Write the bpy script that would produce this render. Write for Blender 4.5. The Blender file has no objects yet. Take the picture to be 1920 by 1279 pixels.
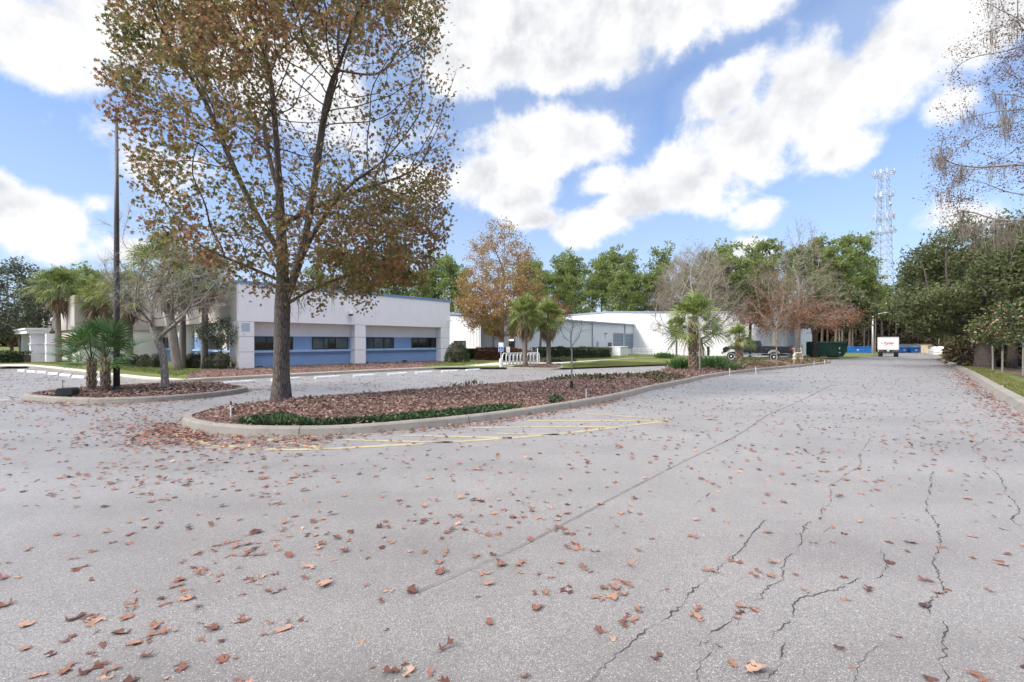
import bpy, bmesh, math, random
import numpy as np
from mathutils import Vector, Matrix

# ------------------------------------------------------------------ basics
SC = bpy.context.scene
COL = SC.collection
FPX, CX, CY, H = 853.0, 960.0, 640.0, 1.7          # focal length in photo pixels, centre, eye height
ANG = math.atan2(1640 - CX, FPX)                   # heading of the road
D = np.array([math.sin(ANG), math.cos(ANG)])       # along the road, away
N = np.array([math.cos(ANG), -math.sin(ANG)])      # to the right of the road
ROADROT = math.atan2(D[1], D[0])

def g(x, y):
    """height of the ground: it falls gently away along the road"""
    t = x * D[0] + y * D[1]
    t = np.minimum(t, 112.0)
    s = np.maximum(t - 14.0, 0.0)
    return -0.0115 * (s - 4.0 * (1 - np.exp(-s / 4.0)))

def G(px, py):
    """ground point seen at photo pixel"""
    Y = 20.0
    for _ in range(60):
        X = (px - CX) / FPX * Y
        Y = 0.5 * Y + 0.5 * (H - float(g(X, Y))) * FPX / (py - CY)
    return np.array([(px - CX) / FPX * Y, Y])

def GV(px, py, dz=0.0):
    p = G(px, py)
    return Vector((p[0], p[1], float(g(p[0], p[1])) + dz))

def at_depth(px, Y):
    x = (px - CX) / FPX * Y
    return Vector((x, Y, float(g(x, Y))))

def tag(o, label=None, cat=None, group=None, kind=None):
    if label: o['label'] = label
    if cat: o['category'] = cat
    if group: o['group'] = group
    if kind: o['kind'] = kind
    return o

def thing(name, label, cat, loc=(0, 0, 0), rz=0.0, group=None, scale=1.0):
    o = bpy.data.objects.new(name, None)
    COL.objects.link(o)
    o.location = loc
    o.rotation_euler = (0, 0, rz)
    o.scale = (scale,) * 3
    return tag(o, label, cat, group)

def copy_thing(src, loc, rz=0.0, scale=1.0, label=None, group=None):
    c = src.copy(); COL.objects.link(c)
    c.location = loc; c.rotation_euler = (0, 0, rz)
    c.scale = scale if isinstance(scale, tuple) else (scale,) * 3
    if label: c['label'] = label
    if group: c['group'] = group
    for ch in src.children:
        k = ch.copy(); COL.objects.link(k); k.parent = c
        for gch in ch.children:
            q = gch.copy(); COL.objects.link(q); q.parent = k
    return c

def link_mesh(name, me, mat=None, parent=None, smooth=False):
    o = bpy.data.objects.new(name, me)
    COL.objects.link(o)
    if mat is not None and not me.materials: me.materials.append(mat)
    if parent is not None: o.parent = parent
    if smooth: me.polygons.foreach_set('use_smooth', np.ones(len(me.polygons), dtype=bool))
    return o

def np_mesh(name, V, faces):
    """V: N x 3 array, faces: list of M x k int arrays"""
    me = bpy.data.meshes.new(name)
    V = np.asarray(V, dtype=np.float32)
    me.vertices.add(len(V)); me.vertices.foreach_set('co', V.ravel())
    faces = [np.asarray(f, dtype=np.int32) for f in faces if len(f)]
    nl = sum(f.size for f in faces); npoly = sum(len(f) for f in faces)
    me.loops.add(nl); me.loops.foreach_set('vertex_index', np.concatenate([f.ravel() for f in faces]))
    me.polygons.add(npoly)
    starts, s = [], 0
    for f in faces:
        starts.append(s + np.arange(len(f), dtype=np.int32) * f.shape[1]); s += f.size
    me.polygons.foreach_set('loop_start', np.concatenate(starts).astype(np.int32))
    me.update(calc_edges=True)
    return me

class MB:
    """collects simple shapes into ONE mesh"""
    def __init__(s): s.v, s.f = [], []
    def add(s, vs, fs):
        b = len(s.v); s.v.extend([tuple(map(float, v)) for v in vs]); s.f.extend([tuple(i + b for i in f) for f in fs]); return s
    def box(s, x0, x1, y0, y1, z0, z1):
        v = [(x0, y0, z0), (x1, y0, z0), (x1, y1, z0), (x0, y1, z0), (x0, y0, z1), (x1, y0, z1), (x1, y1, z1), (x0, y1, z1)]
        return s.add(v, [(0, 3, 2, 1), (4, 5, 6, 7), (0, 1, 5, 4), (1, 2, 6, 5), (2, 3, 7, 6), (3, 0, 4, 7)])
    def obox(s, c, size, M=None):
        sx, sy, sz = size[0] / 2, size[1] / 2, size[2] / 2
        v = [Vector(p) for p in ((-sx, -sy, -sz), (sx, -sy, -sz), (sx, sy, -sz), (-sx, sy, -sz), (-sx, -sy, sz), (sx, -sy, sz), (sx, sy, sz), (-sx, sy, sz))]
        if M is not None: v = [M @ p for p in v]
        c = Vector(c)
        return s.add([p + c for p in v], [(0, 3, 2, 1), (4, 5, 6, 7), (0, 1, 5, 4), (1, 2, 6, 5), (2, 3, 7, 6), (3, 0, 4, 7)])
    def tube(s, pts, radii, n=8, caps=True):
        pts = [Vector(p) for p in pts]
        if not hasattr(radii, '__len__'): radii = [radii] * len(pts)
        b = len(s.v); up = None
        for i, p in enumerate(pts):
            t = (pts[min(i + 1, len(pts) - 1)] - pts[max(i - 1, 0)])
            t = t.normalized() if t.length > 1e-9 else Vector((0, 0, 1))
            if up is None:
                a = Vector((1, 0, 0)) if abs(t.x) < 0.9 else Vector((0, 1, 0))
            else: a = up
            u = (a - t * a.dot(t))
            u = u.normalized() if u.length > 1e-6 else t.orthogonal().normalized()
            w = t.cross(u); up = u
            for k in range(n):
                th = 2 * math.pi * k / n
                q = p + (u * math.cos(th) + w * math.sin(th)) * radii[i]
                s.v.append((q.x, q.y, q.z))
        for i in range(len(pts) - 1):
            for k in range(n):
                k2 = (k + 1) % n
                s.f.append((b + i * n + k, b + i * n + k2, b + (i + 1) * n + k2, b + (i + 1) * n + k))
        if caps:
            s.f.append(tuple(b + k for k in reversed(range(n))))
            e = b + (len(pts) - 1) * n
            s.f.append(tuple(e + k for k in range(n)))
        return s
    def lathe(s, prof, n=16, c=(0, 0, 0), axis='z'):
        b = len(s.v)
        for r, z in prof:
            for k in range(n):
                th = 2 * math.pi * k / n
                x, y = r * math.cos(th), r * math.sin(th)
                q = (x, y, z) if axis == 'z' else ((x, z, y) if axis == 'y' else (z, x, y))
                s.v.append((c[0] + q[0], c[1] + q[1], c[2] + q[2]))
        for i in range(len(prof) - 1):
            for k in range(n):
                k2 = (k + 1) % n
                s.f.append((b + i * n + k, b + i * n + k2, b + (i + 1) * n + k2, b + (i + 1) * n + k))
        s.f.append(tuple(b + k for k in reversed(range(n))))
        e = b + (len(prof) - 1) * n
        s.f.append(tuple(e + k for k in range(n)))
        return s
    def prism(s, poly, y0, y1, plane='xz'):
        """extrude a 2-D outline; plane xz -> along y, xy -> along z, yz -> along x"""
        n = len(poly)
        def P(a, b_, c): return (a, c, b_) if plane == 'xz' else ((a, b_, c) if plane == 'xy' else (c, a, b_))
        v = [P(a, b_, y0) for a, b_ in poly] + [P(a, b_, y1) for a, b_ in poly]
        f = [tuple(range(n)), tuple(range(2 * n - 1, n - 1, -1))] + [(i, (i + 1) % n + 0, (i + 1) % n + n, i + n)[::-1] for i in range(n)]
        return s.add(v, f)
    def build(s, name, mat, parent=None, smooth=False, bevel=0.0, loc=None, fix=True):
        me = bpy.data.meshes.new(name)
        me.from_pydata(s.v, [], s.f)
        if fix:
            bm = bmesh.new(); bm.from_mesh(me)
            bmesh.ops.recalc_face_normals(bm, faces=bm.faces)
            if bevel > 0:
                es = [e for e in bm.edges if len(e.link_faces) == 2 and e.calc_face_angle(0) > 0.6]
                bmesh.ops.bevel(bm, geom=es, offset=bevel, segments=2, affect='EDGES', profile=0.6)
            bm.to_mesh(me); bm.free()
        me.update()
        o = link_mesh(name, me, mat, parent, smooth)
        if loc is not None: o.location = loc
        return o

def gear(o, **kw): return tag(o, **kw)

# ------------------------------------------------------------------ materials
MATS = {}
class NT:
    def __init__(s, name):
        s.m = bpy.data.materials.new(name); s.m.use_nodes = True
        s.t = s.m.node_tree; s.t.nodes.clear()
        s.out = s.n('ShaderNodeOutputMaterial')
        s._oc = None
    def n(s, typ, **kw):
        nd = s.t.nodes.new(typ)
        for k, v in kw.items(): setattr(nd, k, v)
        return nd
    def l(s, a, b): s.t.links.new(a, b)
    def coord(s, scale=(1, 1, 1), kind='Object'):
        if s._oc is None: s._oc = s.n('ShaderNodeTexCoord')
        if scale == (1, 1, 1): return s._oc.outputs[kind]
        mp = s.n('ShaderNodeMapping'); mp.inputs['Scale'].default_value = scale
        s.l(s._oc.outputs[kind], mp.inputs[0]); return mp.outputs[0]
    def noise(s, scale, detail=4, rough=0.55, vec=None, dist=0.0):
        nd = s.n('ShaderNodeTexNoise'); nd.inputs['Scale'].default_value = scale
        nd.inputs['Detail'].default_value = detail; nd.inputs['Roughness'].default_value = rough
        nd.inputs['Distortion'].default_value = dist
        s.l(vec if vec is not None else s.coord(), nd.inputs['Vector']); return nd.outputs['Fac']
    def ramp(s, fac, stops, interp='LINEAR'):
        r = s.n('ShaderNodeValToRGB'); r.color_ramp.interpolation = interp
        el = r.color_ramp.elements
        while len(el) > 1: el.remove(el[-1])
        el[0].position = stops[0][0]; el[0].color = tuple(stops[0][1]) + (1,)
        for p, c in stops[1:]:
            e = el.new(p); e.color = tuple(c) + (1,)
        s.l(fac, r.inputs[0]); return r.outputs[0]
    def val(s, fac, a, b, c, d):
        m = s.n('ShaderNodeMapRange'); m.inputs[1].default_value = a; m.inputs[2].default_value = b
        m.inputs[3].default_value = c; m.inputs[4].default_value = d
        s.l(fac, m.inputs[0]); return m.outputs[0]
    def math(s, op, a, b=None, c=None):
        m = s.n('ShaderNodeMath', operation=op)
        for i, x in enumerate((a, b, c)):
            if x is None: continue
            if isinstance(x, (int, float)): m.inputs[i].default_value = x
            else: s.l(x, m.inputs[i])
        return m.outputs[0]
    def mix(s, fac, a, b, mode='MIX'):
        m = s.n('ShaderNodeMix', data_type='RGBA', blend_type=mode)
        if isinstance(fac, (int, float)): m.inputs[0].default_value = fac
        else: s.l(fac, m.inputs[0])
        for i, x in ((6, a), (7, b)):
            if isinstance(x, (tuple, list)): m.inputs[i].default_value = tuple(x) + (1,)
            else: s.l(x, m.inputs[i])
        return m.outputs[2]
    def bsdf(s, col, rough=0.7, metal=0.0, spec=0.5, **kw):
        b = s.n('ShaderNodeBsdfPrincipled')
        if isinstance(col, (tuple, list)): b.inputs['Base Color'].default_value = tuple(col) + (1,)
        else: s.l(col, b.inputs['Base Color'])
        if isinstance(rough, (int, float)): b.inputs['Roughness'].default_value = rough
        else: s.l(rough, b.inputs['Roughness'])
        b.inputs['Metallic'].default_value = metal
        b.inputs['Specular IOR Level'].default_value = spec
        for k, v in kw.items(): b.inputs[k].default_value = v
        return b
    def bump(s, b, h, strength=0.3, dist=0.02):
        n = s.n('ShaderNodeBump'); n.inputs['Strength'].default_value = strength; n.inputs['Distance'].default_value = dist
        s.l(h, n.inputs['Height']); s.l(n.outputs[0], b.inputs['Normal'])
    def done(s, b):
        s.l(b.outputs[0], s.out.inputs[0]); return s.m

def paint(name, col, rough=0.6, var=0.08, metal=0.0, scale=3.0, spec=0.5, coat=0.0):
    """painted or plain surface with slight uneven tone and dirt"""
    t = NT(name)
    f = t.noise(scale, 6, 0.65)
    f2 = t.noise(scale * 9, 3, 0.6)
    k = t.math('ADD', t.math('MULTIPLY', f, 0.75), t.math('MULTIPLY', f2, 0.25))
    lo = tuple(c * (1 - var * 2) for c in col); hi = tuple(min(1, c * (1 + var)) for c in col)
    c = t.ramp(k, [(0.3, lo), (0.5, col), (0.72, hi)])
    b = t.bsdf(c, t.val(f2, 0.3, 0.7, rough * 0.85, min(1, rough * 1.15)), metal, spec)
    if coat: b.inputs['Coat Weight'].default_value = coat
    t.bump(b, f2, 0.08, 0.004)
    return t.done(b)

def leafmat(name, stops, nscale=0.6, rand=0.6, trans=0.25, rough=0.55, spec=0.3, jit=0.25):
    """leaves: colour varies from leaf to leaf and from clump to clump"""
    t = NT(name)
    geo = t.n('ShaderNodeNewGeometry')
    r = geo.outputs['Random Per Island']
    no = t.noise(nscale, 3, 0.6)
    no = t.val(no, 0.3, 0.7, 0.0, 1.0)
    f = t.math('ADD', t.math('MULTIPLY', r, rand), t.math('MULTIPLY', no, 1 - rand))
    c = t.ramp(f, stops)
    r2 = t.math('FRACT', t.math('MULTIPLY', r, 17.31))
    hs = t.n('ShaderNodeHueSaturation'); t.l(c, hs.inputs['Color']); t.l(t.val(r2, 0, 1, 1 - jit, 1 + jit), hs.inputs['Value'])
    b = t.bsdf(hs.outputs[0], rough, 0, spec)
    if trans > 0:
        tr = t.n('ShaderNodeBsdfTranslucent'); t.l(hs.outputs[0], tr.inputs[0])
        m = t.n('ShaderNodeMixShader'); m.inputs[0].default_value = trans
        t.l(b.outputs[0], m.inputs[1]); t.l(tr.outputs[0], m.inputs[2])
        t.l(m.outputs[0], t.out.inputs[0]); return t.m
    return t.done(b)

def barkmat(name, dark, light, sc=6.0, stretch=0.18, bump=0.6):
    t = NT(name)
    v = t.coord((1, 1, stretch))
    f = t.noise(sc * 2.2, 8, 0.7, v, 0.6)
    f2 = t.noise(sc * 0.35, 3, 0.5)
    vor = t.n('ShaderNodeTexVoronoi', feature='DISTANCE_TO_EDGE'); vor.inputs['Scale'].default_value = sc * 2.5
    t.l(v, vor.inputs['Vector'])
    e = t.val(vor.outputs['Distance'], 0.0, 0.25, 0.0, 1.0)
    k = t.math('ADD', t.math('MULTIPLY', f, 0.55), t.math('MULTIPLY', t.math('MULTIPLY', e, f), 0.6))
    c = t.ramp(k, [(0.22, dark), (0.45, tuple((a + b) / 2 for a, b in zip(dark, light))), (0.75, light)])
    c = t.mix(t.val(f2, 0.45, 0.7, 0, 0.45), c, tuple(x * 0.75 for x in light))
    b = t.bsdf(c, 0.9, 0, 0.2)
    t.bump(b, k, bump, 0.03)
    return t.done(b)
# ------------------------------------------------------------------ vegetation
def unit(a):
    return a / np.maximum(np.linalg.norm(a, axis=-1, keepdims=True), 1e-9)

def noise3(seed, freq, octaves=3):
    r = np.random.default_rng(seed)
    W = [(unit(r.normal(size=(9, 3))) * freq * (1.9 ** o) * r.uniform(0.7, 1.3, (9, 1)), r.uniform(0, 6.28, 9), 0.6 ** o) for o in range(octaves)]
    def f(P):
        s = 0
        for w, ph, a in W: s = s + a * np.sin(P @ w.T + ph).sum(1) / 3.0
        return s
    return f

def colonize(rng, att, nodes, parents, step, di, dk, iters=120, bias=(0, 0, 0.05), wig=0.25, maxkids=3):
    nodes = [np.array(p, float) for p in nodes]; parents = list(parents)
    kids = [0] * len(nodes)
    for i, p in enumerate(parents):
        if p >= 0: kids[p] += 1
    P = np.array(nodes)
    d = np.linalg.norm(att[:, None, :] - P[None], axis=2)
    near = d.argmin(1); nd = d.min(1); alive = nd > dk
    bias = np.array(bias)
    for _ in range(iters):
        act = np.where(alive & (nd < di))[0]
        if len(act) == 0: break
        acc = {}
        dirs = unit(att[act] - np.array(nodes)[near[act]])
        S = np.zeros((len(nodes), 3)); np.add.at(S, near[act], dirs)
        src = np.unique(near[act])
        new = []
        for i in src:
            if kids[i] >= maxkids: continue
            v = S[i] / (np.linalg.norm(S[i]) + 1e-9) + bias + rng.normal(size=3) * wig
            v /= np.linalg.norm(v) + 1e-9
            q = nodes[i] + v * step
            new.append((i, q)); kids[i] += 1
        if not new: break
        base = len(nodes)
        for i, q in new:
            nodes.append(q); parents.append(i); kids.append(0)
        Q = np.array([q for _, q in new])
        dd = np.linalg.norm(att[:, None, :] - Q[None], axis=2)
        m = dd.argmin(1); mv = dd.min(1)
        up = mv < nd
        nd[up] = mv[up]; near[up] = base + m[up]
        alive &= nd > dk
    return np.array(nodes), np.array(parents)

def pipe_radii(parents, tip, e=2.3, extra=None):
    n = len(parents); acc = np.zeros(n); r = np.zeros(n)
    for i in range(n - 1, -1, -1):
        r[i] = max(tip, acc[i] ** (1 / e))
        if parents[i] >= 0: acc[parents[i]] += r[i] ** e
    return r

def chains_of(nodes, parents, r):
    n = len(parents); ch = [[] for _ in range(n)]
    for i, p in enumerate(parents):
        if p >= 0: ch[p].append(i)
    out = []; stack = [(0, None)]
    while stack:
        i, start = stack.pop()
        c = ([start] if start is not None else []) + [i]
        while ch[i]:
            k = max(ch[i], key=lambda q: r[q])
            for q in ch[i]:
                if q != k: stack.append((q, i))
            c.append(k); i = k
        out.append(c)
    return out

def wood(mb, nodes, parents, r, relax=2, cap_r=None):
    pos = nodes.copy()
    ch = chains_of(nodes, parents, r)
    for _ in range(relax):
        for c in ch:
            if len(c) > 2:
                a = pos[c]; a[1:-1] = 0.5 * a[1:-1] + 0.25 * (a[:-2] + a[2:]); pos[c[1:-1]] = a[1:-1]
    for c in ch:
        if len(c) < 2: continue
        rr = [r[i] for i in c]
        if len(c) > 1 and parents[c[1]] == c[0] and rr[0] > rr[1] * 1.3: rr[0] = rr[1] * 1.15
        rr[-1] *= 0.5
        R = max(rr)
        k = 12 if R > 0.1 else (7 if R > 0.035 else (4 if R > 0.012 else 3))
        mb.tube([pos[i] for i in c], rr, k, caps=False)
    return pos

def env_points(rng, n, prof, clump=None, thr=0.0, off=(0, 0), squash=(1, 1), shell=0.0):
    """points inside a surface of revolution prof=[(z,r),...], thinned by a clump field"""
    z = np.array([p[0] for p in prof]); r = np.array([p[1] for p in prof])
    out = []
    tot = 0
    while tot < n:
        zz = rng.uniform(z[0], z[-1], 4 * n); rm = np.interp(zz, z, r)
        keep = rng.uniform(0, 1, 4 * n) < (rm / r.max()) ** 2
        zz = zz[keep]; rm = rm[keep]
        q = np.sqrt(rng.uniform(shell, 1, len(zz))) * rm; a = rng.uniform(0, 6.2832, len(zz))
        P = np.stack([off[0] + squash[0] * q * np.cos(a), off[1] + squash[1] * q * np.sin(a), zz], 1)
        if clump is not None: P = P[clump(P) > thr]
        out.append(P); tot += len(P)
    return np.concatenate(out)[:n]

LEAF = (np.array([(0, 0, 0), (-.3, .5, .07), (0, .52, -.02), (.3, .5, .07), (0, 1, -.08)]), [np.array([(0, 2, 4, 1), (0, 3, 4, 2)])])
LOBED = (np.array([(0, 0, 0), (-.12, .2, .02), (-.42, .36, .1), (-.16, .5, .03), (-.38, .74, .1), (-.1, .78, .02), (0, 1.05, -.06),
                   (.1, .78, .02), (.38, .74, .1), (.16, .5, .03), (.42, .36, .1), (.12, .2, .02), (0, .5, -.03)]),
         [np.array([(12, 0, 1), (12, 1, 2), (12, 2, 3), (12, 3, 4), (12, 4, 5), (12, 5, 6), (12, 6, 7), (12, 7, 8), (12, 8, 9), (12, 9, 10), (12, 10, 11), (12, 11, 0)])])
NEEDLE = (np.array([(-.05, 0, 0), (.05, 0, 0), (.04, .6, .03), (-.04, .6, .03), (0, 1, -.02)]), [np.array([(0, 1, 2, 3)]), np.array([(3, 2, 4)])])
SPRAY = (np.array([(0, 0, 0), (-.36, .3, .05), (-.12, .45, 0), (-.3, .8, .04), (0, 1, -.05), (.28, .72, .05), (.1, .42, 0), (.34, .25, .03)]),
         [np.array([(0, 2, 1), (0, 6, 2), (0, 7, 6), (2, 4, 3), (6, 5, 4), (2, 6, 4)])])

def scatter(rng, P, size, tmpl=LEAF, axis=None, axis_jit=1.0, down=0.0, flat=None):
    """one small leaf shape per point; returns V, faces"""
    T, FS = tmpl
    n = len(P)
    a = rng.normal(size=(n, 3)) * axis_jit
    if axis is not None: a = a + axis
    a[:, 2] -= down
    a = unit(a)
    ref = rng.normal(size=(n, 3))
    if flat is not None: ref = ref * (1 - flat) + np.array([0, 0, 1.0]) * flat
    b = unit(np.cross(a, ref)); c = np.cross(b, a)
    s = (np.asarray(size) if np.ndim(size) else np.full(n, size))[:, None, None]
    V = P[:, None, :] + s * (T[None, :, 0, None] * b[:, None] + T[None, :, 1, None] * a[:, None] + T[None, :, 2, None] * c[:, None])
    off = (np.arange(n) * len(T))[:, None, None]
    return V.reshape(-1, 3), [(f[None] + off).reshape(-1, f.shape[1]) for f in FS]

def leaf_mesh(name, parts):
    V, F, b = [], {}, 0
    for v, fs in parts:
        V.append(v)
        for f in fs: F.setdefault(f.shape[1], []).append(f + b)
        b += len(v)
    return np_mesh(name, np.concatenate(V), [np.concatenate(x) for x in F.values()])

def twig_strips(rng, P, axis, length, width, k=3, spread=0.7, droop=0.0):
    """thin bare twigs fanned out from points: each a narrow folded strip"""
    T = (np.array([(-.5, 0, 0), (.5, 0, 0), (0, 0, .5), (-.12, 1, 0), (.12, 1, 0), (0, 1, .15)]), [np.array([(0, 1, 4, 3), (1, 2, 5, 4), (2, 0, 3, 5)])])
    Q = np.repeat(P, k, 0); A = np.repeat(unit(axis), k, 0) + rng.normal(size=(len(P) * k, 3)) * spread
    A[:, 2] -= droop; A = unit(A)
    L = length * rng.uniform(0.5, 1.2, len(Q))
    b = unit(np.cross(A, rng.normal(size=A.shape))); c = np.cross(b, A)
    t = T[0]
    V = Q[:, None] + width * (t[None, :, 0, None] * b[:, None] + t[None, :, 2, None] * c[:, None]) + L[:, None, None] * t[None, :, 1, None] * A[:, None]
    off = (np.arange(len(Q)) * 6)[:, None, None]
    return V.reshape(-1, 3), [(f[None] + off).reshape(-1, 4) for f in T[1]], Q + A * L[:, None], A

def merge_into(mb, V, FS):
    mb.add(V, [tuple(int(i) for i in q) for f in FS for q in f])

def broad_tree(t, seed, att, trunk, step, di, dk, tip, e, trunk_r, bark, leaf=None, nleaf=0, spread=0.25, lsize=(0.08, 0.13), tmpl=LEAF,
               bias=(0, 0, .05), wig=0.25, down=0.3, twigs=0, twl=0.3, tww=0.006, leafthr=2.2, leaf_clump=None, lthr=-9, flare=1.0, flat=None, twdroop=0.0, maxkids=3, crown_name='crown', leaf_z=None, relax=3, twig_mat=None):
    """one tree under the Empty t: a trunk with limbs, a crown of leaves"""
    rng = np.random.default_rng(seed)
    tr = [np.array(p, float) for p in trunk]
    nodes, par = colonize(rng, att, tr, [-1] + list(range(len(tr) - 1)), step, di, dk, 140, bias, wig, maxkids)
    r = pipe_radii(par, tip, e)
    k = trunk_r / r[0]
    if k < 1 or True:
        w = np.clip((r - tip) / max(r[0] - tip, 1e-6), 0, 1)
        r = r * (1 + (k - 1) * w ** 0.6)
    for i in range(len(tr)):
        z = tr[i][2]
        r[i] *= 1 + flare * math.exp(-z / (0.9 * trunk_r + 0.02))
    mb = MB(); pos = wood(mb, nodes, par, r, relax)
    tips = np.where((r < tip * leafthr) & (np.arange(len(r)) >= len(tr)))[0]
    ax = unit(pos[tips] - pos[par[tips]])
    LP = pos[tips]
    if twigs:
        V, FS, ends, A = twig_strips(rng, pos[tips], ax, twl, tww, twigs, 0.55, twdroop)
        if twig_mat is None: merge_into(mb, V, FS)
        else: link_mesh('crown', leaf_mesh('crown', [(V, FS)]), twig_mat, t)
        LP = np.concatenate([LP, ends])
    mb.build('trunk', bark, t, smooth=True, fix=False)
    if leaf is not None and nleaf:
        if leaf_z is not None:
            LP = LP[rng.uniform(0, 1, len(LP)) < leaf_z(LP)]
        idx = rng.integers(0, len(LP), nleaf)
        P = LP[idx] + rng.normal(size=(nleaf, 3)) * spread * np.array([1, 1, .8])
        if leaf_clump is not None: P = P[leaf_clump(P) > lthr]
        V, FS = scatter(rng, P, rng.uniform(*lsize, len(P)), tmpl, down=down, flat=flat)
        link_mesh(crown_name, leaf_mesh(crown_name, [(V, FS)]), leaf, t)
    return pos, r, par

# ---- fan palms
def fan(V, F3, F4, rng, o, az, el, plen, R, nl, droop, span=2.5, fold=0.25, pw=0.016, bend=0.5, roll=0.3, wide=0.95):
    out = np.array([math.cos(az), math.sin(az), 0.0]); up = np.array([0, 0, 1.0]); L = np.cross(up, out)
    pts = []; n = 5
    for i in range(n + 1):
        s = i / n; a = el - bend * s * s
        p = (pts[-1] + (plen / n) * (math.cos(a) * out + math.sin(a) * up)) if pts else np.array(o, float)
        pts.append(p)
    a = el - bend * 1.05
    # petiole: a flat three-sided stalk
    b = len(V)
    for i, p in enumerate(pts):
        w = pw * (1.3 - 0.6 * i / n)
        V.extend([p - L * w, p + L * w, p + up * w * 0.8])
    for i in range(n):
        q = b + 3 * i
        F4.extend([(q, q + 1, q + 4, q + 3), (q + 1, q + 2, q + 5, q + 4), (q + 2, q, q + 3, q + 5)])
    T = math.cos(a) * out + math.sin(a) * up; Nn = np.cross(T, L); Nn = Nn if Nn[2] > 0 else -Nn
    c = pts[-1]
    tilt = rng.normal() * roll
    L2 = L * math.cos(tilt) + Nn * math.sin(tilt); N2 = np.cross(T, L2); N2 = N2 if N2 @ Nn > 0 else -N2
    dth = 2 * span / nl
    for k in range(nl):
        th = -span + (k + 0.5) * dth + rng.normal() * 0.02
        ln = R * (0.68 + 0.32 * math.cos(th * 0.62)) * rng.uniform(0.9, 1.06)
        d = math.cos(th) * T + math.sin(th) * L2 + N2 * (fold * abs(math.sin(th)) + 0.05 * (1 if k % 2 else -1))
        d = d / np.linalg.norm(d)
        side = np.cross(N2, d); side /= np.linalg.norm(side) + 1e-9
        w = ln * math.sin(dth / 2) * wide
        p0 = c + d * ln * 0.06
        p1 = c + d * ln * 0.45; p2 = c + d * ln * 0.78 + up * (-droop * ln * 0.22); p3 = c + d * ln * 0.96 + up * (-droop * ln * rng.uniform(0.4, 0.7))
        b = len(V)
        V.extend([p0 - side * w * .25, p0 + side * w * .25, p1 - side * w * .55, p1 + side * w * .55, p2 - side * w * .38, p2 + side * w * .38, p3])
        F4.extend([(b, b + 1, b + 3, b + 2), (b + 2, b + 3, b + 5, b + 4)]); F3.append((b + 4, b + 5, b + 6))

def palm(t, seed, h, tr, R, nf, green, dead, bark, plen=0.9, dead_n=0, boots=0.0, nl=22, droop=0.8, emin=-0.9, emax=1.35, span=2.4, lean=0.0, boot_r=0.1, bend=(.05, .3), fold=.3, roll=.3, wide=.9, vary=(.8, 1.15)):
    rng = np.random.default_rng(seed)
    mb = MB(); pts, rr = [], []
    nseg = max(6, int(h / 0.25)); ph = rng.uniform(0, 6)
    for i in range(nseg + 1):
        s = i / nseg
        pts.append((lean * s * s + 0.03 * math.sin(3 * s + ph), 0.03 * math.cos(2.3 * s + ph), h * s - (0.15 if i == 0 else 0)))
        rr.append(tr * (1.25 if i == 0 else (1.0 - 0.12 * s + rng.uniform(-.04, .04))))
    mb.tube(pts, rr, 12)
    if boots > 0:                                         # old leaf bases, criss-cross
        z0 = h * (1 - boots); nrow = max(4, int((h - z0) / 0.13))
        for i in range(nrow):
            z = z0 + (h - z0) * (i + 0.3) / nrow
            for k in range(6):
                a = (k + 0.5 * (i % 2)) * 6.2832 / 6 + rng.normal() * 0.1
                o = Vector((math.cos(a), math.sin(a), 0)); s = Vector((-math.sin(a), math.cos(a), 0))
                cx = Vector((lean * (z / h) ** 2, 0, z))
                for sg in (-1, 1):
                    p0 = cx + o * tr * 0.9 + s * sg * 0.05
                    p1 = cx + o * (tr + boot_r * 0.7) - s * sg * 0.03 + Vector((0, 0, 0.12))
                    p2 = cx + o * (tr + boot_r * rng.uniform(.9, 1.5)) - s * sg * 0.05 + Vector((0, 0, 0.2 + rng.uniform(0, .08)))
                    mb.tube([p0, p1, p2], [0.035, 0.028, 0.014], 4)
    mb.build('trunk', bark, t, smooth=True, fix=False)
    top = np.array([lean, 0, h])
    V, F3, F4 = [], [], []
    for i in range(nf):
        s = (i + 0.5) / nf
        el = emin + (emax - emin) * (s ** 0.75)
        az = i * 2.39996 + rng.normal() * 0.2
        fan(V, F3, F4, rng, top + np.array([0, 0, 0.25 * s - 0.1]), az, el, plen * rng.uniform(*vary), R * rng.uniform(.85, 1.1), nl, droop * rng.uniform(.6, 1.3), span, fold, bend=bend[0] + bend[1] * rng.uniform(), roll=roll, wide=wide)
    link_mesh('crown', np_mesh('crown', np.array(V), [np.array(F3), np.array(F4)]), green, t)
    if dead_n:
        V, F3, F4 = [], [], []
        for i in range(dead_n):
            fan(V, F3, F4, rng, top - np.array([0, 0, rng.uniform(0.1, 0.5)]), i * 2.39996, rng.uniform(-1.35, -0.6), plen * rng.uniform(.5, .8), R * rng.uniform(.6, .85), 14, 1.2, 1.9, 0.5, bend=0.5)
        link_mesh('dead_fronds', np_mesh('dead_fronds', np.array(V), [np.array(F3), np.array(F4)]), dead, t)

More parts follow.
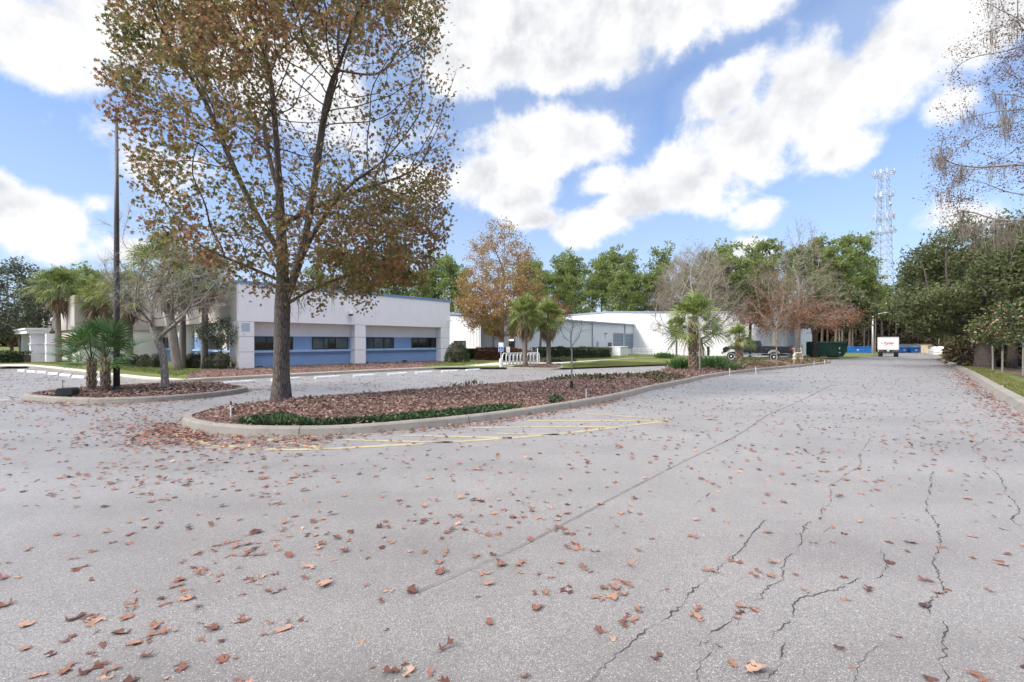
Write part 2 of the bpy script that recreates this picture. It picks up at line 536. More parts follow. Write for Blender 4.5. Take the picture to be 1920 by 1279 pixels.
# ---- background pines
def pine(t, seed, h, bark, leaf, crown_from=0.45, rmax=2.6, nb=26, dens=90, tsize=(0.3, 0.55), trunk_r=0.17):
    rng = np.random.default_rng(seed)
    mb = MB(); lx, ly = rng.normal(size=2) * 0.25
    ax = lambda s: np.array([lx * s * s + 0.1 * math.sin(4 * s), ly * s * s + 0.1 * math.cos(3 * s), h * s])
    pts = [ax(i / 12) for i in range(13)]
    mb.tube(pts, [trunk_r * (1.25 - 1.1 * (i / 12) ** 0.9) + 0.015 for i in range(13)], 8, caps=False)
    C, S = [], []
    for i in range(nb):
        s = crown_from + (1 - crown_from) * (i / nb) ** 0.85
        base = ax(s); az = rng.uniform(0, 6.28)
        u = (s - crown_from) / (1 - crown_from)
        ln = rmax * (0.45 + 0.75 * math.sin(min(1, u * 1.1 + .22) * 2.7)) * rng.uniform(0.55, 1.1)
        el = rng.uniform(-0.1, 0.5) + 0.4 * u
        d = np.array([math.cos(az) * math.cos(el), math.sin(az) * math.cos(el), math.sin(el)])
        e = base + d * ln; m = base + d * ln * 0.5 + np.array([0, 0, -0.08 * ln])
        mb.tube([base, m, e], [0.05, 0.03, 0.012], 4, caps=False)
        for q, sc in ((1.0, 0.62), (0.62, 0.5)):
            for _ in range(2):
                C.append(base + d * ln * q + rng.normal(size=3) * 0.4 * np.array([1, 1, .6])); S.append(sc * (0.6 + 0.6 * rng.uniform()))
    for _ in range(3): C.append(ax(1.0) + rng.normal(size=3) * 0.35); S.append(0.6)
    mb.build('trunk', bark, t, smooth=True, fix=False)
    C = np.array(C); S = np.array(S)
    k = max(8, int(dens * 0.32))
    Q = np.repeat(C, k, 0); SS = np.repeat(S, k)
    dirv = unit(rng.normal(size=Q.shape))
    P = Q + dirv * (SS * rng.uniform(0.1, 1, len(SS)) ** 0.6)[:, None] * np.array([1.15, 1.15, .7])
    V, FS = scatter(rng, P, rng.uniform(*tsize, len(P)), SPRAY, axis=dirv * 1.2 + np.array([0, 0, .3]), axis_jit=0.6)
    link_mesh('crown', leaf_mesh('crown', [(V, FS)]), leaf, t)

# ---- clipped shrubs and hedges
def shrub_points(rng, n, inside):
    out, tot = [], 0
    while tot < n:
        P = inside(rng, n); out.append(P); tot += len(P)
    return np.concatenate(out)[:n]
# ------------------------------------------------------------------ camera, sun, sky
cam = bpy.data.cameras.new('camera'); co = bpy.data.objects.new('camera', cam); COL.objects.link(co)
co.location = (0, 0, H); co.rotation_euler = (math.radians(90), 0, 0)
cam.sensor_width = 36; cam.lens = 16.0; cam.clip_start = 0.05; cam.clip_end = 3000
SC.camera = co
SUN_TO = Vector((-0.9, -0.44, 0)).normalized()
SUN_EL = math.radians(36)
sd = Vector((SUN_TO.x * math.cos(SUN_EL), SUN_TO.y * math.cos(SUN_EL), math.sin(SUN_EL)))
sl = bpy.data.lights.new('sun', 'SUN'); sl.energy = 1.6; sl.angle = math.radians(8); sl.color = (1.0, 0.92, 0.82)
so = bpy.data.objects.new('sun', sl); COL.objects.link(so); so.rotation_euler = sd.to_track_quat('Z', 'Y').to_euler(); so.location = (0, 0, 30)

SC.view_settings.view_transform = 'Standard'; SC.view_settings.look = 'None'
SC.view_settings.gamma = 1.0; SC.view_settings.exposure = 1.38
SC.render.engine = 'CYCLES'
SC.cycles.max_bounces = 6; SC.cycles.diffuse_bounces = 3; SC.cycles.glossy_bounces = 2; SC.cycles.transmission_bounces = 3; SC.cycles.transparent_max_bounces = 4
SC.cycles.caustics_reflective = False; SC.cycles.caustics_refractive = False
SC.cycles.use_denoising = True
SC.cycles.sample_clamp_indirect = 4.0

W = bpy.data.worlds.new('World'); SC.world = W; W.use_nodes = True
wt = W.node_tree; wt.nodes.clear()
def wn(typ, **kw):
    nd = wt.nodes.new(typ)
    for k, v in kw.items(): setattr(nd, k, v)
    return nd
def wl(a, b): wt.links.new(a, b)
def wm(op, a, b=None, c=None):
    m = wn('ShaderNodeMath', operation=op)
    for i, x in enumerate((a, b, c)):
        if x is None: continue
        if isinstance(x, (int, float)): m.inputs[i].default_value = x
        else: wl(x, m.inputs[i])
    return m.outputs[0]
def wmix(f, a, b, mode='MIX'):
    m = wn('ShaderNodeMix', data_type='RGBA', blend_type=mode)
    if isinstance(f, (int, float)): m.inputs[0].default_value = f
    else: wl(f, m.inputs[0])
    for i, x in ((6, a), (7, b)):
        if isinstance(x, tuple): m.inputs[i].default_value = x + (1,)
        else: wl(x, m.inputs[i])
    return m.outputs[2]
def wr(x, a, b, c, d, smooth=True):
    m = wn('ShaderNodeMapRange'); m.interpolation_type = 'SMOOTHSTEP' if smooth else 'LINEAR'
    for i, v in enumerate((a, b, c, d)): m.inputs[i + 1].default_value = v
    wl(x, m.inputs[0]); return m.outputs[0]
sky = wn('ShaderNodeTexSky', sky_type='NISHITA'); sky.sun_disc = False
sky.sun_elevation = SUN_EL; sky.sun_rotation = math.atan2(sd.x, sd.y)
sky.air_density = 1.0; sky.dust_density = 0.6; sky.ozone_density = 2.0
tc = wn('ShaderNodeTexCoord'); sep = wn('ShaderNodeSeparateXYZ'); wl(tc.outputs['Generated'], sep.inputs[0])
dx, dy, dz = sep.outputs
el = wm('MAXIMUM', dz, 0.0)
# the clouds lie in a flat layer of directions: bearing and height above the horizon
hor = wm('SQRT', wm('ADD', wm('MULTIPLY', dx, dx), wm('MULTIPLY', dy, dy)))
bear = wm('ARCTAN2', dx, dy)
elev = wm('ARCTAN2', dz, hor)
cmb = wn('ShaderNodeCombineXYZ'); wl(bear, cmb.inputs[0]); wl(elev, cmb.inputs[1])
UV = cmb.outputs[0]
def be(px, py):
    x, z = (px - CX) / FPX, (CY - py) / FPX
    return math.atan2(x, 1.0), math.atan2(z, math.hypot(x, 1.0))
n1 = wn('ShaderNodeTexNoise'); n1.inputs['Scale'].default_value = 5.5; n1.inputs['Detail'].default_value = 9; n1.inputs['Roughness'].default_value = 0.6
n1.inputs['Distortion'].default_value = 0.15; wl(tc.outputs['Generated'], n1.inputs['Vector'])
CL = [  # bearing/height blobs of cloud: x, y, half width, half height, tilt, weight
    (1200, -20, 330, 130, 0, 1), (960, 60, 200, 130, 0, 1), (1080, 110, 130, 70, 0, 1), (1420, -60, 200, 110, 8, 1), (860, 130, 110, 70, 0, .9),
    (1010, 270, 140, 75, 0, 1), (930, 330, 90, 60, 20, 1), (1100, 265, 70, 55, 0, 1), (990, 365, 75, 45, 0, 1),
    (1080, 425, 75, 40, 8, 1), (1000, 415, 80, 35, 10, .95), (960, 380, 80, 45, 0, 1), (1120, 345, 60, 40, 0, .8), (1180, 385, 110, 55, 14, 1), (1300, 335, 120, 72, 16, 1), (1400, 265, 150, 105, 24, 1), (1520, 190, 160, 130, 34, 1), (1350, 190, 70, 55, 20, .9),
    (1680, 90, 170, 115, 26, 1), (1820, 20, 170, 120, 10, 1), (1560, 285, 90, 40, 15, .8), (1370, 175, 80, 60, 20, .8),
    (60, 405, 110, 62, 0, 1), (0, 350, 60, 40, 0, .9), (185, 385, 44, 22, 0, .42), (30, 60, 180, 80, 0, .75), (420, 80, 260, 150, 0, .75), (640, 210, 180, 120, 0, .6),
    (1775, 195, 50, 32, 20, .5), (1430, 392, 46, 26, 12, .5), (1405, 490, 50, 36, 0, .9), (1810, 410, 90, 40, 0, .7), (770, 340, 70, 45, 0, .7), (230, 470, 80, 35, 0, .5),
    (100, 470, 60, 22, 0, .5), (300, 300, 110, 55, 0, .35),
    (-700, 200, 400, 200, 0, .9), (2700, 240, 420, 170, 0, .9), (-1800, 350, 500, 120, 0, .8)]
acc = None
def blob(uv, c):
    b0, e0 = be(c[0], c[1]); bw = be(c[0] + c[2], c[1])[0] - b0; eh = be(c[0], c[1] - c[3])[1] - e0
    mp = wn('ShaderNodeMapping', vector_type='TEXTURE')
    mp.inputs['Location'].default_value = (b0, e0, 0); mp.inputs['Rotation'].default_value = (0, 0, math.radians(c[4])); mp.inputs['Scale'].default_value = (bw, eh, 1)
    wl(uv, mp.inputs[0])
    ln = wn('ShaderNodeVectorMath', operation='LENGTH'); wl(mp.outputs[0], ln.inputs[0])
    return wm('MULTIPLY', wm('SUBTRACT', 1.25, ln.outputs['Value']), c[5])
for c in CL:
    q = blob(UV, c)
    acc = q if acc is None else wm('SMOOTH_MAX', acc, q, 0.22)
# overhead and behind: broken cloud from noise alone
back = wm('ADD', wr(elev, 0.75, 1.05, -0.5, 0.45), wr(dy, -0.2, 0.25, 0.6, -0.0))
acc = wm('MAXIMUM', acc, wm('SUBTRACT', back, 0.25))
dens = wm('ADD', acc, wm('MULTIPLY', wm('SUBTRACT', n1.outputs['Fac'], 0.5), 2.8))
mask = wr(dens, 0.10, 0.55, 0.0, 1.0)
n2 = wn('ShaderNodeTexNoise'); n2.inputs['Scale'].default_value = 7.0; n2.inputs['Detail'].default_value = 6; n2.inputs['Roughness'].default_value = 0.6
mp2 = wn('ShaderNodeMapping'); mp2.inputs['Location'].default_value = (0.3, 0.1, 0.05); wl(tc.outputs['Generated'], mp2.inputs[0]); wl(mp2.outputs[0], n2.inputs['Vector'])
thick = wr(wm('ADD', wm('MULTIPLY', dens, 0.55), wm('MULTIPLY', n2.outputs['Fac'], 1.9)), 0.95, 1.75, 0.0, 1.0)
SK = 0.1
n3 = wn('ShaderNodeTexNoise'); n3.inputs['Scale'].default_value = 5.5; n3.inputs['Detail'].default_value = 5; n3.inputs['Roughness'].default_value = 0.6; n3.inputs['Distortion'].default_value = 0.15
mp3 = wn('ShaderNodeMapping'); mp3.inputs['Location'].default_value = (-0.035, -0.02, 0.055); wl(tc.outputs['Generated'], mp3.inputs[0]); wl(mp3.outputs[0], n3.inputs['Vector'])
relief = wr(wm('SUBTRACT', n1.outputs['Fac'], n3.outputs['Fac']), -0.10, 0.10, 0.0, 1.0)
shade_ = wm('MULTIPLY', thick, wr(relief, 0.0, 1.0, 1.0, 0.15, False))
edge_ = wr(relief, 0.0, 1.0, 0.22, 0.0, False)
clo = wmix(wm('MAXIMUM', shade_, edge_), (0.425 / SK, 0.425 / SK, 0.425 / SK), (0.275 / SK, 0.283 / SK, 0.302 / SK))
lift = wm('MAXIMUM', wr(elev, 0.68, 1.0, 1.0, 5.0), wr(dy, -0.45, 0.25, 7.5, 1.0))  # unseen cloud overhead and behind made brighter, as added fill on shaded walls
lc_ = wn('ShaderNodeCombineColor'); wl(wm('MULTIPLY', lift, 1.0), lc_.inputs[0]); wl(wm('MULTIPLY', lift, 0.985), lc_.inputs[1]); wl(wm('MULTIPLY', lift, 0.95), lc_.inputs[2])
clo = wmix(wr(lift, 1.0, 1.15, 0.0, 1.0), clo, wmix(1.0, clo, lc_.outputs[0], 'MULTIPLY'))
wisp = wr(wm('ADD', acc, wm('MULTIPLY', n2.outputs['Fac'], 1.5)), -0.7, 1.3, 0.0, 0.45)
gain = wmix(1.0, sky.outputs[0], (0.40, 0.62, 0.89), 'MULTIPLY')
hz = wr(elev, 0.0, 0.62, 0.85, 0.0, False)
blue = wmix(wm('MAXIMUM', hz, wisp), gain, (0.27 / SK, 0.31 / SK, 0.37 / SK))
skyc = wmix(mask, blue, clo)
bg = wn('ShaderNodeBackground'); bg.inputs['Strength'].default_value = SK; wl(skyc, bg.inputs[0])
wo = wn('ShaderNodeOutputWorld'); wl(bg.outputs[0], wo.inputs[0])
W.cycles.sampling_method = 'MANUAL'; W.cycles.sample_map_resolution = 512

# ------------------------------------------------------------------ ground materials
def mat_asphalt():
    t = NT('asphalt')
    big = t.noise(0.16, 4, 0.55); mid = t.noise(0.9, 5, 0.6)
    stretch = t.n('ShaderNodeMapping'); stretch.inputs['Rotation'].default_value = (0, 0, -ROADROT); stretch.inputs['Scale'].default_value = (0.08, 0.9, 1)
    t.l(t.coord(), stretch.inputs[0]); lane = t.noise(1.0, 3, 0.5, stretch.outputs[0])
    vor = t.n('ShaderNodeTexVoronoi'); vor.inputs['Scale'].default_value = 150; t.l(t.coord(), vor.inputs['Vector'])
    sepc = t.n('ShaderNodeSeparateColor'); t.l(vor.outputs['Color'], sepc.inputs[0])
    fine = t.noise(260, 2, 0.6)
    c = t.ramp(t.math('ADD', t.math('MULTIPLY', big, 0.5), t.math('MULTIPLY', mid, 0.5)), [(0.40, (.126, .109, .098)), (0.5, (.174, .154, .141)), (0.60, (.228, .204, .186))])
    c = t.mix(t.val(lane, 0.40, 0.62, 0.0, 0.6), c, (.25, .230, .214))
    st = t.val(t.noise(0.35, 5, 0.7, None, 0.8), 0.55, 0.68, 0.0, 0.6)
    c = t.mix(st, c, (.115, .096, .082))
    spot = t.n('ShaderNodeTexVoronoi'); spot.inputs['Scale'].default_value = 0.42; wv = t.n('ShaderNodeVectorMath', operation='ADD'); nv = t.n('ShaderNodeTexNoise'); nv.inputs['Scale'].default_value = 2.2; nv.inputs['Detail'].default_value = 5
    t.l(t.coord(), nv.inputs['Vector']); sc_ = t.n('ShaderNodeVectorMath', operation='SCALE'); sc_.inputs['Scale'].default_value = 0.9; t.l(nv.outputs['Color'], sc_.inputs[0]); t.l(t.coord(), wv.inputs[0]); t.l(sc_.outputs[0], wv.inputs[1]); t.l(wv.outputs[0], spot.inputs['Vector'])
    oil = t.math('MULTIPLY', t.val(spot.outputs['Distance'], 0.05, 0.32, 0.6, 0.0), t.val(t.noise(0.11, 3, 0.5), 0.46, 0.58, 0.0, 1.0))
    c = t.mix(oil, c, (.07, .065, .062))
    dust = t.val(t.noise(0.22, 6, 0.7, None, 1.2), 0.50, 0.62, 0.0, 0.45)
    c = t.mix(dust, c, (.29, .268, .25))
    sp = t.val(sepc.outputs[0], 0, 1, 0.62, 1.38)
    sp = t.math('MULTIPLY', sp, t.val(fine, 0.25, 0.75, 0.62, 1.38))
    mul = t.mix(1.0, c, sp, 'MULTIPLY')
    sparkle = t.val(sepc.outputs[1], 0.94, 0.97, 0.0, 0.5)
    mul = t.mix(sparkle, mul, (.62, .6, .58))
    pits = t.val(vor.outputs['Distance'], 0.42, 0.62, 0.0, 0.75)
    mul = t.mix(pits, mul, (.085, .08, .08))
    b = t.bsdf(mul, 0.5, 0, 0.5); b.inputs['Sheen Weight'].default_value = 0.42; b.inputs['Sheen Tint'].default_value = (1, .93, .86, 1); b.inputs['Sheen Roughness'].default_value = 0.45
    t.bump(b, t.math('SUBTRACT', t.math('MULTIPLY', sepc.outputs[0], 0.4), vor.outputs['Distance']), 0.35, 0.004)
    return t.done(b)

def mat_ground(name, stops, sc=1.2, fine=40, bump=0.5):
    t = NT(name)
    a = t.noise(sc, 6, 0.62); f = t.noise(fine, 4, 0.65)
    k = t.math('ADD', t.math('MULTIPLY', a, 0.6), t.math('MULTIPLY', f, 0.4))
    b = t.bsdf(t.ramp(k, stops), 0.95, 0, 0.15)
    t.bump(b, f, bump, 0.03)
    return t.done(b)

def mat_concrete(name, base):
    t = NT(name)
    a = t.noise(1.3, 6, 0.65); f = t.noise(38, 5, 0.7); st = t.noise(4.0, 5, 0.7, None, 1.0)
    k = t.math('ADD', t.math('MULTIPLY', a, 0.55), t.math('MULTIPLY', f, 0.45))
    c = t.ramp(k, [(0.32, tuple(x * 0.7 for x in base)), (0.5, base), (0.7, tuple(min(1, x * 1.18) for x in base))])
    c = t.mix(t.val(st, 0.55, 0.72, 0, 0.55), c, tuple(x * 0.5 for x in base))
    b = t.bsdf(c, 0.85, 0, 0.3); t.bump(b, f, 0.3, 0.006)
    return t.done(b)

M_ASPH = mat_asphalt()
M_LAWN = mat_ground('lawn', [(0.3, (.085, .075, .035)), (0.45, (.105, .12, .035)), (0.56, (.15, .165, .05)), (0.7, (.22, .19, .085))], 0.9, 30)
M_SOIL = mat_ground('woodland_floor', [(0.3, (.06, .045, .032)), (0.5, (.12, .088, .058)), (0.7, (.2, .15, .095))], 0.5, 9)
M_MULCH = mat_ground('mulch', [(0.3, (.07, .042, .035)), (0.5, (.16, .095, .078)), (0.7, (.27, .18, .15))], 2.0, 26, 0.9)
M_KERB = mat_concrete('kerb_concrete', (.245, .222, .192))
M_WALK = mat_concrete('path_concrete', (.52, .49, .45))
M_YELL = paint('worn_yellow_paint', (.56, .44, .22), 0.7, 0.22, scale=5)
M_WHITE = paint('worn_white_paint', (.66, .66, .66), 0.7, 0.15, scale=6)
def mat_worn(name, col, thr=0.5):
    """road paint worn through to the asphalt in flecks"""
    t = NT(name)
    f = t.noise(9, 6, 0.75); f2 = t.noise(70, 3, 0.7); f3 = t.noise(1.1, 3, 0.5)
    k = t.math('ADD', t.math('ADD', t.math('MULTIPLY', f, 0.4), t.math('MULTIPLY', f2, 0.35)), t.math('MULTIPLY', f3, 0.25))
    c = t.mix(t.val(k, thr - 0.03, thr + 0.05, 0, 0.95), col, (.185, .17, .16))
    return t.done(t.bsdf(c, 0.75, 0, 0.4))
M_YELLOW = mat_worn('worn_yellow_marking', (.40, .335, .20), 0.516)
M_STRIPE = mat_worn('worn_white_marking', (.42, .41, .40), 0.47)
M_CRACK = paint('crack_filth', (.05, .045, .042), 0.95, 0.2)
M_SEAM = mat_worn('seam_tar', (.115, .105, .097), 0.475)

# ------------------------------------------------------------------ sheets that follow the ground
def sheet(name, poly, dz, mat, parent=None, zfun=None, cut=True):
    bm = bmesh.new()
    vs = [bm.verts.new((p[0], p[1], 0)) for p in poly]
    f = bm.faces.new(vs)
    bmesh.ops.triangulate(bm, faces=[f])
    if cut:
        ts = [v.co.x * D[0] + v.co.y * D[1] for v in bm.verts]
        for tc_ in [13, 14, 15, 16, 17, 18.2, 19.5, 21, 23, 25, 28, 32, 38, 50, 70, 112]:
            if min(ts) < tc_ < max(ts):
                bmesh.ops.bisect_plane(bm, geom=bm.verts[:] + bm.edges[:] + bm.faces[:], plane_co=(D[0] * tc_, D[1] * tc_, 0), plane_no=(D[0], D[1], 0))
    for v in bm.verts: v.co.z = float(g(v.co.x, v.co.y)) + dz
    bmesh.ops.recalc_face_normals(bm, faces=bm.faces)
    bm.faces.ensure_lookup_table()
    if sum(f.normal.z for f in bm.faces) < 0: bmesh.ops.reverse_faces(bm, faces=bm.faces)
    me = bpy.data.meshes.new(name); bm.to_mesh(me); bm.free()
    return link_mesh(name, me, mat, parent)

def resample(pts, step, closed=False):
    """Catmull-Rom curve through the points, sampled about every step metres"""
    P = [np.array(p, float) for p in pts]; n = len(P); out = []
    rng_ = range(n if closed else n - 1)
    for i in rng_:
        p0 = P[(i - 1) % n] if closed or i > 0 else 2 * P[0] - P[1]
        p1, p2 = P[i], P[(i + 1) % n]
        p3 = P[(i + 2) % n] if closed or i + 2 < n else 2 * P[-1] - P[-2]
        m = max(1, int(np.linalg.norm(p2 - p1) / step))
        for k in range(m):
            s = k / m
            out.append(0.5 * ((2 * p1) + (-p0 + p2) * s + (2 * p0 - 5 * p1 + 4 * p2 - p3) * s * s + (-p0 + 3 * p1 - 3 * p2 + p3) * s ** 3))
    if not closed: out.append(P[-1])
    return np.array(out)

def offset_line(P, d, closed=False):
    if closed: T = np.roll(P, -1, 0) - np.roll(P, 1, 0)
    else: T = np.gradient(P, axis=0)
    T = unit(T); return P + np.stack([-T[:, 1], T[:, 0]], 1) * d      # +d to the left of travel

def ribbon(V, F, A, B, dz):
    b = len(V); n = len(A)
    for a in A: V.append((a[0], a[1], float(g(a[0], a[1])) + dz))
    for a in B: V.append((a[0], a[1], float(g(a[0], a[1])) + dz))
    for i in range(n - 1): F.append((b + i, b + i + 1, b + n + i + 1, b + n + i))

def line_marking(V, F, pts, w, dz, step=0.5):
    P = resample(pts, step); ribbon(V, F, offset_line(P, -w / 2), offset_line(P, w / 2), dz)

def kerb_mesh(P, w, h, closed, side=1, slope=0.03, base=-0.06):
    """kerb: P is its road-side foot, the kerb lies to the left of travel (side=1)"""
    prof = [(0.0, base), (0.0, 0.0), (slope, h - 0.03), (slope + 0.025, h), (w - 0.015, h + 0.004), (w, h - 0.02), (w, base)]
    rows = [offset_line(P, side * o, closed) for o, _ in prof]
    V = []; n = len(P)
    for (o, z), R in zip(prof, rows):
        for q in R: V.append((q[0], q[1], float(g(q[0], q[1])) + z))
    F = []
    m = n if closed else n - 1
    for k in range(len(prof) - 1):
        for i in range(m):
            j = (i + 1) % n
            F.append((k * n + i, k * n + j, (k + 1) * n + j, (k + 1) * n + i) if side < 0 else (k * n + i, (k + 1) * n + i, (k + 1) * n + j, k * n + j))
    me = bpy.data.meshes.new('kerb'); me.from_pydata(V, [], F); me.update()
    bm = bmesh.new(); bm.from_mesh(me); bmesh.ops.recalc_face_normals(bm, faces=bm.faces); bm.to_mesh(me); bm.free()
    return me

def inside_poly(P, poly):
    x, y = P[:, 0], P[:, 1]; c = np.zeros(len(P), bool); n = len(poly); j = n - 1
    for i in range(n):
        xi, yi = poly[i]; xj, yj = poly[j]
        cond = ((yi > y) != (yj > y)) & (x < (xj - xi) * (y - yi) / (yj - yi + 1e-12) + xi)
        c ^= cond; j = i
    return c

def dist_poly(P, poly):
    d = np.full(len(P), 1e9); n = len(poly)
    for i in range(n):
        a = np.array(poly[i]); b = np.array(poly[(i + 1) % n]); ab = b - a
        s = np.clip(((P - a) @ ab) / (ab @ ab + 1e-12), 0, 1)
        d = np.minimum(d, np.linalg.norm(P - a - s[:, None] * ab, axis=1))
    return d

def px_line(*pp): return [G(a, b) for a, b in pp]

# the open ground far and wide
bm = bmesh.new()
ts = [-60, -20, 0, 13, 14, 15, 16, 17, 18.2, 19.5, 21, 23, 25, 28, 32, 38, 50, 70, 112, 200, 420, 900]; ls = [-900, -300, -100, 0, 100, 300, 900]
gv = [[bm.verts.new((D[0] * a + N[0] * b, D[1] * a + N[1] * b, float(g(D[0] * a + N[0] * b, D[1] * a + N[1] * b)) - 0.09)) for b in ls] for a in ts]
for i in range(len(ts) - 1):
    for j in range(len(ls) - 1): bm.faces.new((gv[i][j], gv[i][j + 1], gv[i + 1][j + 1], gv[i + 1][j]))
bmesh.ops.recalc_face_normals(bm, faces=bm.faces)
me = bpy.data.meshes.new('ground'); bm.to_mesh(me); bm.free()
tag(link_mesh('ground', me, M_SOIL), kind='structure')

LEFT_EDGE = px_line((-400, 690), (-60, 691), (0, 692.5), (47, 691), (150, 703), (272, 718.5), (347, 718.5), (400, 715), (520, 708.5), (640, 702), (760, 696), (852, 692), (900, 690.5), (936, 689.5),
                    (950, 693), (994, 694.3), (1042, 694.6), (1057, 692), (1052, 687), (1072, 683), (1100, 681), (1190, 674.5), (1240, 672), (1310, 671.5), (1400, 671.5), (1500, 671), (1527, 672), (1560, 673.5), (1592, 673), (1640, 669),
                    (1664, 665), (1684, 662.2))
RE_PX = px_line((1747, 661.6), (1760, 674), (1782.6, 686), (1812.6, 704), (1846, 729), (1884, 755), (1920, 779.5)) + [D * 9 + N * 2.45, D * 4 + N * 2.3, D * -30 + N * 1.9]
RIGHT_EDGE = RE_PX
LEFT_EDGE = list(resample(LEFT_EDGE, 0.5)); RIGHT_EDGE = list(resample(RIGHT_EDGE, 0.5))
road_poly = LEFT_EDGE + RIGHT_EDGE + [D * -30 + N * -60, np.array([-80.0, 8.0])]
road = sheet('road', road_poly, 0.0, M_ASPH); tag(road, kind='structure')
lawn_poly = list(offset_line(np.array(LEFT_EDGE), 0.09)) + [G(1690, 661) + D * 6, D * 330 + N * 0, D * 330 + N * -300, D * 0 + N * -300]
lawn = sheet('lawn', lawn_poly, 0.11, M_LAWN); tag(lawn, kind='structure')
rl_poly = list(offset_line(np.array(RIGHT_EDGE), 0.22)) + [D * -30 + N * 60, D * 330 + N * 80, D * 330 + N * 0, G(1747, 661.6) + D * 6]
rlawn = sheet('grass_verge', rl_poly, 0.11, M_LAWN); tag(rlawn, kind='structure')
k1 = link_mesh('kerb', kerb_mesh(np.array(LEFT_EDGE), 0.17, 0.135, False, 1), M_KERB); tag(k1, kind='structure')
k2 = link_mesh('kerb', kerb_mesh(np.array(RIGHT_EDGE), 0.40, 0.15, False, 1, slope=0.10), M_KERB); tag(k2, kind='structure')
def kerb_joints(P, w, h, closed, slope, parent, gap=3.05):
    V, F = [], []; acc_ = 0.0
    T = unit(np.roll(P, -1, 0) - np.roll(P, 1, 0)) if closed else unit(np.gradient(P, axis=0)); Nn = np.stack([-T[:, 1], T[:, 0]], 1)
    for i in range(1, len(P) - 1):
        acc_ += np.linalg.norm(P[i] - P[i - 1])
        if acc_ < gap: continue
        acc_ = 0.0; b = len(V); pr = [(-.003, 0.004), (slope - .003, h - .03), (slope + .022, h + .003), (w - .015, h + .007), (w + .003, h - .02)]
        for o_, z in pr:
            for e in (-.006, .006):
                q = P[i] + Nn[i] * o_ + T[i] * e; V.append((q[0], q[1], float(g(q[0], q[1])) + z))
        for k in range(len(pr) - 1): F.append((b + 2 * k, b + 2 * k + 1, b + 2 * k + 3, b + 2 * k + 2))
    me = bpy.data.meshes.new('joint'); me.from_pydata(V, [], F); me.update(); link_mesh('joint', me, M_CRACK, parent)
kerb_joints(np.array(RIGHT_EDGE), 0.40, 0.15, False, 0.10, k2); kerb_joints(np.array(LEFT_EDGE), 0.17, 0.135, False, 0.03, k1)
# leaf-strewn woodland floor beyond the verge, and under the far trees
wf = sheet('woodland_floor', px_line((1920, 715), (1880, 700), (1840, 690), (1800, 676), (1772, 668), (1756, 661)) + [D * 330 + N * 12, D * 330 + N * 75, D * 10 + N * 45], 0.118, M_SOIL); tag(wf, kind='structure')
# mulch beds and paths beside the offices
bed = sheet('mulch_bed', px_line((352, 716), (404, 713.5), (520, 707), (640, 700.5), (760, 694.5), (800, 691), (840, 684), (815, 676), (700, 676), (560, 680), (450, 688), (425, 692), (380, 697), (352, 706)), 0.116, M_MULCH); tag(bed, kind='structure')
path = sheet('path', px_line((-60, 689), (47, 686.5), (110, 692), (200, 703), (280, 712), (349, 716.8), (351, 717.9), (272, 717.6), (150, 702.2), (47, 690.4), (-60, 690.5)), 0.122, M_WALK); tag(path, kind='structure')
path2 = sheet('path', px_line((353, 717.6), (352, 716.2), (400, 713.5), (520, 707), (640, 700.6), (760, 694.7), (852, 690.8), (900, 689.2), (900, 690.0), (852, 691.6), (760, 695.6), (640, 701.6), (520, 708.0), (400, 714.5)), 0.124, M_WALK); tag(path2, kind='structure')
pad = sheet('path', px_line((870, 688.5), (930, 683.5), (1010, 682.5), (1034, 683.2), (1068, 681.5), (1190, 673.5), (1190, 674), (1070, 682.4), (1045, 685.3), (960, 689.5), (940, 689.0), (903, 689.8)), 0.124, M_WALK); tag(pad, kind='structure')
bed2 = sheet('mulch_bed', px_line((958, 691), (985, 688.6), (1030, 686), (1050, 687), (1052, 691), (1040, 693), (994, 692.6)), 0.127, M_MULCH); tag(bed2, kind='structure')

# painted lines and cracks belong to the road
V, F = [], []
for pts, w in ((((429, 838), (471, 841.5), (531, 844), (607, 842.5), (713, 837), (849, 829), (950, 822.5), (1042, 815), (1152, 802), (1210, 795), (1257, 788.5)), .12),
               (((1086, 775), (1170, 781), (1256, 787.5)), .11), (((984, 789.5), (1120, 789.3), (1247, 789.2)), .11), (((875, 803), (1000, 801), (1150, 800.5)), .11),
               (((926, 813), (985, 814.5), (1050, 815.5)), .11), (((483, 823), (540, 831), (607, 841)), .11), (((649, 825), (740, 828), (849, 830)), .11), (((750, 817), (850, 819), (960, 822)), .11), (((334, 812), (342, 819), (353, 826), (390, 833), (429, 838)), .12)):
    line_marking(V, F, px_line(*pts), w, 0.004)
me = bpy.data.meshes.new('painted_marking'); me.from_pydata(V, [], F); me.update()
link_mesh('painted_marking', me, M_YELLOW, road)['label'] = 'worn yellow hatch lines painted beside the island'
V, F = [], []
for a, b in (((1225, 733), (1400, 740)), ((1752, 721), (1826, 720.5))): line_marking(V, F, px_line(a, b), 0.10, 0.004)
for k in range(8):                                       # stall lines before the offices
    x0 = 478 + k * 62
    line_marking(V, F, px_line((x0, 712 - k * 3.05), (x0 + 96, 722 - k * 3.3)), 0.10, 0.004)
for k in range(8):                                       # stall lines of the small side lot
    a = px_line((250 - k * 27, 719.5 - k * 3.6)); b = px_line((190 - k * 66, 726 - k * 1.5))
    line_marking(V, F, [a[0], b[0]], 0.10, 0.004)
line_marking(V, F, px_line((-20, 749), (14, 751)), 0.3, 0.005)
me = bpy.data.meshes.new('painted_marking'); me.from_pydata(V, [], F); me.update()
link_mesh('painted_marking', me, M_STRIPE, road)['label'] = 'faded white parking lines'
def q4(*pp): return [G(960 + x / 2, 740 + y / 2) for x, y in pp]
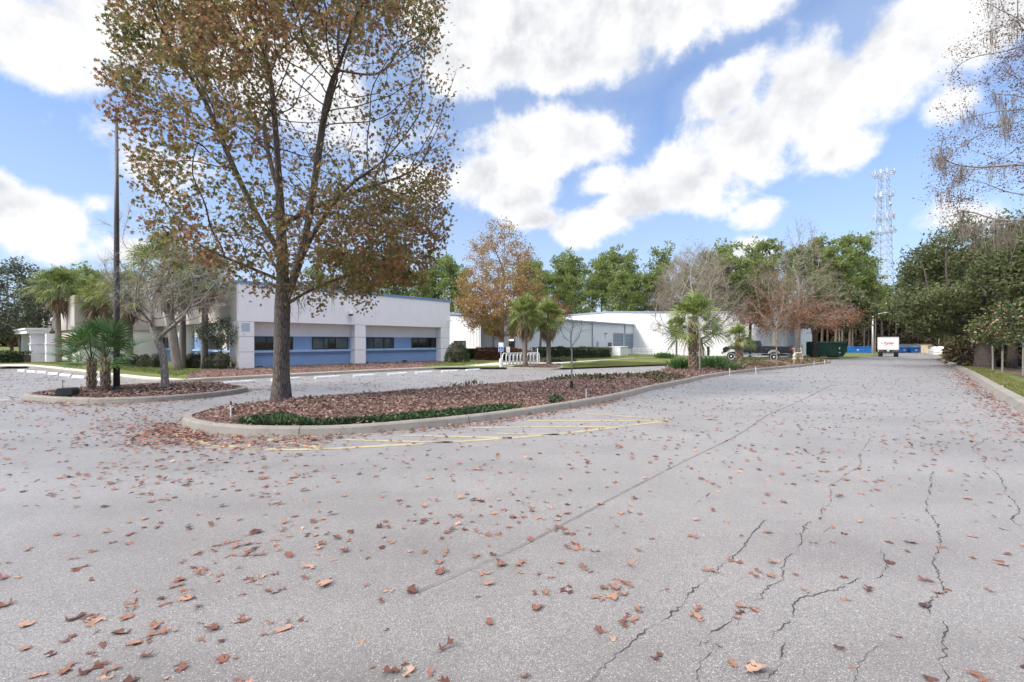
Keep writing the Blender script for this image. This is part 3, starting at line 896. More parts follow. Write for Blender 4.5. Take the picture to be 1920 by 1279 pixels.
CR = [(q4((285, 1085), (300, 1070), (340, 1030), (440, 940), (470, 905), (560, 840), (620, 785), (650, 735), (720, 700), (760, 660), (830, 590), (860, 555), (920, 490), (955, 470)), .011),
      (q4((708, 1090), (690, 1035), (720, 985), (748, 950), (740, 920), (760, 885), (800, 875), (830, 830), (852, 792)), .009),
      (q4((915, 778), (948, 745), (956, 715), (1000, 690), (995, 640), (1005, 605), (1050, 575), (1078, 505), (1120, 475)), .008),
      (q4((940, 1085), (1000, 1020), (1008, 980), (1022, 930)), .010), (q4((985, 918), (980, 895), (1045, 835), (1055, 775), (1130, 755), (1210, 730), (1260, 705), (1305, 688)), .009),
      (q4((1368, 692), (1402, 640), (1398, 610), (1384, 575)), .006),
      (q4((1640, 1085), (1630, 1040), (1612, 1005), (1615, 940), (1622, 850)), .011), (q4((1572, 830), (1552, 795), (1575, 755), (1612, 738), (1605, 705), (1572, 650), (1568, 610), (1582, 580), (1605, 525), (1592, 480), (1570, 440), (1560, 385), (1562, 350), (1582, 290)), .010),
      (q4((1905, 495), (1880, 470), (1895, 430), (1870, 400), (1840, 370), (1822, 310), (1800, 285), (1778, 270), (1780, 240), (1745, 215), (1765, 180), (1800, 160)), .010),
      (q4((1172, 465), (1155, 425), (1185, 400), (1190, 345), (1220, 325), (1240, 308), (1300, 262), (1310, 215), (1350, 160)), .008),
      (q4((1280, 1085), (1310, 1040), (1340, 980), (1390, 940)), .004), (q4((700, 945), (712, 935), (742, 925)), .005), (q4((1168, 520), (1200, 490), (1230, 490)), .004)]
rng = np.random.default_rng(5)
V, F = [], []
for P, w in CR:
    P = resample(P, 0.02)
    if len(P) < 8: P = P[0] + (P[-1] - P[0]) * np.linspace(0, 1, 9)[:, None]
    T = unit(np.gradient(P, axis=0)); nn = np.stack([-T[:, 1], T[:, 0]], 1)
    wob = np.cumsum(rng.normal(size=len(P))) * 0.004; wob -= np.linspace(wob[0], wob[-1], len(P))
    P = P + nn * (wob + rng.normal(size=len(P)) * 0.006)[:, None]
    ww = 0.78 * w * np.clip(0.75 + 0.45 * np.convolve(rng.normal(size=len(P)), np.ones(5) / 2.2, 'same'), 0.12, 2.0)
    ww[:3] *= np.linspace(.2, .8, 3); ww[-3:] *= np.linspace(.8, .2, 3)
    ribbon(V, F, P - nn * ww[:, None] / 2, P + nn * ww[:, None] / 2, 0.003)
me = bpy.data.meshes.new('crack'); me.from_pydata(V, [], F); me.update()
link_mesh('crack', me, M_CRACK, road)
V, F = [], []
line_marking(V, F, px_line((780, 1112), (990, 1018), (1085, 968), (1160, 928), (1290, 862), (1385, 815), (1440, 778)), 0.035, 0.002)
line_marking(V, F, px_line((1440, 778), (1505, 750), (1560, 722)), 0.03, 0.002)
me = bpy.data.meshes.new('seam'); me.from_pydata(V, [], F); me.update()
link_mesh('seam', me, M_SEAM, road)

# ------------------------------------------------------------------ planted islands
ISL = resample(px_line((340, 796), (352, 804), (400, 812.5), (470, 817.5), (560, 818.5), (660, 815.5), (760, 807), (860, 797), (960, 784), (1060, 768), (1160, 749), (1230, 731), (1290, 718.5), (1340, 707), (1420, 696.5), (1500, 688.5), (1548, 682.5),
                               (1556, 679), (1530, 676.5), (1440, 679), (1340, 681.5), (1262, 685), (1250, 689), (1238, 697), (1200, 706), (1120, 712), (1050, 716), (960, 724), (860, 732), (760, 740), (660, 748), (560, 756), (480, 765), (400, 776), (352, 788)), 0.25, True)
ISL2 = resample(px_line((40, 748), (62, 752.5), (120, 756.5), (200, 757.5), (300, 753.5), (400, 745.5), (455, 737.5), (466, 733), (445, 728.5), (391, 722), (330, 722.5), (219, 729), (130, 736), (70, 742)), 0.25, True)
def mound(name, poly, mat, hmax, seed, fall=1.3, step=0.12, lift=0.10):
    poly = poly[::3]
    x0, y0 = poly.min(0); x1, y1 = poly.max(0)
    xs = np.arange(x0, x1, step); ys = np.arange(y0, y1, step)
    XX, YY = np.meshgrid(xs, ys, indexing='ij'); P = np.stack([XX.ravel(), YY.ravel()], 1)
    ok = inside_poly(P, poly); d = dist_poly(P, poly); nz = noise3(seed, 1.6)
    h = lift + hmax * (1 - np.exp(-d / fall)) + 0.025 * nz(np.c_[P, P[:, 0] * 0]) * np.minimum(1, d / .4)
    z = g(P[:, 0], P[:, 1]) + h
    idx = np.arange(len(P)).reshape(XX.shape)
    q = np.stack([idx[:-1, :-1], idx[1:, :-1], idx[1:, 1:], idx[:-1, 1:]], -1).reshape(-1, 4)
    q = q[ok[q].all(1) & (d[q].min(1) > 0.06)]
    used = np.unique(q); mp = np.full(len(P), -1); mp[used] = np.arange(len(used))
    o = link_mesh(name, np_mesh(name, np.c_[P, z][used], [mp[q]]), mat, smooth=True)
    def height(Q):
        dd = dist_poly(Q, poly)
        return g(Q[:, 0], Q[:, 1]) + lift + hmax * (1 - np.exp(-dd / fall)) + 0.025 * nz(np.c_[Q, Q[:, 0] * 0]) * np.minimum(1, dd / .4)
    return o, height
mo1, hI1 = mound('mulch_bed', ISL, M_MULCH, 0.17, 3); tag(mo1, kind='structure')
mo2, hI2 = mound('mulch_bed', ISL2, M_MULCH, 0.10, 4); tag(mo2, kind='structure')
k3 = tag(link_mesh('kerb', kerb_mesh(ISL, 0.19, 0.155, True, 1), M_KERB), kind='structure'); kerb_joints(ISL, 0.19, 0.155, True, 0.03, k3)
k4 = tag(link_mesh('kerb', kerb_mesh(ISL2, 0.19, 0.145, True, 1), M_KERB), kind='structure'); kerb_joints(ISL2, 0.19, 0.145, True, 0.03, k4)

# ------------------------------------------------------------------ fallen leaves
M_DRY = leafmat('dry_leaf', [(0.0, (.10, .042, .032)), (0.3, (.21, .092, .066)), (0.6, (.29, .14, .10)), (0.85, (.37, .21, .15)), (1.0, (.44, .30, .23))], 0.5, 0.85, 0.08, 0.7, 0.25)
M_DRYOBJ = NT('dry_leaf_single')
def _dryobj(t):
    oi = t.n('ShaderNodeObjectInfo')
    c = t.ramp(oi.outputs['Random'], [(0.0, (.085, .035, .027)), (0.3, (.18, .075, .052)), (0.6, (.25, .115, .078)), (0.85, (.31, .17, .115)), (1.0, (.37, .24, .175))])
    f = t.noise(40, 4, 0.6)
    c = t.mix(1.0, c, t.val(f, 0.3, 0.7, 0.65, 1.25), 'MULTIPLY')
    b = t.bsdf(c, 0.65, 0, 0.3)
    return t.done(b)
M_DRYOBJ = _dryobj(M_DRYOBJ)

def oak_leaf_mesh(seed):
    """a lobed, curled dry leaf lying about flat; length about 1"""
    r = np.random.default_rng(seed)
    nl = int(r.integers(2, 4))
    def half(sg):
        out = [(sg * .02, .02), (sg * .045, .10)]
        for k in range(nl):
            u = k / max(1, nl - 1); y0 = .14 + .42 * u
            a = math.radians(58 - 22 * u + r.normal() * 7); ln = (.40, .50, .42)[min(k, 2)] * r.uniform(.75, 1.15)
            tx, ty = ln * math.sin(a), ln * math.cos(a) * .95
            wv = .07 + .03 * u
            out += [(sg * .055, y0), (sg * (tx * .45), y0 + ty * .45 - wv * .55), (sg * (tx * .8 + .03), y0 + ty * .72 - .05), (sg * tx, y0 + ty), (sg * (tx * .62), y0 + ty * .72 + wv * .35), (sg * (tx * .36), y0 + ty * .55 + wv * .6), (sg * .07, y0 + .13)]
        out += [(sg * .075, .72), (sg * .15, .86), (sg * .06, .90)]
        return out
    right, left = half(1), half(-1)
    curl, cup, tw = r.uniform(-.55, .9), r.uniform(0.1, 1.1), r.normal() * 0.5
    def z(x, y): return cup * x * x * 0.9 + curl * 0.3 * (y - .45) ** 2 + tw * x * (y - .4) * 0.5 + 0.02 * math.sin(9 * y + 7 * x)
    bm = bmesh.new()
    outl = [(0, 0)] + right + [(0, 1.04)] + left[::-1]
    f = bm.faces.new([bm.verts.new((x, y, 0)) for x, y in outl])
    bmesh.ops.triangulate(bm, faces=[f])
    # stalk
    a = [bm.verts.new(p) for p in ((-.012, 0.02, 0), (.012, 0.02, 0), (.01, -.22, 0), (-.01, -.22, 0))]; bm.faces.new(a)
    bmesh.ops.subdivide_edges(bm, edges=[e for e in bm.edges if e.calc_length() > .18], cuts=1)
    bmesh.ops.triangulate(bm, faces=bm.faces[:])
    zs = [z(v.co.x, v.co.y) for v in bm.verts]; zm = min(zs)
    for v, q in zip(bm.verts, zs): v.co.z = q - zm
    me = bpy.data.meshes.new('fallen_leaf'); bm.to_mesh(me); bm.free(); me.materials.append(M_DRYOBJ)
    me.polygons.foreach_set('use_smooth', np.ones(len(me.polygons), dtype=bool))
    return me

rng = np.random.default_rng(11)
nzA, nzB = noise3(21, 0.55, 3), noise3(22, 2.4, 2)
def road_leaves():
    P = []
    n = 110000
    Y = np.sqrt(rng.uniform(1.9 ** 2, 42 ** 2, n)); X = rng.uniform(-1.25, 1.22, n) * Y
    Q = np.stack([X, Y], 1)
    px = CX + FPX * X / Y
    left = np.clip(1.15 - px / 1500, 0.16, 1.1)
    cl = np.clip(0.45 + 0.7 * nzA(np.c_[Q, X * 0]), 0.1, 2.2) * np.clip(0.55 + 0.9 * nzB(np.c_[Q, X * 0]), 0.05, 2.5)
    dens = 52 * left * cl + 11.0
    dens *= np.interp(Y, [2, 7, 10, 14, 22, 42], [0.95, 1.1, 1.2, 0.75, 0.42, 0.26])
    dens += 26 * np.exp(-(((px - 430) / 75) ** 2 + ((Y - 6.2) / 0.5) ** 2)) + 10 * np.exp(-(((px - 560) / 60) ** 2 + ((Y - 6.6) / 0.35) ** 2))
    area = 2.47 * (42 ** 2 - 1.9 ** 2) / 2
    keep = rng.uniform(0, 1, n) < dens * area / n
    Q = Q[keep]
    RP_ = np.array(road_poly)[::2]
    ok = inside_poly(Q, RP_) & ~inside_poly(Q, ISL) & ~inside_poly(Q, ISL2)
    return Q[ok]
RL = road_leaves()
def along(poly_pts, n, off, spread):
    P = resample(poly_pts, 0.2); i = rng.integers(0, len(P) - 1, n)
    return P[i] + (np.abs(rng.normal(size=n)) * spread + off)[:, None] * offset_dir(P)[i] + rng.normal(size=(n, 2)) * 0.1
def offset_dir(P):
    T = unit(np.gradient(P, axis=0)); return np.stack([T[:, 1], -T[:, 0]], 1)
pile = np.concatenate([along(px_line((345, 800), (400, 813), (470, 818), (560, 819), (640, 817)), 900, 0.05, 0.55),
                       along(px_line((335, 792), (345, 804), (400, 815), (430, 818)), 420, 0.1, 0.6),
                       along(px_line((560, 819), (660, 816), (760, 807), (900, 793), (1060, 768), (1160, 748)), 620, 0.02, 0.16),
                       along([p for p in RE_PX[1:8]], 1200, 0.04, 0.2), along([p for p in RE_PX[3:8]], 800, 0.05, 0.35),
                       along(px_line((50, 752), (120, 757), (200, 758), (300, 754), (400, 746)), 260, 0.02, 0.25),
                       along(px_line((1160, 749), (1230, 731), (1340, 707), (1500, 688)), 260, 0.0, 0.25)])
ok = inside_poly(pile, np.array(road_poly)) & ~inside_poly(pile, ISL) & ~inside_poly(pile, ISL2)
pile = pile[ok]
order = np.argsort(RL[:, 1])
vis = [i for i in order if abs(RL[i, 0] / RL[i, 1]) < 1.14 and RL[i, 1] > 2.25]
solo = vis[:300]; rest = np.array(sorted(set(range(len(RL))) - set(solo)))
LMESH = [oak_leaf_mesh(100 + i) for i in range(14)]
for k, i in enumerate(solo):
    o = bpy.data.objects.new('fallen_leaf', LMESH[k % 14]); COL.objects.link(o)
    o.location = (RL[i, 0], RL[i, 1], float(g(*RL[i])) + 0.004)
    s = float(np.clip(rng.normal(0.074, 0.024), 0.03, 0.125)); o.scale = (s * rng.uniform(.85, 1.1), s, s * rng.uniform(.7, 1.3))
    flip = math.pi if (k % 4 == 0) else 0
    o.rotation_euler = (rng.normal() * 0.12, rng.normal() * 0.12, rng.uniform(0, 6.28))
    tag(o, 'dry brown lobed oak leaf lying loose on the open grey asphalt nearest the viewer', 'leaf', 'loose oak leaves on the near asphalt')

def leaf_litter(name, P2, z, size, seed, tmpl=LOBED, flatness=0.92, mat=None, tilt=0.28, label=None, parent=None):
    r = np.random.default_rng(seed); n = len(P2)
    P = np.c_[P2, z]
    ang = r.uniform(0, 6.28, n)
    axis = np.stack([np.cos(ang), np.sin(ang), r.normal(size=n) * tilt], 1)
    V, FS = scatter(r, P, r.uniform(*size, n), tmpl, axis=axis * 6, axis_jit=0.6, flat=flatness)
    o = link_mesh(name, leaf_mesh(name, [(V, FS)]), mat or M_DRY, parent)
    return tag(o, label, kind='stuff')
allr = np.concatenate([RL[rest], pile])
leaf_litter('fallen_leaves', allr, g(allr[:, 0], allr[:, 1]) + 0.006 + np.r_[np.zeros(len(rest)), rng.uniform(0, 0.03, len(pile))], (0.04, 0.10), 31, label='dry oak leaves scattered over the pavement and drifted against the kerbs')

def fill_poly(poly, n, dens=None, margin=0.16):
    if len(poly) > 150: poly = poly[::4]
    x0, y0 = poly.min(0); x1, y1 = poly.max(0); out = []; tot = 0
    while tot < n:
        P = np.stack([rng.uniform(x0, x1, n), rng.uniform(y0, y1, n)], 1)
        P = P[inside_poly(P, poly)]; P = P[dist_poly(P, poly) > margin]
        if dens is not None: P = P[rng.uniform(0, 1, len(P)) < dens(P)]
        out.append(P); tot += len(P)
    return np.concatenate(out)[:n]
nearw = lambda P: np.clip(14.0 / P[:, 1], 0.12, 1.0) ** 1.6
M_LIT = leafmat('island_litter', [(0.0, (.085, .05, .04)), (0.3, (.175, .105, .085)), (0.6, (.26, .165, .135)), (0.85, (.35, .25, .205)), (1.0, (.43, .34, .29))], 0.5, 0.85, 0.08, 0.75, 0.2)
LI = fill_poly(ISL, 40000, nearw)
leaf_litter('leaf_litter', LI, hI1(LI) + rng.uniform(0.0, 0.05, len(LI)), (0.035, 0.088), 32, mat=M_LIT, tilt=0.45, flatness=0.75, label='thick brown leaf litter over the long planted island')
LI2 = fill_poly(ISL2, 7000)
M_DRY2 = leafmat('bark_chip', [(0.0, (.08, .048, .04)), (0.5, (.18, .115, .095)), (1.0, (.33, .25, .21))], 0.8, 0.9, 0.0, 0.8, 0.2)
leaf_litter('leaf_litter', LI2, hI2(LI2) + rng.uniform(0.0, 0.035, len(LI2)), (0.05, 0.10), 33, mat=M_DRY2, tilt=0.35, flatness=0.8, label='reddish leaf and bark litter over the flagpole island')
bp = np.array(px_line((352, 714), (404, 712.5), (520, 706), (640, 699.5), (760, 694), (800, 690.5), (836, 684), (815, 677), (700, 679), (560, 684), (450, 692), (425, 695), (380, 699), (352, 707)))
LB = fill_poly(bp, 7000, margin=0.05)
leaf_litter('leaf_litter', LB, g(LB[:, 0], LB[:, 1]) + 0.12 + rng.uniform(0, 0.04, len(LB)), (0.06, 0.12), 34, mat=M_DRY2, label='brown mulch and leaves in the bed before the offices')
bp = np.array(px_line((958, 691), (985, 688.6), (1030, 686), (1050, 687), (1052, 691), (1040, 693), (994, 692.6)))
LB = fill_poly(bp, 1500, margin=0.02)
leaf_litter('leaf_litter', LB, g(LB[:, 0], LB[:, 1]) + 0.14 + rng.uniform(0, 0.04, len(LB)), (0.08, 0.14), 35, mat=M_DRY2, label='mulch and leaves in the bed under the pair of palms')

# low green ground cover on the islands, grass blades on the verges
M_COVER = leafmat('ground_cover', [(0.0, (.018, .038, .016)), (0.5, (.045, .082, .03)), (1.0, (.11, .15, .06))], 1.5, 0.7, 0.15, 0.5, 0.3)
M_COVER2 = leafmat('dry_cover', [(0.0, (.06, .055, .025)), (0.5, (.11, .10, .045)), (1.0, (.2, .16, .085))], 1.2, 0.7, 0.1, 0.6, 0.3)
M_GRASS = leafmat('grass_blade', [(0.0, (.09, .11, .03)), (0.4, (.14, .18, .045)), (0.75, (.2, .22, .07)), (1.0, (.3, .24, .12))], 0.35, 0.55, 0.2, 0.6, 0.2)
T_BLADE = (np.array([(-.06, 0, 0), (.06, 0, 0), (.045, .55, .03), (-.045, .55, .03), (0, 1, -.08)]), [np.array([(0, 1, 2, 3)]), np.array([(3, 2, 4)])])
front = np.array(px_line((395, 808), (470, 813), (560, 814.5), (660, 812), (760, 804), (860, 794), (960, 780), (1050, 764)))
def near_line(line, w):
    def f(P):
        d = np.full(len(P), 1e9)
        for a, b in zip(line[:-1], line[1:]):
            ab = b - a; s = np.clip(((P - a) @ ab) / (ab @ ab), 0, 1); d = np.minimum(d, np.linalg.norm(P - a - s[:, None] * ab, axis=1))
        cl = noise3(77, 1.3)(np.c_[P, P[:, 0] * 0])
        return (d < w * (0.62 + 0.5 * cl)) * np.where(P[:, 0] < -1.8, 1.0, 0.5)
    return f
GC = fill_poly(ISL, 6500, near_line(front, 0.56), 0.2)
V, FS = scatter(rng, np.c_[GC, hI1(GC) + rng.uniform(0, 0.07, len(GC))], rng.uniform(0.05, 0.10, len(GC)), LEAF, axis=np.array([0, 0, 1.1]), axis_jit=0.9)
tag(link_mesh('ground_cover', leaf_mesh('ground_cover', [(V, FS)]), M_COVER), 'low dark green plants along the near rim of the long island', kind='stuff')
far = np.array(px_line((1085, 726), (1160, 718), (1250, 703), (1300, 697), (1400, 688), (1480, 683)))
def farw(P):
    cl = noise3(78, 0.9)(np.c_[P, P[:, 0] * 0])
    return ((P[:, 1] > 15.0) & (cl > -0.15)) * 1.0
GC = fill_poly(ISL, 12000, farw, 0.3)
V, FS = scatter(rng, np.c_[GC, hI1(GC) + rng.uniform(0, 0.10, len(GC))], rng.uniform(0.08, 0.17, len(GC)), LEAF, axis=np.array([0, 0, 0.8]), axis_jit=1.0)
tag(link_mesh('ground_cover', leaf_mesh('ground_cover', [(V, FS)]), M_COVER2), 'dull olive ground cover over the far half of the long island', kind='stuff')
vp = np.array(list(RE_PX[1:8]) + px_line((1990, 740), (1920, 715), (1880, 700), (1840, 690), (1800, 676)))
GB = fill_poly(vp, 26000, lambda P: np.clip(13.0 / P[:, 1], 0.1, 1) ** 1.5, 0.42)
V, FS = scatter(rng, np.c_[GB, g(GB[:, 0], GB[:, 1]) + 0.105], rng.uniform(0.04, 0.10, len(GB)), T_BLADE, axis=np.array([0, 0, 1.2]), axis_jit=0.7)
tag(link_mesh('grass', leaf_mesh('grass', [(V, FS)]), M_GRASS), 'short green grass on the verge by the woods', kind='stuff')
LV = fill_poly(vp, 1500, None, 0.4)
leaf_litter('fallen_leaves', LV, g(LV[:, 0], LV[:, 1]) + 0.14, (0.05, 0.11), 36, label='brown leaves lying on the grass verge by the woods')
gp = np.array(px_line((0, 685), (60, 684), (150, 690), (240, 700), (330, 711), (352, 708), (380, 699), (330, 697), (240, 692), (100, 683)))
GB = fill_poly(gp, 7000, None, 0.02)
gp2 = np.array(px_line((790, 690), (850, 690), (900, 688), (930, 683), (870, 679), (842, 681)))
GB = np.concatenate([GB, fill_poly(gp2, 4000, None, 0.02)])
gp3 = np.array(px_line((1062, 681), (1190, 673), (1240, 671), (1240, 667), (1150, 669), (1010, 679)))
GB = np.concatenate([GB, fill_poly(gp3, 5000, None, 0.02)])
V, FS = scatter(rng, np.c_[GB, g(GB[:, 0], GB[:, 1]) + 0.11], rng.uniform(0.07, 0.16, len(GB)), T_BLADE, axis=np.array([0, 0, 1.0]), axis_jit=0.8)
tag(link_mesh('grass', leaf_mesh('grass', [(V, FS)]), M_GRASS), 'rough green grass between the buildings and the kerb', kind='stuff')
# ------------------------------------------------------------------ offices and warehouse (local frame: x along the road, y away behind the front, z up)
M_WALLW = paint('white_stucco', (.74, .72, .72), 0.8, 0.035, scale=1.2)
M_TAN = paint('tan_wall', (.44, .385, .335), 0.85, 0.08, scale=0.8)  # darker tan base colour for the upper side and wing walls
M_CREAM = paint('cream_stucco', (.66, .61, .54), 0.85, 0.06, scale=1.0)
M_BLUE = paint('blue_stucco', (.185, .285, .46), 0.75, 0.07, scale=1.0)
M_LBLUE = paint('pale_blue_trim', (.30, .42, .60), 0.6, 0.05)
M_CAP = paint('blue_metal_cap', (.155, .245, .40), 0.45, 0.06)
M_LINE = paint('joint_shadow_gap', (.22, .22, .23), 0.9, 0.05)
M_FRAME = paint('black_window_frame', (.018, .019, .02), 0.4, 0.1)
M_BLK = paint('black_plastic', (.02, .02, .021), 0.45, 0.15)
M_GREYM = paint('grey_metal', (.36, .37, .38), 0.4, 0.1, 0.6)
M_ROOFG = paint('grey_roof', (.33, .34, .35), 0.8, 0.1)
def glass_mat(name, tint, blind=None):
    t = NT(name)
    f = t.noise(0.7, 3, 0.5)
    c = t.ramp(f, [(0.35, tuple(x * .6 for x in tint)), (0.65, tint)])
    b = t.bsdf(c, 0.04, 0, 0.5); b.inputs['Coat Weight'].default_value = 0.15; b.inputs['Coat Roughness'].default_value = 0.03
    return t.done(b)
M_GLASS = glass_mat('dark_window_glass', (.012, .014, .016))
M_GLASSB = glass_mat('window_glass_over_blinds', (.075, .105, .11))

C1 = G(448, 697)                                       # near corner of the offices
def plane_hit(org, ex, px, py=None):
    """where the sight line through photo pixel px meets the vertical plane through org along ex: distance along, height"""
    a = (px - CX) / FPX
    # (ox + s ex) = a (oy + s ey)
    s = (a * org[1] - org[0]) / (ex[0] - a * ex[1])
    Y = org[1] + s * ex[1]
    return s, (None if py is None else H - (py - CY) / FPX * Y)
C1 = np.array([(448 - CX) / FPX * 26.0, 26.0])
OFF_Z = 0.10
off = thing('office_building', 'long low white office building with blue panels, dark window strips and a blue roof edge', 'office building', (C1[0], C1[1], 0), ROADROT)
fu = lambda px, py=None: plane_hit(C1, D, px, py)      # on the front
su = lambda px, py=None: plane_hit(C1, -N, px, py)     # on the near side (distance back)
LEN = fu(843.5)[0]; TOP = 5.03
BAND = fu(686, 610)[1]
W_TOP = 2.02; W_BOT = 1.17
zt = lambda px, py: fu(px, py)[1]
W_BOT = zt(585, 656); W_TOP = zt(585, 632); SILL = W_BOT - 0.13
DEPTH = 30.0
# upper band: a projecting box
m = MB(); m.box(0, LEN, -0.002, 0.3, BAND, TOP); m.box(LEN - 0.3, LEN, 0.3, DEPTH, BAND, TOP)
m.build('wall', M_WALLW, off, bevel=0.0)
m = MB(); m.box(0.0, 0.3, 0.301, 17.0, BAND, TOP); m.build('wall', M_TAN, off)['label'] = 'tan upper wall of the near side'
REC = 0.62
m = MB(); m.box(0.62, LEN - 0.62, REC, REC + 0.2, W_TOP + 0.02, BAND + 0.2); m.build('wall', M_WALLW, off)['label'] = 'white strip above the windows'
# soffit of the band and the roof behind
m = MB(); m.box(0.3, LEN - 0.3, 0.3, DEPTH, TOP - 0.5, TOP - 0.3); m.build('roof', M_ROOFG, off)
m = MB(); m.box(0.3, LEN - 0.3, 0.3, REC + 0.001, BAND + 0.02, BAND + 0.1); m.box(0.3, REC, REC, 17, BAND + 0.02, BAND + .1); m.build('soffit', M_CREAM, off)
m = MB(); m.box(-0.04, LEN + 0.04, -0.05, 0.33, TOP, TOP + 0.16); m.box(-0.04, 0.33, 0.33, 17, TOP, TOP + 0.16); m.box(LEN - .33, LEN + 0.04, 0.33, DEPTH, TOP, TOP + .16); m.build('roof_edge', M_CAP, off, bevel=0.01)
# piers
a1 = fu(477)[0]; b0, b1 = fu(666)[0], fu(686)[0]; c0 = fu(827)[0]
def pier(x0, x1, y0, y1, mat, label=None):
    m = MB(); m.box(x0, x1, y0, y1, -0.3, BAND - 0.004); o = m.build('pier', mat, off)
    m = MB()
    for z in (W_TOP - 0.01, W_BOT - 0.08): m.box(x0 - .003, x1 + .003, y0 - .003, y1 + .003, z - 0.012, z + 0.012)
    m.build('joint_line', M_LINE, o)
    if label: o['label'] = label
    return o
pier(0.02, a1, 0.01, 1.3, M_WALLW, 'corner pier with a grey plaque'); pier(b0, b1, 0.01, REC + 0.05, M_WALLW, 'middle pier'); pier(c0, LEN - 0.01, 0.01, 1.3, M_WALLW, 'end pier')
m = MB(); m.box(0.0, 0.015, 0.012, 1.29, -0.3, BAND - .006); m.build('pier_side', M_CREAM, off)
# blue lower front with the sill ledge
for x0, x1 in ((a1, b0), (b1, c0)):
    m = MB(); m.box(x0, x1, REC, REC + 0.2, -0.3, W_TOP + 0.02); m.build('blue_wall', M_BLUE, off)
    m = MB(); m.box(x0 + .003, x1 - .003, REC - 0.13, REC - .002, SILL - 0.03, SILL + 0.11); m.build('sill', M_LBLUE, off, bevel=0.012)
    m = MB(); m.box(x0 + .003, x1 - .003, REC - 0.045, REC - .002, SILL - 0.16, SILL - 0.033); m.build('sill_foot', M_BLUE, off, bevel=0.008)
def window(org_x0, org_x1, z0, z1, y, n, mat, parent, gaps=None, horiz=True, front=-1):
    """a strip window: frame with mullions, one pane sheet behind it (local x range on the front)"""
    m = MB(); fw = 0.06
    m.box(org_x0, org_x1, y - 0.05, y - 0.001, z0, z0 + fw); m.box(org_x0, org_x1, y - 0.05, y - 0.001, z1 - fw, z1)
    xs = [org_x0 + (org_x1 - org_x0) * k / n for k in range(n + 1)] if gaps is None else gaps
    for k, x in enumerate(xs):
        w = fw if 0 < k < len(xs) - 1 else fw * 0.9
        xx = min(max(x - w / 2, org_x0), org_x1 - w)
        m.box(xx, xx + w, y - 0.053, y - 0.001, z0 + fw, z1 - fw)
    o = m.build('window', M_FRAME, parent)
    for k in range(len(xs) - 1):
        p = MB(); p.box(xs[k] + .02, xs[k + 1] - .02, y - 0.018, y - 0.008, z0 + .03, z1 - .03)
        p.build('pane', mat[k % len(mat)] if isinstance(mat, list) else mat, o)
    return o
for (p0, p1, gl, gp) in ((477, 549, M_GLASS, (500, 524)), (585, 652.5, [M_GLASSB, M_GLASSB, M_GLASS, M_GLASSB], (607, 615.5, 629)), (687.5, 738, M_GLASSB, (700.5, 719)), (771.5, 819, M_GLASS, (784, 801))):
    # the recess lies deeper than the band: aim at its plane
    org = C1 - N * REC
    f = lambda px: plane_hit(org, D, px)[0]
    window(max(f(p0), a1 + .02), f(p1), W_BOT, W_TOP, REC, 3, gl, off, gaps=[max(f(p0), a1 + .02)] + [f(q) for q in gp] + [f(p1)])
# panel joints of the band
m = MB()
for px in (560, 627, 704, 769): x = fu(px)[0]; m.box(x - .006, x + .006, -0.005, 0.0, BAND, TOP)
m.build('joint_line', paint('panel_joint', (.52, .51, .51), .8, .03), off)
# small gear on the front
x, z = fu(655, 589)
m = MB(); m.lathe([(0.02, 0.30), (0.13, 0.28), (0.15, 0.16), (0.15, 0.08), (0.12, 0.0), (0.02, -0.02)], 14, (x, -0.22, z - 0.12)); m.box(x - .05, x + .05, -0.2, -0.004, z + 0.02, z + 0.13); m.box(x - .09, x + .09, -0.03, -0.003, z - 0.1, z + .25); o = m.build('wall_lamp', M_WHITE, off, smooth=False)
m = MB(); m.lathe([(0.02, -0.02), (0.13, 0.0), (0.155, 0.07), (0.152, 0.1)], 14, (x, -0.22, z - 0.13)); m.build('lens', M_BLK, o)
x, z = fu(842, 602)
m = MB(); m.box(x - .2, x - .06, -0.36, -0.1, z - .04, z + .06); m.box(x - .15, x - .11, -0.15, -0.003, z + .02, z + .08); m.build('security_camera', M_WHITE, off, bevel=.01)
x, z = fu(461, 613.5)
m = MB(); m.box(x - .21, x + .21, -0.012, 0.008, z - .22, z + .22); m.build('plaque', paint('grey_blue_plaque', (.38, .42, .50), .5, .12, scale=9), off)
for px, py in ((494, 690), (694, 684.5), (768, 682)):
    x = fu(px)[0]; m = MB(); m.box(x - .22, x + .22, REC - 0.03, REC - .001, 0.02, 0.18); m.build('wall_vent', M_BLK, off)
x = fu(479)[0]; m = MB(); m.tube([(x, 0.4, 0.62), (x, 0.28, 0.55), (x, 0.25, 0.1), (x, 0.1, 0.02)], 0.05, 8); m.build('downspout', M_WHITE, off, smooth=True)
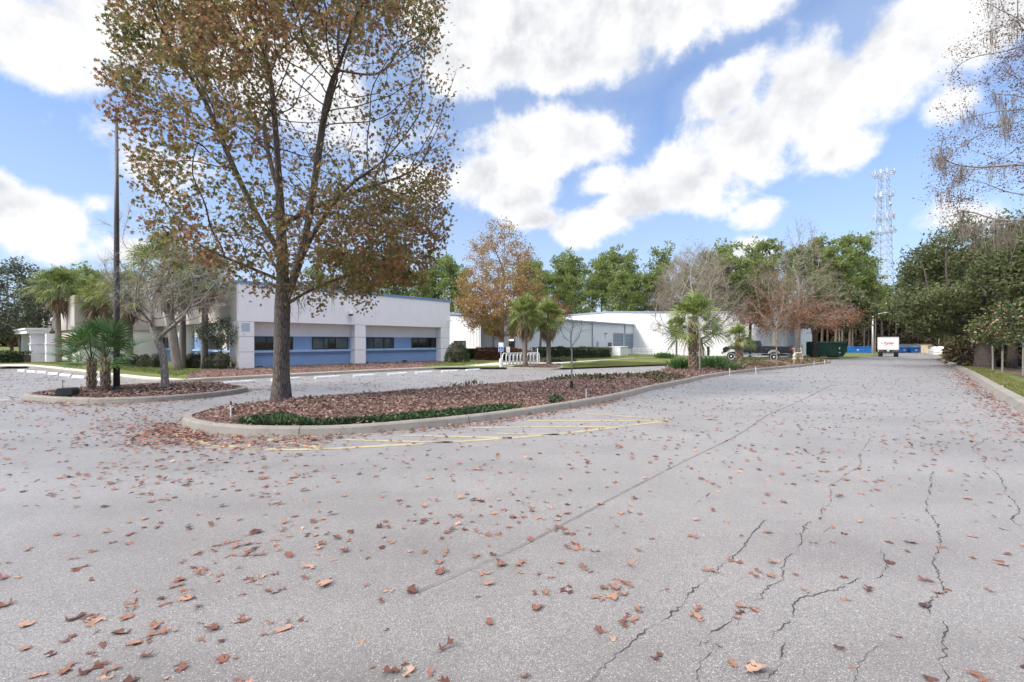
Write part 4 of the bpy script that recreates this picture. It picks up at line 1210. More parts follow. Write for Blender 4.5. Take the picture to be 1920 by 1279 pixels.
# near side
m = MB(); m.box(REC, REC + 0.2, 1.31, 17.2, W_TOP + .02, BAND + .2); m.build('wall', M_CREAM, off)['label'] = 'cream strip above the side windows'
m = MB(); m.box(REC, REC + .2, 1.31, 17.2, -0.3, W_TOP + .018); m.build('blue_wall', M_BLUE, off)
m = MB(); m.box(REC - .13, REC - .002, 1.315, 17.19, SILL - .03, SILL + .11); m.build('sill', M_LBLUE, off, bevel=.012)
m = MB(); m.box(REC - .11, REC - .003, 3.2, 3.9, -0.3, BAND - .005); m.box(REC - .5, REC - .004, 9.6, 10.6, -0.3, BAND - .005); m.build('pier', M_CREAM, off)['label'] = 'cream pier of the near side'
def side_window(v0, v1, n):
    m = MB(); fw = 0.06; x = REC
    m.box(x - .05, x - .001, v0, v1, W_BOT, W_BOT + fw); m.box(x - .05, x - .001, v0, v1, W_TOP - fw, W_TOP)
    ys = [v0 + (v1 - v0) * k / n for k in range(n + 1)]
    for y in ys: yy = min(max(y - fw / 2, v0), v1 - fw); m.box(x - .053, x - .001, yy, yy + fw, W_BOT + fw, W_TOP - fw)
    o = m.build('window', M_FRAME, off)
    for k in range(n):
        p = MB(); p.box(x - .018, x - .008, ys[k] + .02, ys[k + 1] - .02, W_BOT + .03, W_TOP - .03); p.build('pane', M_GLASS, o)
sorg = C1 + D * REC
sv = lambda px: plane_hit(sorg, -N, px)[0]
side_window(max(1.5, sv(425)), sv(388), 2); side_window(sv(361), sv(339), 2); side_window(sv(316), sv(300), 2); side_window(sv(277), sv(250), 3)
# the wing that comes forward at the far end of the side
WX = -4.6
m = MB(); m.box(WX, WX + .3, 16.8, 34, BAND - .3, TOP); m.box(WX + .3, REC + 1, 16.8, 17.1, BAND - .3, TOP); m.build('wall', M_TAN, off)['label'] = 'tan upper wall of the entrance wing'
m = MB(); m.box(WX + .25, WX + .5, 16.9, 34, -0.3, BAND - .3); m.box(WX + .5, REC + 1, 16.9, 17.15, -0.3, BAND - .3); m.build('wall', M_CREAM, off)['label'] = 'cream lower wall of the entrance wing'
m = MB(); m.box(WX + .3, 4, 17.1, 34, TOP - .5, TOP - .3); m.build('roof', M_ROOFG, off)
# inner block so nothing shows through
m = MB(); m.box(REC + .25, LEN - .4, REC + .25, DEPTH, -0.3, TOP - .52); m.build('core', M_BLK, off)
# free-standing white entrance portico
P0 = G(70, 681.5)
por = thing('entrance_portico', 'white entrance portico of square columns under a flat cornice, behind the far palms', 'portico', (P0[0], P0[1], float(g(*P0))), ROADROT)
for k, yy in enumerate((0.0, -1.35)):
    m = MB(); m.box(-.38 + k * .7, .38 + k * .7, yy - .38, yy + .38, -.1, 2.25); m.box(-.44 + k * .7, .44 + k * .7, yy - .44, yy + .44, 1.45, 1.5); m.box(-.42 + k * .7, .42 + k * .7, yy - .42, yy + .42, -.1, .12); m.build('column', M_WALLW, por)
m = MB(); m.box(-.6, .6, -.6, 8.5, 2.26, 2.55); m.box(-.7, .7, -.7, 8.6, 2.552, 2.68); m.build('cornice', M_WALLW, por, bevel=.01)
m = MB(); m.box(-.3, .3, 6.5, 7.2, -.1, 2.25); m.build('column', M_WALLW, por)
m = MB(); m.box(-.40, -.385, -.12, .12, 1.55, 2.0); m.build('plaque', M_GREYM, por)
m = MB(); m.lathe([(.05, 0), (.05, .5), (.12, .52), (.14, .62), (.1, .78), (.02, .84)], 10, (.7, -1.35, 2.68)); m.build('post_lamp', M_WHITE, por, smooth=True)

# ---- warehouse
def ribbed(name, col, pitch, axis=0):
    """ribbed sheet-metal wall: real light and shade come from the bump of the ribs"""
    t = NT(name)
    sp = t.n('ShaderNodeSeparateXYZ'); t.l(t.coord(), sp.inputs[0])
    x = t.math('ADD', sp.outputs[0], sp.outputs[1])
    u = t.math('FRACT', t.math('MULTIPLY', x, 1 / pitch))
    h = t.val(t.math('ABSOLUTE', t.math('SUBTRACT', u, 0.5)), 0.0, 0.16, 1.0, 0.0)
    f = t.noise(0.6, 5, 0.65)
    st = t.n('ShaderNodeMapping'); st.inputs['Scale'].default_value = (3, 3, .12); t.l(t.coord(), st.inputs[0])
    streak = t.noise(1.0, 4, 0.6, st.outputs[0])
    c = t.ramp(f, [(0.3, tuple(q * .93 for q in col)), (0.6, col)])
    c = t.mix(t.val(streak, 0.5, 0.75, 0, .22), c, tuple(q * .72 for q in col))
    b = t.bsdf(c, 0.5, 0, 0.4)
    t.bump(b, h, 0.9, 0.05)
    return t.done(b)
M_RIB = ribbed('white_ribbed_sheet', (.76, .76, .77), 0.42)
M_RIBSHADE = ribbed('shaded_ribbed_sheet', (.60, .63, .68), 0.42)  # same white sheet with shade painted in, for walls turned from the sun
M_DOORB = paint('blue_grey_door', (.16, .21, .29), .5, .08)
M_TRIM = paint('grey_trim', (.26, .29, .34), .5, .06)
L0 = -31.5
t0 = 34.4
wo_ = D * t0 + N * L0
wh = thing('warehouse', 'large white ribbed metal warehouse with a low wing, loading doors and a shallow gable', 'warehouse', (wo_[0], wo_[1], 0), ROADROT)
# low wing: front face along x (y=0), lit end at x=0
WT = 4.42; LX = 72.0 - t0
m = MB(); m.box(0.0, LX - .01, 0, 0.2, -1.6, WT); m.build('wall', M_RIBSHADE, wh)['label'] = 'long ribbed side wall of the low wing'
m = MB(); m.prism([(0.2, -1.6), (24, -1.6), (24, WT), (12, WT + .75), (0.2, WT + .01)], 0.0, 0.2, 'yz'); m.build('wall', M_RIB, wh)['label'] = 'ribbed end wall of the low wing'
m = MB()
m.add([(-.15, -.15, WT + .02), (LX, -.15, WT + .02), (LX, 12, WT + .78), (-.15, 12, WT + .78), (-.15, 24.15, WT + .02), (LX, 24.15, WT + .02)], [(0, 1, 2, 3), (3, 2, 5, 4)]); m.build('roof', M_ROOFG, wh)
m = MB(); m.box(-.2, LX, -.2, -.02, WT - .12, WT + .1); m.build('gutter', M_TRIM, wh, bevel=.02)
m = MB(); m.add([(-.17, -.2, WT - .15), (-.17, 12, WT + .6), (-.17, 24.2, WT - .15), (-.17, 24.2, WT + .06), (-.17, 12, WT + .82), (-.17, -.2, WT + .06)], [(0, 1, 4, 5), (1, 2, 3, 4)])
m.add([(-.04, -.2, WT - .15), (-.04, 12, WT + .6), (-.04, 24.2, WT - .15), (-.04, 24.2, WT + .06), (-.04, 12, WT + .82), (-.04, -.2, WT + .06)], [(0, 1, 4, 5), (1, 2, 3, 4)])
m.build('gable_trim', M_TRIM, wh)
wf_ = lambda px, py=None: plane_hit(wo_, D, px, py)
m = MB()
for px in (1110, 1171): x = wf_(px)[0]; m.box(x - .06, x + .06, -.14, -.02, -1, WT - .12)
m.build('downspout', M_TRIM, wh)
# doors on the long face
for p0, p1, py0, py1, nm in ((1151, 1167, 627, 653, 'roller_door'), (1172, 1185, 628, 654, 'roller_door')):
    x0, x1 = wf_(p0)[0], wf_(p1)[0]; z1 = wf_(p0, py0)[1]; z0 = wf_(p0, py1)[1]
    m = MB(); m.box(x0 - .2, x0, -.1, -.001, z0, z1 + .2); m.box(x1, x1 + .2, -.1, -.001, z0, z1 + .2); m.box(x0, x1, -.1, -.001, z1, z1 + .2); o = m.build(nm, M_TRIM, wh)
    m = MB(); k = 10
    for q in range(k): a = z0 + (z1 - z0) * q / k; m.box(x0, x1, -.05, -.002, a, a + (z1 - z0) / k - .03)
    m.build('slats', M_DOORB, o)
for p0, p1, py0, py1 in ((1140, 1146, 643, 668), (954, 964.5, 640, 661)):
    x0, x1 = wf_(p0)[0], wf_(p1)[0]; z1 = wf_(p0, py0)[1]; z0 = wf_(p0, py1)[1]
    m = MB(); m.box(x0, x1, -.07, -.001, z0, z1); o = m.build('door', M_FRAME, wh)
    m = MB(); m.box(x0 + .1, x0 + .18, -.13, -.071, z0 + .9, z0 + 1.05); m.build('handle', M_GREYM, o)
x, z = wf_(957.5, 637)
t = NT('lit_lamp_glass'); em = t.n('ShaderNodeEmission'); em.inputs[0].default_value = (1, .62, .3, 1); em.inputs[1].default_value = 1.6; t.l(em.outputs[0], t.out.inputs[0])
m = MB(); m.box(x - .22, x + .22, -.2, -.002, z + .02, z + .2); o = m.build('wall_lamp', M_GREYM, wh)
m = MB(); m.box(x - .2, x + .2, -.24, -.03, z - .16, z + .018); m.build('lamp_glass', t.m, o, bevel=.03)
x, z = wf_(1134.5, 626)
m = MB(); m.box(x - .18, x + .18, -.35, -.002, z - .12, z + .12); m.build('wall_lamp', M_GREYM, wh, bevel=.03)
for px, zz in ((1120, 1.2), (1122, .4)): x = wf_(px)[0]; m = MB(); m.box(x - .2, x + .2, -.16, -.002, zz - .4, zz + .4); m.build('meter_box', M_GREYM, wh, bevel=.02)
x = wf_(925)[0]; m = MB(); m.box(x - .05, x + .05, -.1, -.003, -1, 3.4); m.build('downspout', M_TRIM, wh)
# window in the lit end
we = lambda px: plane_hit(wo_, -N, px)[0]
v0, v1 = we(873.5), we(851.5)
m = MB(); fw = .07; z0, z1 = .78, 1.72
m.box(-.05, -.001, v0, v1, z0, z0 + fw); m.box(-.05, -.001, v0, v1, z1 - fw, z1)
for y in (v0, (v0 + v1) / 2 - fw / 2, v1 - fw): m.box(-.053, -.001, y, y + fw, z0 + fw, z1 - fw)
o = m.build('window', M_FRAME, wh)
for a, b in ((v0, (v0 + v1) / 2), ((v0 + v1) / 2, v1)):
    p = MB(); p.box(-.02, -.01, a + .02, b - .02, z0 + .03, z1 - .03); p.build('pane', M_GLASSB, o)
# the tall hall behind
HX = 72.0 - t0; y_r = -9.4 - L0                          # its near-right corner lies in front of the wing's face line
Y0, Y1 = -y_r, 33.0                                       # local y: negative is towards the road
ridge = -(-36.6 - L0); E, R_ = 5.72, 6.75
m = MB(); m.prism([(Y0, -1.8), (Y1, -1.8), (Y1, E), (ridge, R_), (Y0, E)], HX, HX + .2, 'yz'); m.build('wall', M_RIB, wh)['label'] = 'tall ribbed gable wall facing the car park'
m = MB(); m.box(HX + .2, HX + 33, Y0, Y0 + .2, -2.2, E - .01); m.build('wall', M_RIBSHADE, wh)['label'] = 'shaded ribbed side wall of the tall hall'
m = MB(); m.add([(HX - .1, Y0 - .15, E + .02), (HX + 33, Y0 - .15, E + .02), (HX + 33, ridge, R_ + .05), (HX - .1, ridge, R_ + .05), (HX + 33, Y1, E), (HX - .1, Y1, E)], [(0, 1, 2, 3), (3, 2, 4, 5)]); m.build('roof', M_ROOFG, wh)
m = MB()
for xx in (HX - .14, HX - .02): m.add([(xx, Y0 - .15, E - .16), (xx, ridge, R_ - .14), (xx, Y1, E - .16), (xx, Y1, E + .06), (xx, ridge, R_ + .09), (xx, Y0 - .15, E + .06)], [(0, 1, 4, 5), (1, 2, 3, 4)])
m.build('gable_trim', M_TRIM, wh)
m = MB(); m.box(HX - .02, HX + .2, Y0 - .05, Y0 - .001, -1.8, E - .16); m.build('corner_trim', M_RIBSHADE, wh)
for a in (4.0, 16.0):
    m = MB(); m.box(HX + a, HX + a + 1.1, Y0 - .06, Y0 - .001, -1.2, 1.1); m.build('door', M_DOORB, wh)
# white box and railing by the loading doors
pb = GV(1159, 668.5); tr = thing('concrete_bin', 'white block enclosure beside the loading doors', 'enclosure', pb, ROADROT)
m = MB(); m.box(-1.2, 1.4, -.9, .9, -.1, 1.3); m.build('block', M_WHITE, tr, bevel=.03); m = MB(); m.box(-1.25, 1.45, -.95, .95, 1.302, 1.4); m.build('lid', M_WALLW, tr, bevel=.02)
ra = thing('railing', 'grey pipe railing of the loading bay before the white gable wall', 'railing', GV(1230, 668), 0)
a, b = GV(1184, 667.5), GV(1282, 669.5); q = GV(1230, 668)
m = MB()
for z in (.35, .7, 1.05): m.tube([a - q + Vector((0, 0, z)), b - q + Vector((0, 0, z))], .035, 6)
m.build('rails', M_GREYM, ra)
for k in range(6):
    p = a.lerp(b, k / 5) - q; m = MB(); m.tube([p + Vector((0, 0, -.3)), p + Vector((0, 0, 1.08))], .04, 6); m.build('post', M_GREYM, ra)
eb = thing('transformer_box', 'pale green utility transformer box in front of the long hedge', 'utility box', GV(1121, 672), ROADROT)
m = MB(); m.box(-.85, .85, -.6, .6, 0, 1.0); m.build('cabinet', paint('pale_green_enamel', (.33, .40, .36), .5, .08), eb, bevel=.04); m = MB(); m.box(-1, 1, -.75, .75, -.1, .05); m.build('base', M_KERB, eb)
m = MB(); m.box(-.9, .9, -.64, .64, 1.0, 1.08); m.build('lid', paint('pale_green_enamel_lid', (.36, .43, .39), .5, .08), eb, bevel=.02)
fh = thing('fire_hydrant', 'yellow hydrant standing between the green box and the black door', 'hydrant', GV(1134, 670), 0, scale=1.25)
m = MB(); m.lathe([(.2, -.05), (.2, .06), (.13, .08), (.13, .52), (.17, .54), (.17, .6), (.14, .68), (.05, .76), (.04, .82)], 14); m.build('barrel', M_YELL, fh, smooth=True)
m = MB(); m.lathe([(.07, -.24), (.07, .24)], 10, (0, 0, .42), 'x'); m.lathe([(.08, -.26), (.08, 0)], 10, (0, 0, .4), 'y'); m.build('outlet', M_YELL, fh)
# ------------------------------------------------------------------ trees, palms, shrubs
B_OAK = barkmat('oak_bark', (.045, .036, .03), (.23, .19, .16), 9, 0.2, 0.9)
B_GREY = barkmat('grey_bark', (.12, .105, .09), (.36, .33, .29), 7, 0.3, 0.4)
B_PALE = barkmat('pale_twig_bark', (.20, .165, .135), (.42, .36, .30), 7, 0.3, 0.3)
B_DARK = barkmat('dark_bark', (.03, .025, .022), (.14, .115, .095), 7, 0.25, 0.7)
B_PINE = barkmat('pine_bark', (.07, .05, .04), (.26, .20, .16), 5, 0.3, 0.6)
B_PALM = barkmat('palm_bark', (.10, .08, .065), (.33, .28, .23), 9, 1.6, 0.6)
B_BOOT = barkmat('palm_boots', (.12, .08, .055), (.46, .36, .26), 9, 0.7, 0.5)
B_WHITE = barkmat('pale_bark', (.24, .22, .2), (.58, .55, .51), 8, 0.6, 0.3)
B_MAGN = barkmat('magnolia_bark', (.13, .12, .11), (.36, .34, .31), 8, 0.6, 0.3)
L_OAK = leafmat('oak_leaf', [(0.0, (.08, .115, .036)), (0.24, (.145, .155, .05)), (0.44, (.24, .19, .07)), (0.6, (.30, .18, .082)), (0.75, (.35, .185, .105)), (0.88, (.30, .122, .08)), (1.0, (.48, .36, .22))], 0.55, 0.5, 0.5, 0.55, 0.3, 0.3)
L_SYC = leafmat('autumn_leaf', [(0.0, (.13, .15, .045)), (0.25, (.25, .20, .07)), (0.5, (.38, .23, .095)), (0.75, (.40, .25, .14)), (1.0, (.36, .25, .21))], 0.35, 0.4, 0.35, 0.6, 0.2)
L_RUST = leafmat('rust_leaf', [(0.0, (.15, .08, .045)), (0.5, (.30, .13, .075)), (1.0, (.42, .22, .13))], 0.5, 0.6, 0.3, 0.6, 0.2)
L_LIVE = leafmat('live_oak_leaf', [(0.0, (.05, .07, .03)), (0.35, (.11, .135, .055)), (0.7, (.185, .20, .085)), (1.0, (.28, .28, .14))], 0.45, 0.5, 0.45, 0.5, 0.35, 0.3)
L_GREY = leafmat('grey_green_leaf', [(0.0, (.03, .04, .022)), (0.5, (.075, .09, .055)), (1.0, (.15, .165, .11))], 0.6, 0.5, 0.2, 0.5, 0.3)
L_PINE = leafmat('pine_needles', [(0.0, (.12, .16, .045)), (0.35, (.19, .245, .075)), (0.7, (.27, .31, .11)), (1.0, (.36, .37, .16))], 0.30, 0.45, 0.5, 0.6, 0.2, 0.3)
L_MAG = leafmat('magnolia_leaf', [(0.0, (.022, .05, .016)), (0.4, (.06, .10, .028)), (0.62, (.14, .15, .05)), (0.8, (.22, .13, .06)), (1.0, (.32, .21, .11))], 0.8, 0.8, 0.15, 0.3, 0.5, 0.25)
L_SHRUB = leafmat('shrub_leaf', [(0.0, (.01, .022, .009)), (0.5, (.03, .055, .018)), (1.0, (.075, .11, .035))], 1.5, 0.7, 0.12, 0.5, 0.35)
L_HEDGE = leafmat('hedge_leaf', [(0.0, (.02, .035, .014)), (0.5, (.045, .07, .025)), (1.0, (.10, .12, .045))], 0.8, 0.6, 0.15, 0.5, 0.3)
L_RED = leafmat('red_hedge_leaf', [(0.0, (.06, .05, .02)), (0.4, (.15, .07, .035)), (0.75, (.28, .10, .05)), (1.0, (.36, .17, .09))], 0.7, 0.6, 0.2, 0.5, 0.3)
L_PALM = leafmat('palm_frond', [(0.0, (.085, .13, .03)), (0.5, (.20, .25, .07)), (1.0, (.37, .40, .14))], 0.8, 0.45, 0.25, 0.45, 0.4, 0.25)
L_PALMB = leafmat('palm_frond_yellowing', [(0.0, (.10, .145, .036)), (0.5, (.22, .265, .075)), (1.0, (.46, .41, .17))], 0.8, 0.5, 0.25, 0.5, 0.3, 0.25)
L_PALMD = leafmat('young_palm_frond', [(0.0, (.03, .08, .025)), (0.5, (.075, .155, .045)), (1.0, (.20, .28, .10))], 0.9, 0.5, 0.2, 0.4, 0.45, 0.25)
L_DEAD = leafmat('dead_frond', [(0.0, (.15, .10, .065)), (0.5, (.32, .22, .14)), (1.0, (.50, .39, .28))], 1.0, 0.7, 0.2, 0.7, 0.2)
L_MOSS = leafmat('hanging_moss', [(0.0, (.17, .145, .115)), (0.5, (.29, .255, .21)), (1.0, (.42, .38, .32))], 0.8, 0.6, 0.3, 0.8, 0.1, 0.2)
L_WOOD = leafmat('brush', [(0.0, (.022, .02, .012)), (0.35, (.055, .045, .026)), (0.6, (.10, .075, .048)), (0.8, (.075, .085, .03)), (1.0, (.15, .16, .05))], 0.22, 0.4, 0.2, 0.7, 0.1, 0.3)

def on_island(px, py, hf, lift=0.0):
    """ground point seen at a pixel on the mounded bed"""
    Y = 14.0
    for _ in range(60):
        X = (px - CX) / FPX * Y; z = float(hf(np.array([[X, Y]]))[0])
        Y = 0.5 * Y + 0.5 * (H - z) * FPX / (py - CY)
    return Vector((X, Y, z + lift))

def moss_strands(rng, P, n, length, width=0.012, k=7):
    """clusters of long thin drooping strands"""
    V, F = [], []; b = 0
    for p in P:
        L = length * rng.uniform(.4, 1.25); nn = int(n * rng.uniform(.6, 1.3))
        for _ in range(nn):
            o = p + rng.normal(size=3) * np.array([.11, .11, .05]) * (0.7 + L * .25); l = L * rng.uniform(.35, 1.0)
            a = rng.uniform(0, 6.28); s = np.array([math.cos(a), math.sin(a), 0]) * width * rng.uniform(.6, 1.6)
            w = rng.normal(size=2) * 0.06
            for i in range(k):
                u = i / (k - 1); c = o + np.array([w[0] * math.sin(3 * u + a), w[1] * math.sin(4 * u), -l * u]) + np.array([(p - o)[0], (p - o)[1], 0]) * 0.55 * u
                ww = (1 - u) ** .5 * (0.6 + 0.4 * math.sin(9 * u + a * 3)) + 0.08
                V += [c - s * ww, c + s * ww]
                if i: F.append((b - 2, b - 1, b + 1, b))
                b += 2
    return np.array(V), [np.array(F)]

# ---- the big oak on the long island
p = on_island(527, 752, hI1, -0.05)
oak = thing('oak_tree', 'large oak with thinning brown and olive autumn leaves, rooted in the leaf-strewn long island', 'tree', p, 0.0)
rng = np.random.default_rng(8)
prof = [(2.6, .6), (2.95, 1.9), (3.6, 3.2), (4.6, 3.85), (6, 4.1), (8, 4.3), (10, 4.4), (11.4, 3.8), (12.6, 2.0), (13.2, .6)]
att = env_points(rng, 3000, prof, noise3(5, 1.15, 3), -0.95, (0, 0), (.96, .85), 0.06)
att = np.concatenate([att, env_points(rng, 160, [(2.6, .8), (2.95, 2.0), (3.6, 3.1), (4.6, 3.5), (5.4, 3.4)], noise3(15, 1.15, 3), -0.8, (.2, 0), (1.05, .9), .1)])
att[:, 0] += np.interp(att[:, 2], [3, 6.6, 8.4, 10], [.75, .8, .55, .3])
trunk = [(0, 0, -.1), (0.01, 0, .2), (0.02, 0, .6), (0.0, .02, 1.2), (0.0, .03, 1.9), (0.03, .03, 2.6), (0.06, .0, 3.2), (0.03, .03, 3.9), (-0.02, .05, 4.7), (-0.1, .1, 5.6), (-.12, .1, 6.6), (-.2, .05, 7.7), (-.25, 0, 8.8)]
tr_nodes = [np.array(q, float) for q in trunk]
nodes, par = list(tr_nodes), [-1] + list(range(len(trunk) - 1))
def limb(start, pts):
    i = start
    for q in pts: nodes.append(np.array(q, float)); par.append(i); i = len(nodes) - 1
limb(5, [(.22, .05, 3.0), (.42, .1, 3.6), (.6, .15, 4.4), (.8, .1, 5.3), (.95, .0, 6.3), (1.15, -.1, 7.4), (1.3, -.1, 8.5)])
limb(7, [(-.3, -.1, 4.4), (-.7, -.2, 5.2), (-1.1, -.3, 6.1), (-1.45, -.3, 7.1), (-1.9, -.3, 8.2)])
limb(8, [(.35, .4, 5.2), (.9, .7, 5.6), (1.7, .9, 5.95), (2.4, 1.0, 6.2)])
limb(6, [(-.25, .4, 3.7), (-.8, .8, 4.2), (-1.5, 1.2, 4.7)])
limb(5, [(.4, .3, 3.0), (1.0, .6, 3.3), (1.7, .8, 3.6)])
limb(6, [(-.5, -.4, 3.5), (-1.1, -.7, 3.8), (-1.8, -.9, 4.0)])
limb(13 + 1, [(.9, -.4, 4.3), (1.5, -.8, 4.9), (2.2, -1.1, 5.5)])
limb(9, [(-.5, .5, 6.3), (-.9, .9, 7.2), (-1.2, 1.2, 8.2)])
def oak_build():
    rng = np.random.default_rng(81)
    nd, pr = colonize(rng, att, nodes, par, 0.22, 2.4, 0.36, 170, (0, 0, .08), .2)
    r = pipe_radii(pr, 0.0065, 2.15)
    k = 0.195 / r[0]; w = np.clip((r - .0065) / (r[0] - .0065), 0, 1); r = r * (1 + (k - 1) * w ** .5)
    for i in range(len(trunk)): r[i] *= 1 + 0.75 * math.exp(-max(trunk[i][2], 0) / .22)
    mb = MB(); pos = wood(mb, nd, pr, r)
    tips = np.where((r < 0.0115) & (np.arange(len(r)) >= len(nodes)))[0]
    ax = unit(pos[tips] - pos[pr[tips]])
    V, FS, ends, A = twig_strips(rng, pos[tips], ax, .30, .0042, 2, .6)
    merge_into(mb, V, FS)
    mb.build('trunk', B_OAK, oak, smooth=True, fix=False)
    LP = np.concatenate([pos[tips], ends, ends])
    nl = 40000
    dens = noise3(9, 1.0, 3)(LP); wgt = np.clip(.6 + .6 * dens, .05, 2) * np.interp(LP[:, 2], [3, 5, 6.5, 9, 13], [.95, .95, 1.0, 1.0, .9]); key = np.floor(LP / .9).astype(int); _, inv, cnt = np.unique(key, axis=0, return_inverse=True, return_counts=True); wgt = wgt * cnt[inv.ravel()] ** -.55; wgt /= wgt.sum()
    idx = rng.choice(len(LP), nl, p=wgt)
    P = LP[idx] + rng.normal(size=(nl, 3)) * .13
    from mathutils.kdtree import KDTree
    thin = np.where(r < .035)[0]; kd = KDTree(len(thin))
    for j, q in enumerate(pos[thin]): kd.insert(q, j)
    kd.balance()
    X = env_points(rng, 15000, prof, noise3(5, 1.15, 3), -0.3, (0, 0), (.96, .85), .1); X[:, 0] += np.interp(X[:, 2], [3, 6.6, 8.4, 10], [.75, .8, .55, .3])
    X = np.array([q for q in X if kd.find(q)[2] < .34])
    P = np.concatenate([P, X]); nl = len(P)
    V, FS = scatter(rng, P, rng.uniform(.065, .145, nl), LOBED, down=.45)
    link_mesh('crown', leaf_mesh('crown', [(V, FS)]), L_OAK, oak)
    q = np.array([(.55, -.1, 2.75), (.62, -.1, 2.8), (1.3, .2, 3.25), (-.5, .1, 3.35), (.5, -.5, 2.9)])
    for qq in q: link_mesh('hanging_moss', leaf_mesh('hanging_moss', [moss_strands(rng, qq[None], 9, .75)]), L_MOSS, oak)
oak_build()

# ---- gnarled bare tree on the flagpole island
p = on_island(310, 727, hI2, -.05)
gt = thing('bare_tree', 'gnarled grey leafless tree with dense lichen-grey twigs on the flagpole island', 'tree', p)
rng = np.random.default_rng(12)
att = env_points(rng, 800, [(2.0, .5), (2.5, 1.5), (3.2, 2.0), (4.0, 1.9), (4.6, 1.4), (5.1, .5)], noise3(6, 2.0), -.6, (.15, 0), (1, .9), .1)
att = np.concatenate([att, np.array([(-1.6, 0, 4.9), (-1.9, 0, 5.2), (-1.3, .1, 5.4), (-1.5, .1, 5.9), (-2.2, 0, 5.4), (-1.0, 0, 6.0)])])
broad_tree(gt, 13, att, [(0, 0, -.1), (.0, 0, .4), (-.03, 0, .9), (-.05, .02, 1.35), (-.2, .03, 1.65), (-.5, .0, 1.85)], .15, 1.6, .22, .006, 2.3, .105, barkmat('gnarled_bark', (.11, .095, .08), (.40, .365, .32), 7, .3, .4), twig_mat=barkmat('lichen_twigs', (.30, .27, .23), (.56, .52, .45), 7, .3, .2), twigs=5, twl=.5, tww=.007, wig=.35, leafthr=2.0, flare=.35)
for k_, q_ in enumerate(env_points(np.random.default_rng(4), 12, [(2.4, 1.3), (3.2, 1.7), (3.8, 1.2)])):
    link_mesh('hanging_moss', leaf_mesh('hanging_moss', [moss_strands(np.random.default_rng(k_), q_[None], 8, .55, .009)]), L_MOSS, gt)

# ---- young fan palms on the same island
for k, (px, py, sd_, lab) in enumerate(((172, 732, 41, 'young fan palm with a shaggy short trunk beside the floodlight'), (198, 732, 45, 'young fan palm with a shaggy short trunk beside the flagpole'))):
    q = on_island(px, py, hI2, -.02)
    yp = thing('fan_palm', lab, 'palm', q, k * 1.3, 'young fan palms on the flagpole island')
    palm(yp, sd_, 0.85, .055, .66, 12, L_PALMD, L_DEAD, B_BOOT, plen=.85, boots=1.0, nl=26, droop=.3, emin=-.05, emax=1.5, span=1.85, boot_r=.05, bend=(.1, .3), fold=.35, roll=.5, wide=.72, vary=(.6, 1.2))

# ---- cabbage palms: three kinds, then copies
def sabal(name, label, px, py, h, kind, group, rz=0.0, sc=1.0, Y=None, pos=None):
    q = pos if pos is not None else GV(px, py, .1)
    if kind not in SAB:
        o = thing(name, label, 'palm', q, rz, group, sc)
        hh, tr_, R, nf, gm, dn, boots, pl = SABK[kind]
        palm(o, 60 + len(SAB), hh, tr_, R, nf, gm, L_DEAD, B_PALM if boots < .5 else B_BOOT, plen=pl, dead_n=dn, boots=boots, nl=24, droop=.65, emin=-.8, emax=1.6, span=1.9, fold=.45, roll=.6, wide=.6, vary=(.45, 1.2))
        SAB[kind] = o; SABH[kind] = hh; o.scale = (sc, sc, sc * h / (hh * sc) if False else sc)
        return o
    return copy_thing(SAB[kind], q, rz, sc, label, group)
SAB, SABH = {}, {}
SABK = {'tall': (4.6, .15, .80, 62, L_PALM, 12, 0.0, .95), 'shaggy': (4.3, .17, .80, 60, L_PALMB, 24, 0.45, .9), 'boot': (2.5, .15, .88, 52, L_PALM, 2, 1.0, .95), 'small': (1.5, .10, .46, 36, L_PALMB, 2, .8, .5), 'skirt': (3.2, .16, .76, 64, L_PALM, 48, 0.0, .72)}
gp_ = 'cabbage palms along the near side of the offices'
sabal('cabbage_palm', 'cabbage palm with a full dark green head beside the white entrance portico', 110, 682, 5, 'tall', gp_, .4, 1.2)
sabal('cabbage_palm', 'cabbage palm half hidden behind the young fan palms, with yellowing fronds', 190, 683, 5, 'shaggy', gp_, 1.0, 1.16)
sabal('cabbage_palm', 'cabbage palm just behind the flagpole with a brown skirt of dead fronds', 242, 690, 4.5, 'shaggy', gp_, 2.1, 1.08)
lp = sabal('cabbage_palm', 'cabbage palm with a thick brown trunk standing behind the gnarled bare tree', 333, 698, 5.4, 'shaggy', gp_, 0, 1.3); lp.rotation_euler = (0, -.12, 0)
sabal('cabbage_palm', 'cabbage palm with a slim reddish trunk touching the thick brown trunk', 344, 695, 5.2, 'tall', gp_, 5.0, 1.12)
sabal('cabbage_palm', 'cabbage palm with a smooth grey trunk nearest the office corner', 383, 695, 5.2, 'tall', gp_, 2.7, 1.16)
sabal('cabbage_palm', 'small low cabbage palm far off under the grey-green tree', 22, 676, 3, 'skirt', gp_, 2.7, .8)
sabal('cabbage_palm', 'cabbage palm with a pale straight trunk beside the bicycle rack', 985, 688.5, 4, 'skirt', 'pair of palms by the bicycle rack', .3, 1.08, pos=GV(985, 689.5, .1))
sabal('cabbage_palm', 'cabbage palm with a shaggy grey-brown skirt, on the mulch tip past the bicycle rack', 1028, 686, 4, 'skirt', 'pair of palms by the bicycle rack', 2.3, 1.06, pos=GV(1028, 687.5, .1))
q = on_island(1300, 694, hI1)
sabal('cabbage_palm', 'cabbage palm with a criss-cross trunk of old leaf bases on the long island', 0, 0, 0, 'boot', 'palms of the long island', .5, 1.02, pos=q)
q = GV(1268, 671.5, .08)
sabal('cabbage_palm', 'slender cabbage palm on the lawn before the white gable wall', 0, 0, 0, 'tall', 'palms of the long island', 1.5, .88, pos=q)
q = on_island(1386, 688, hI1)
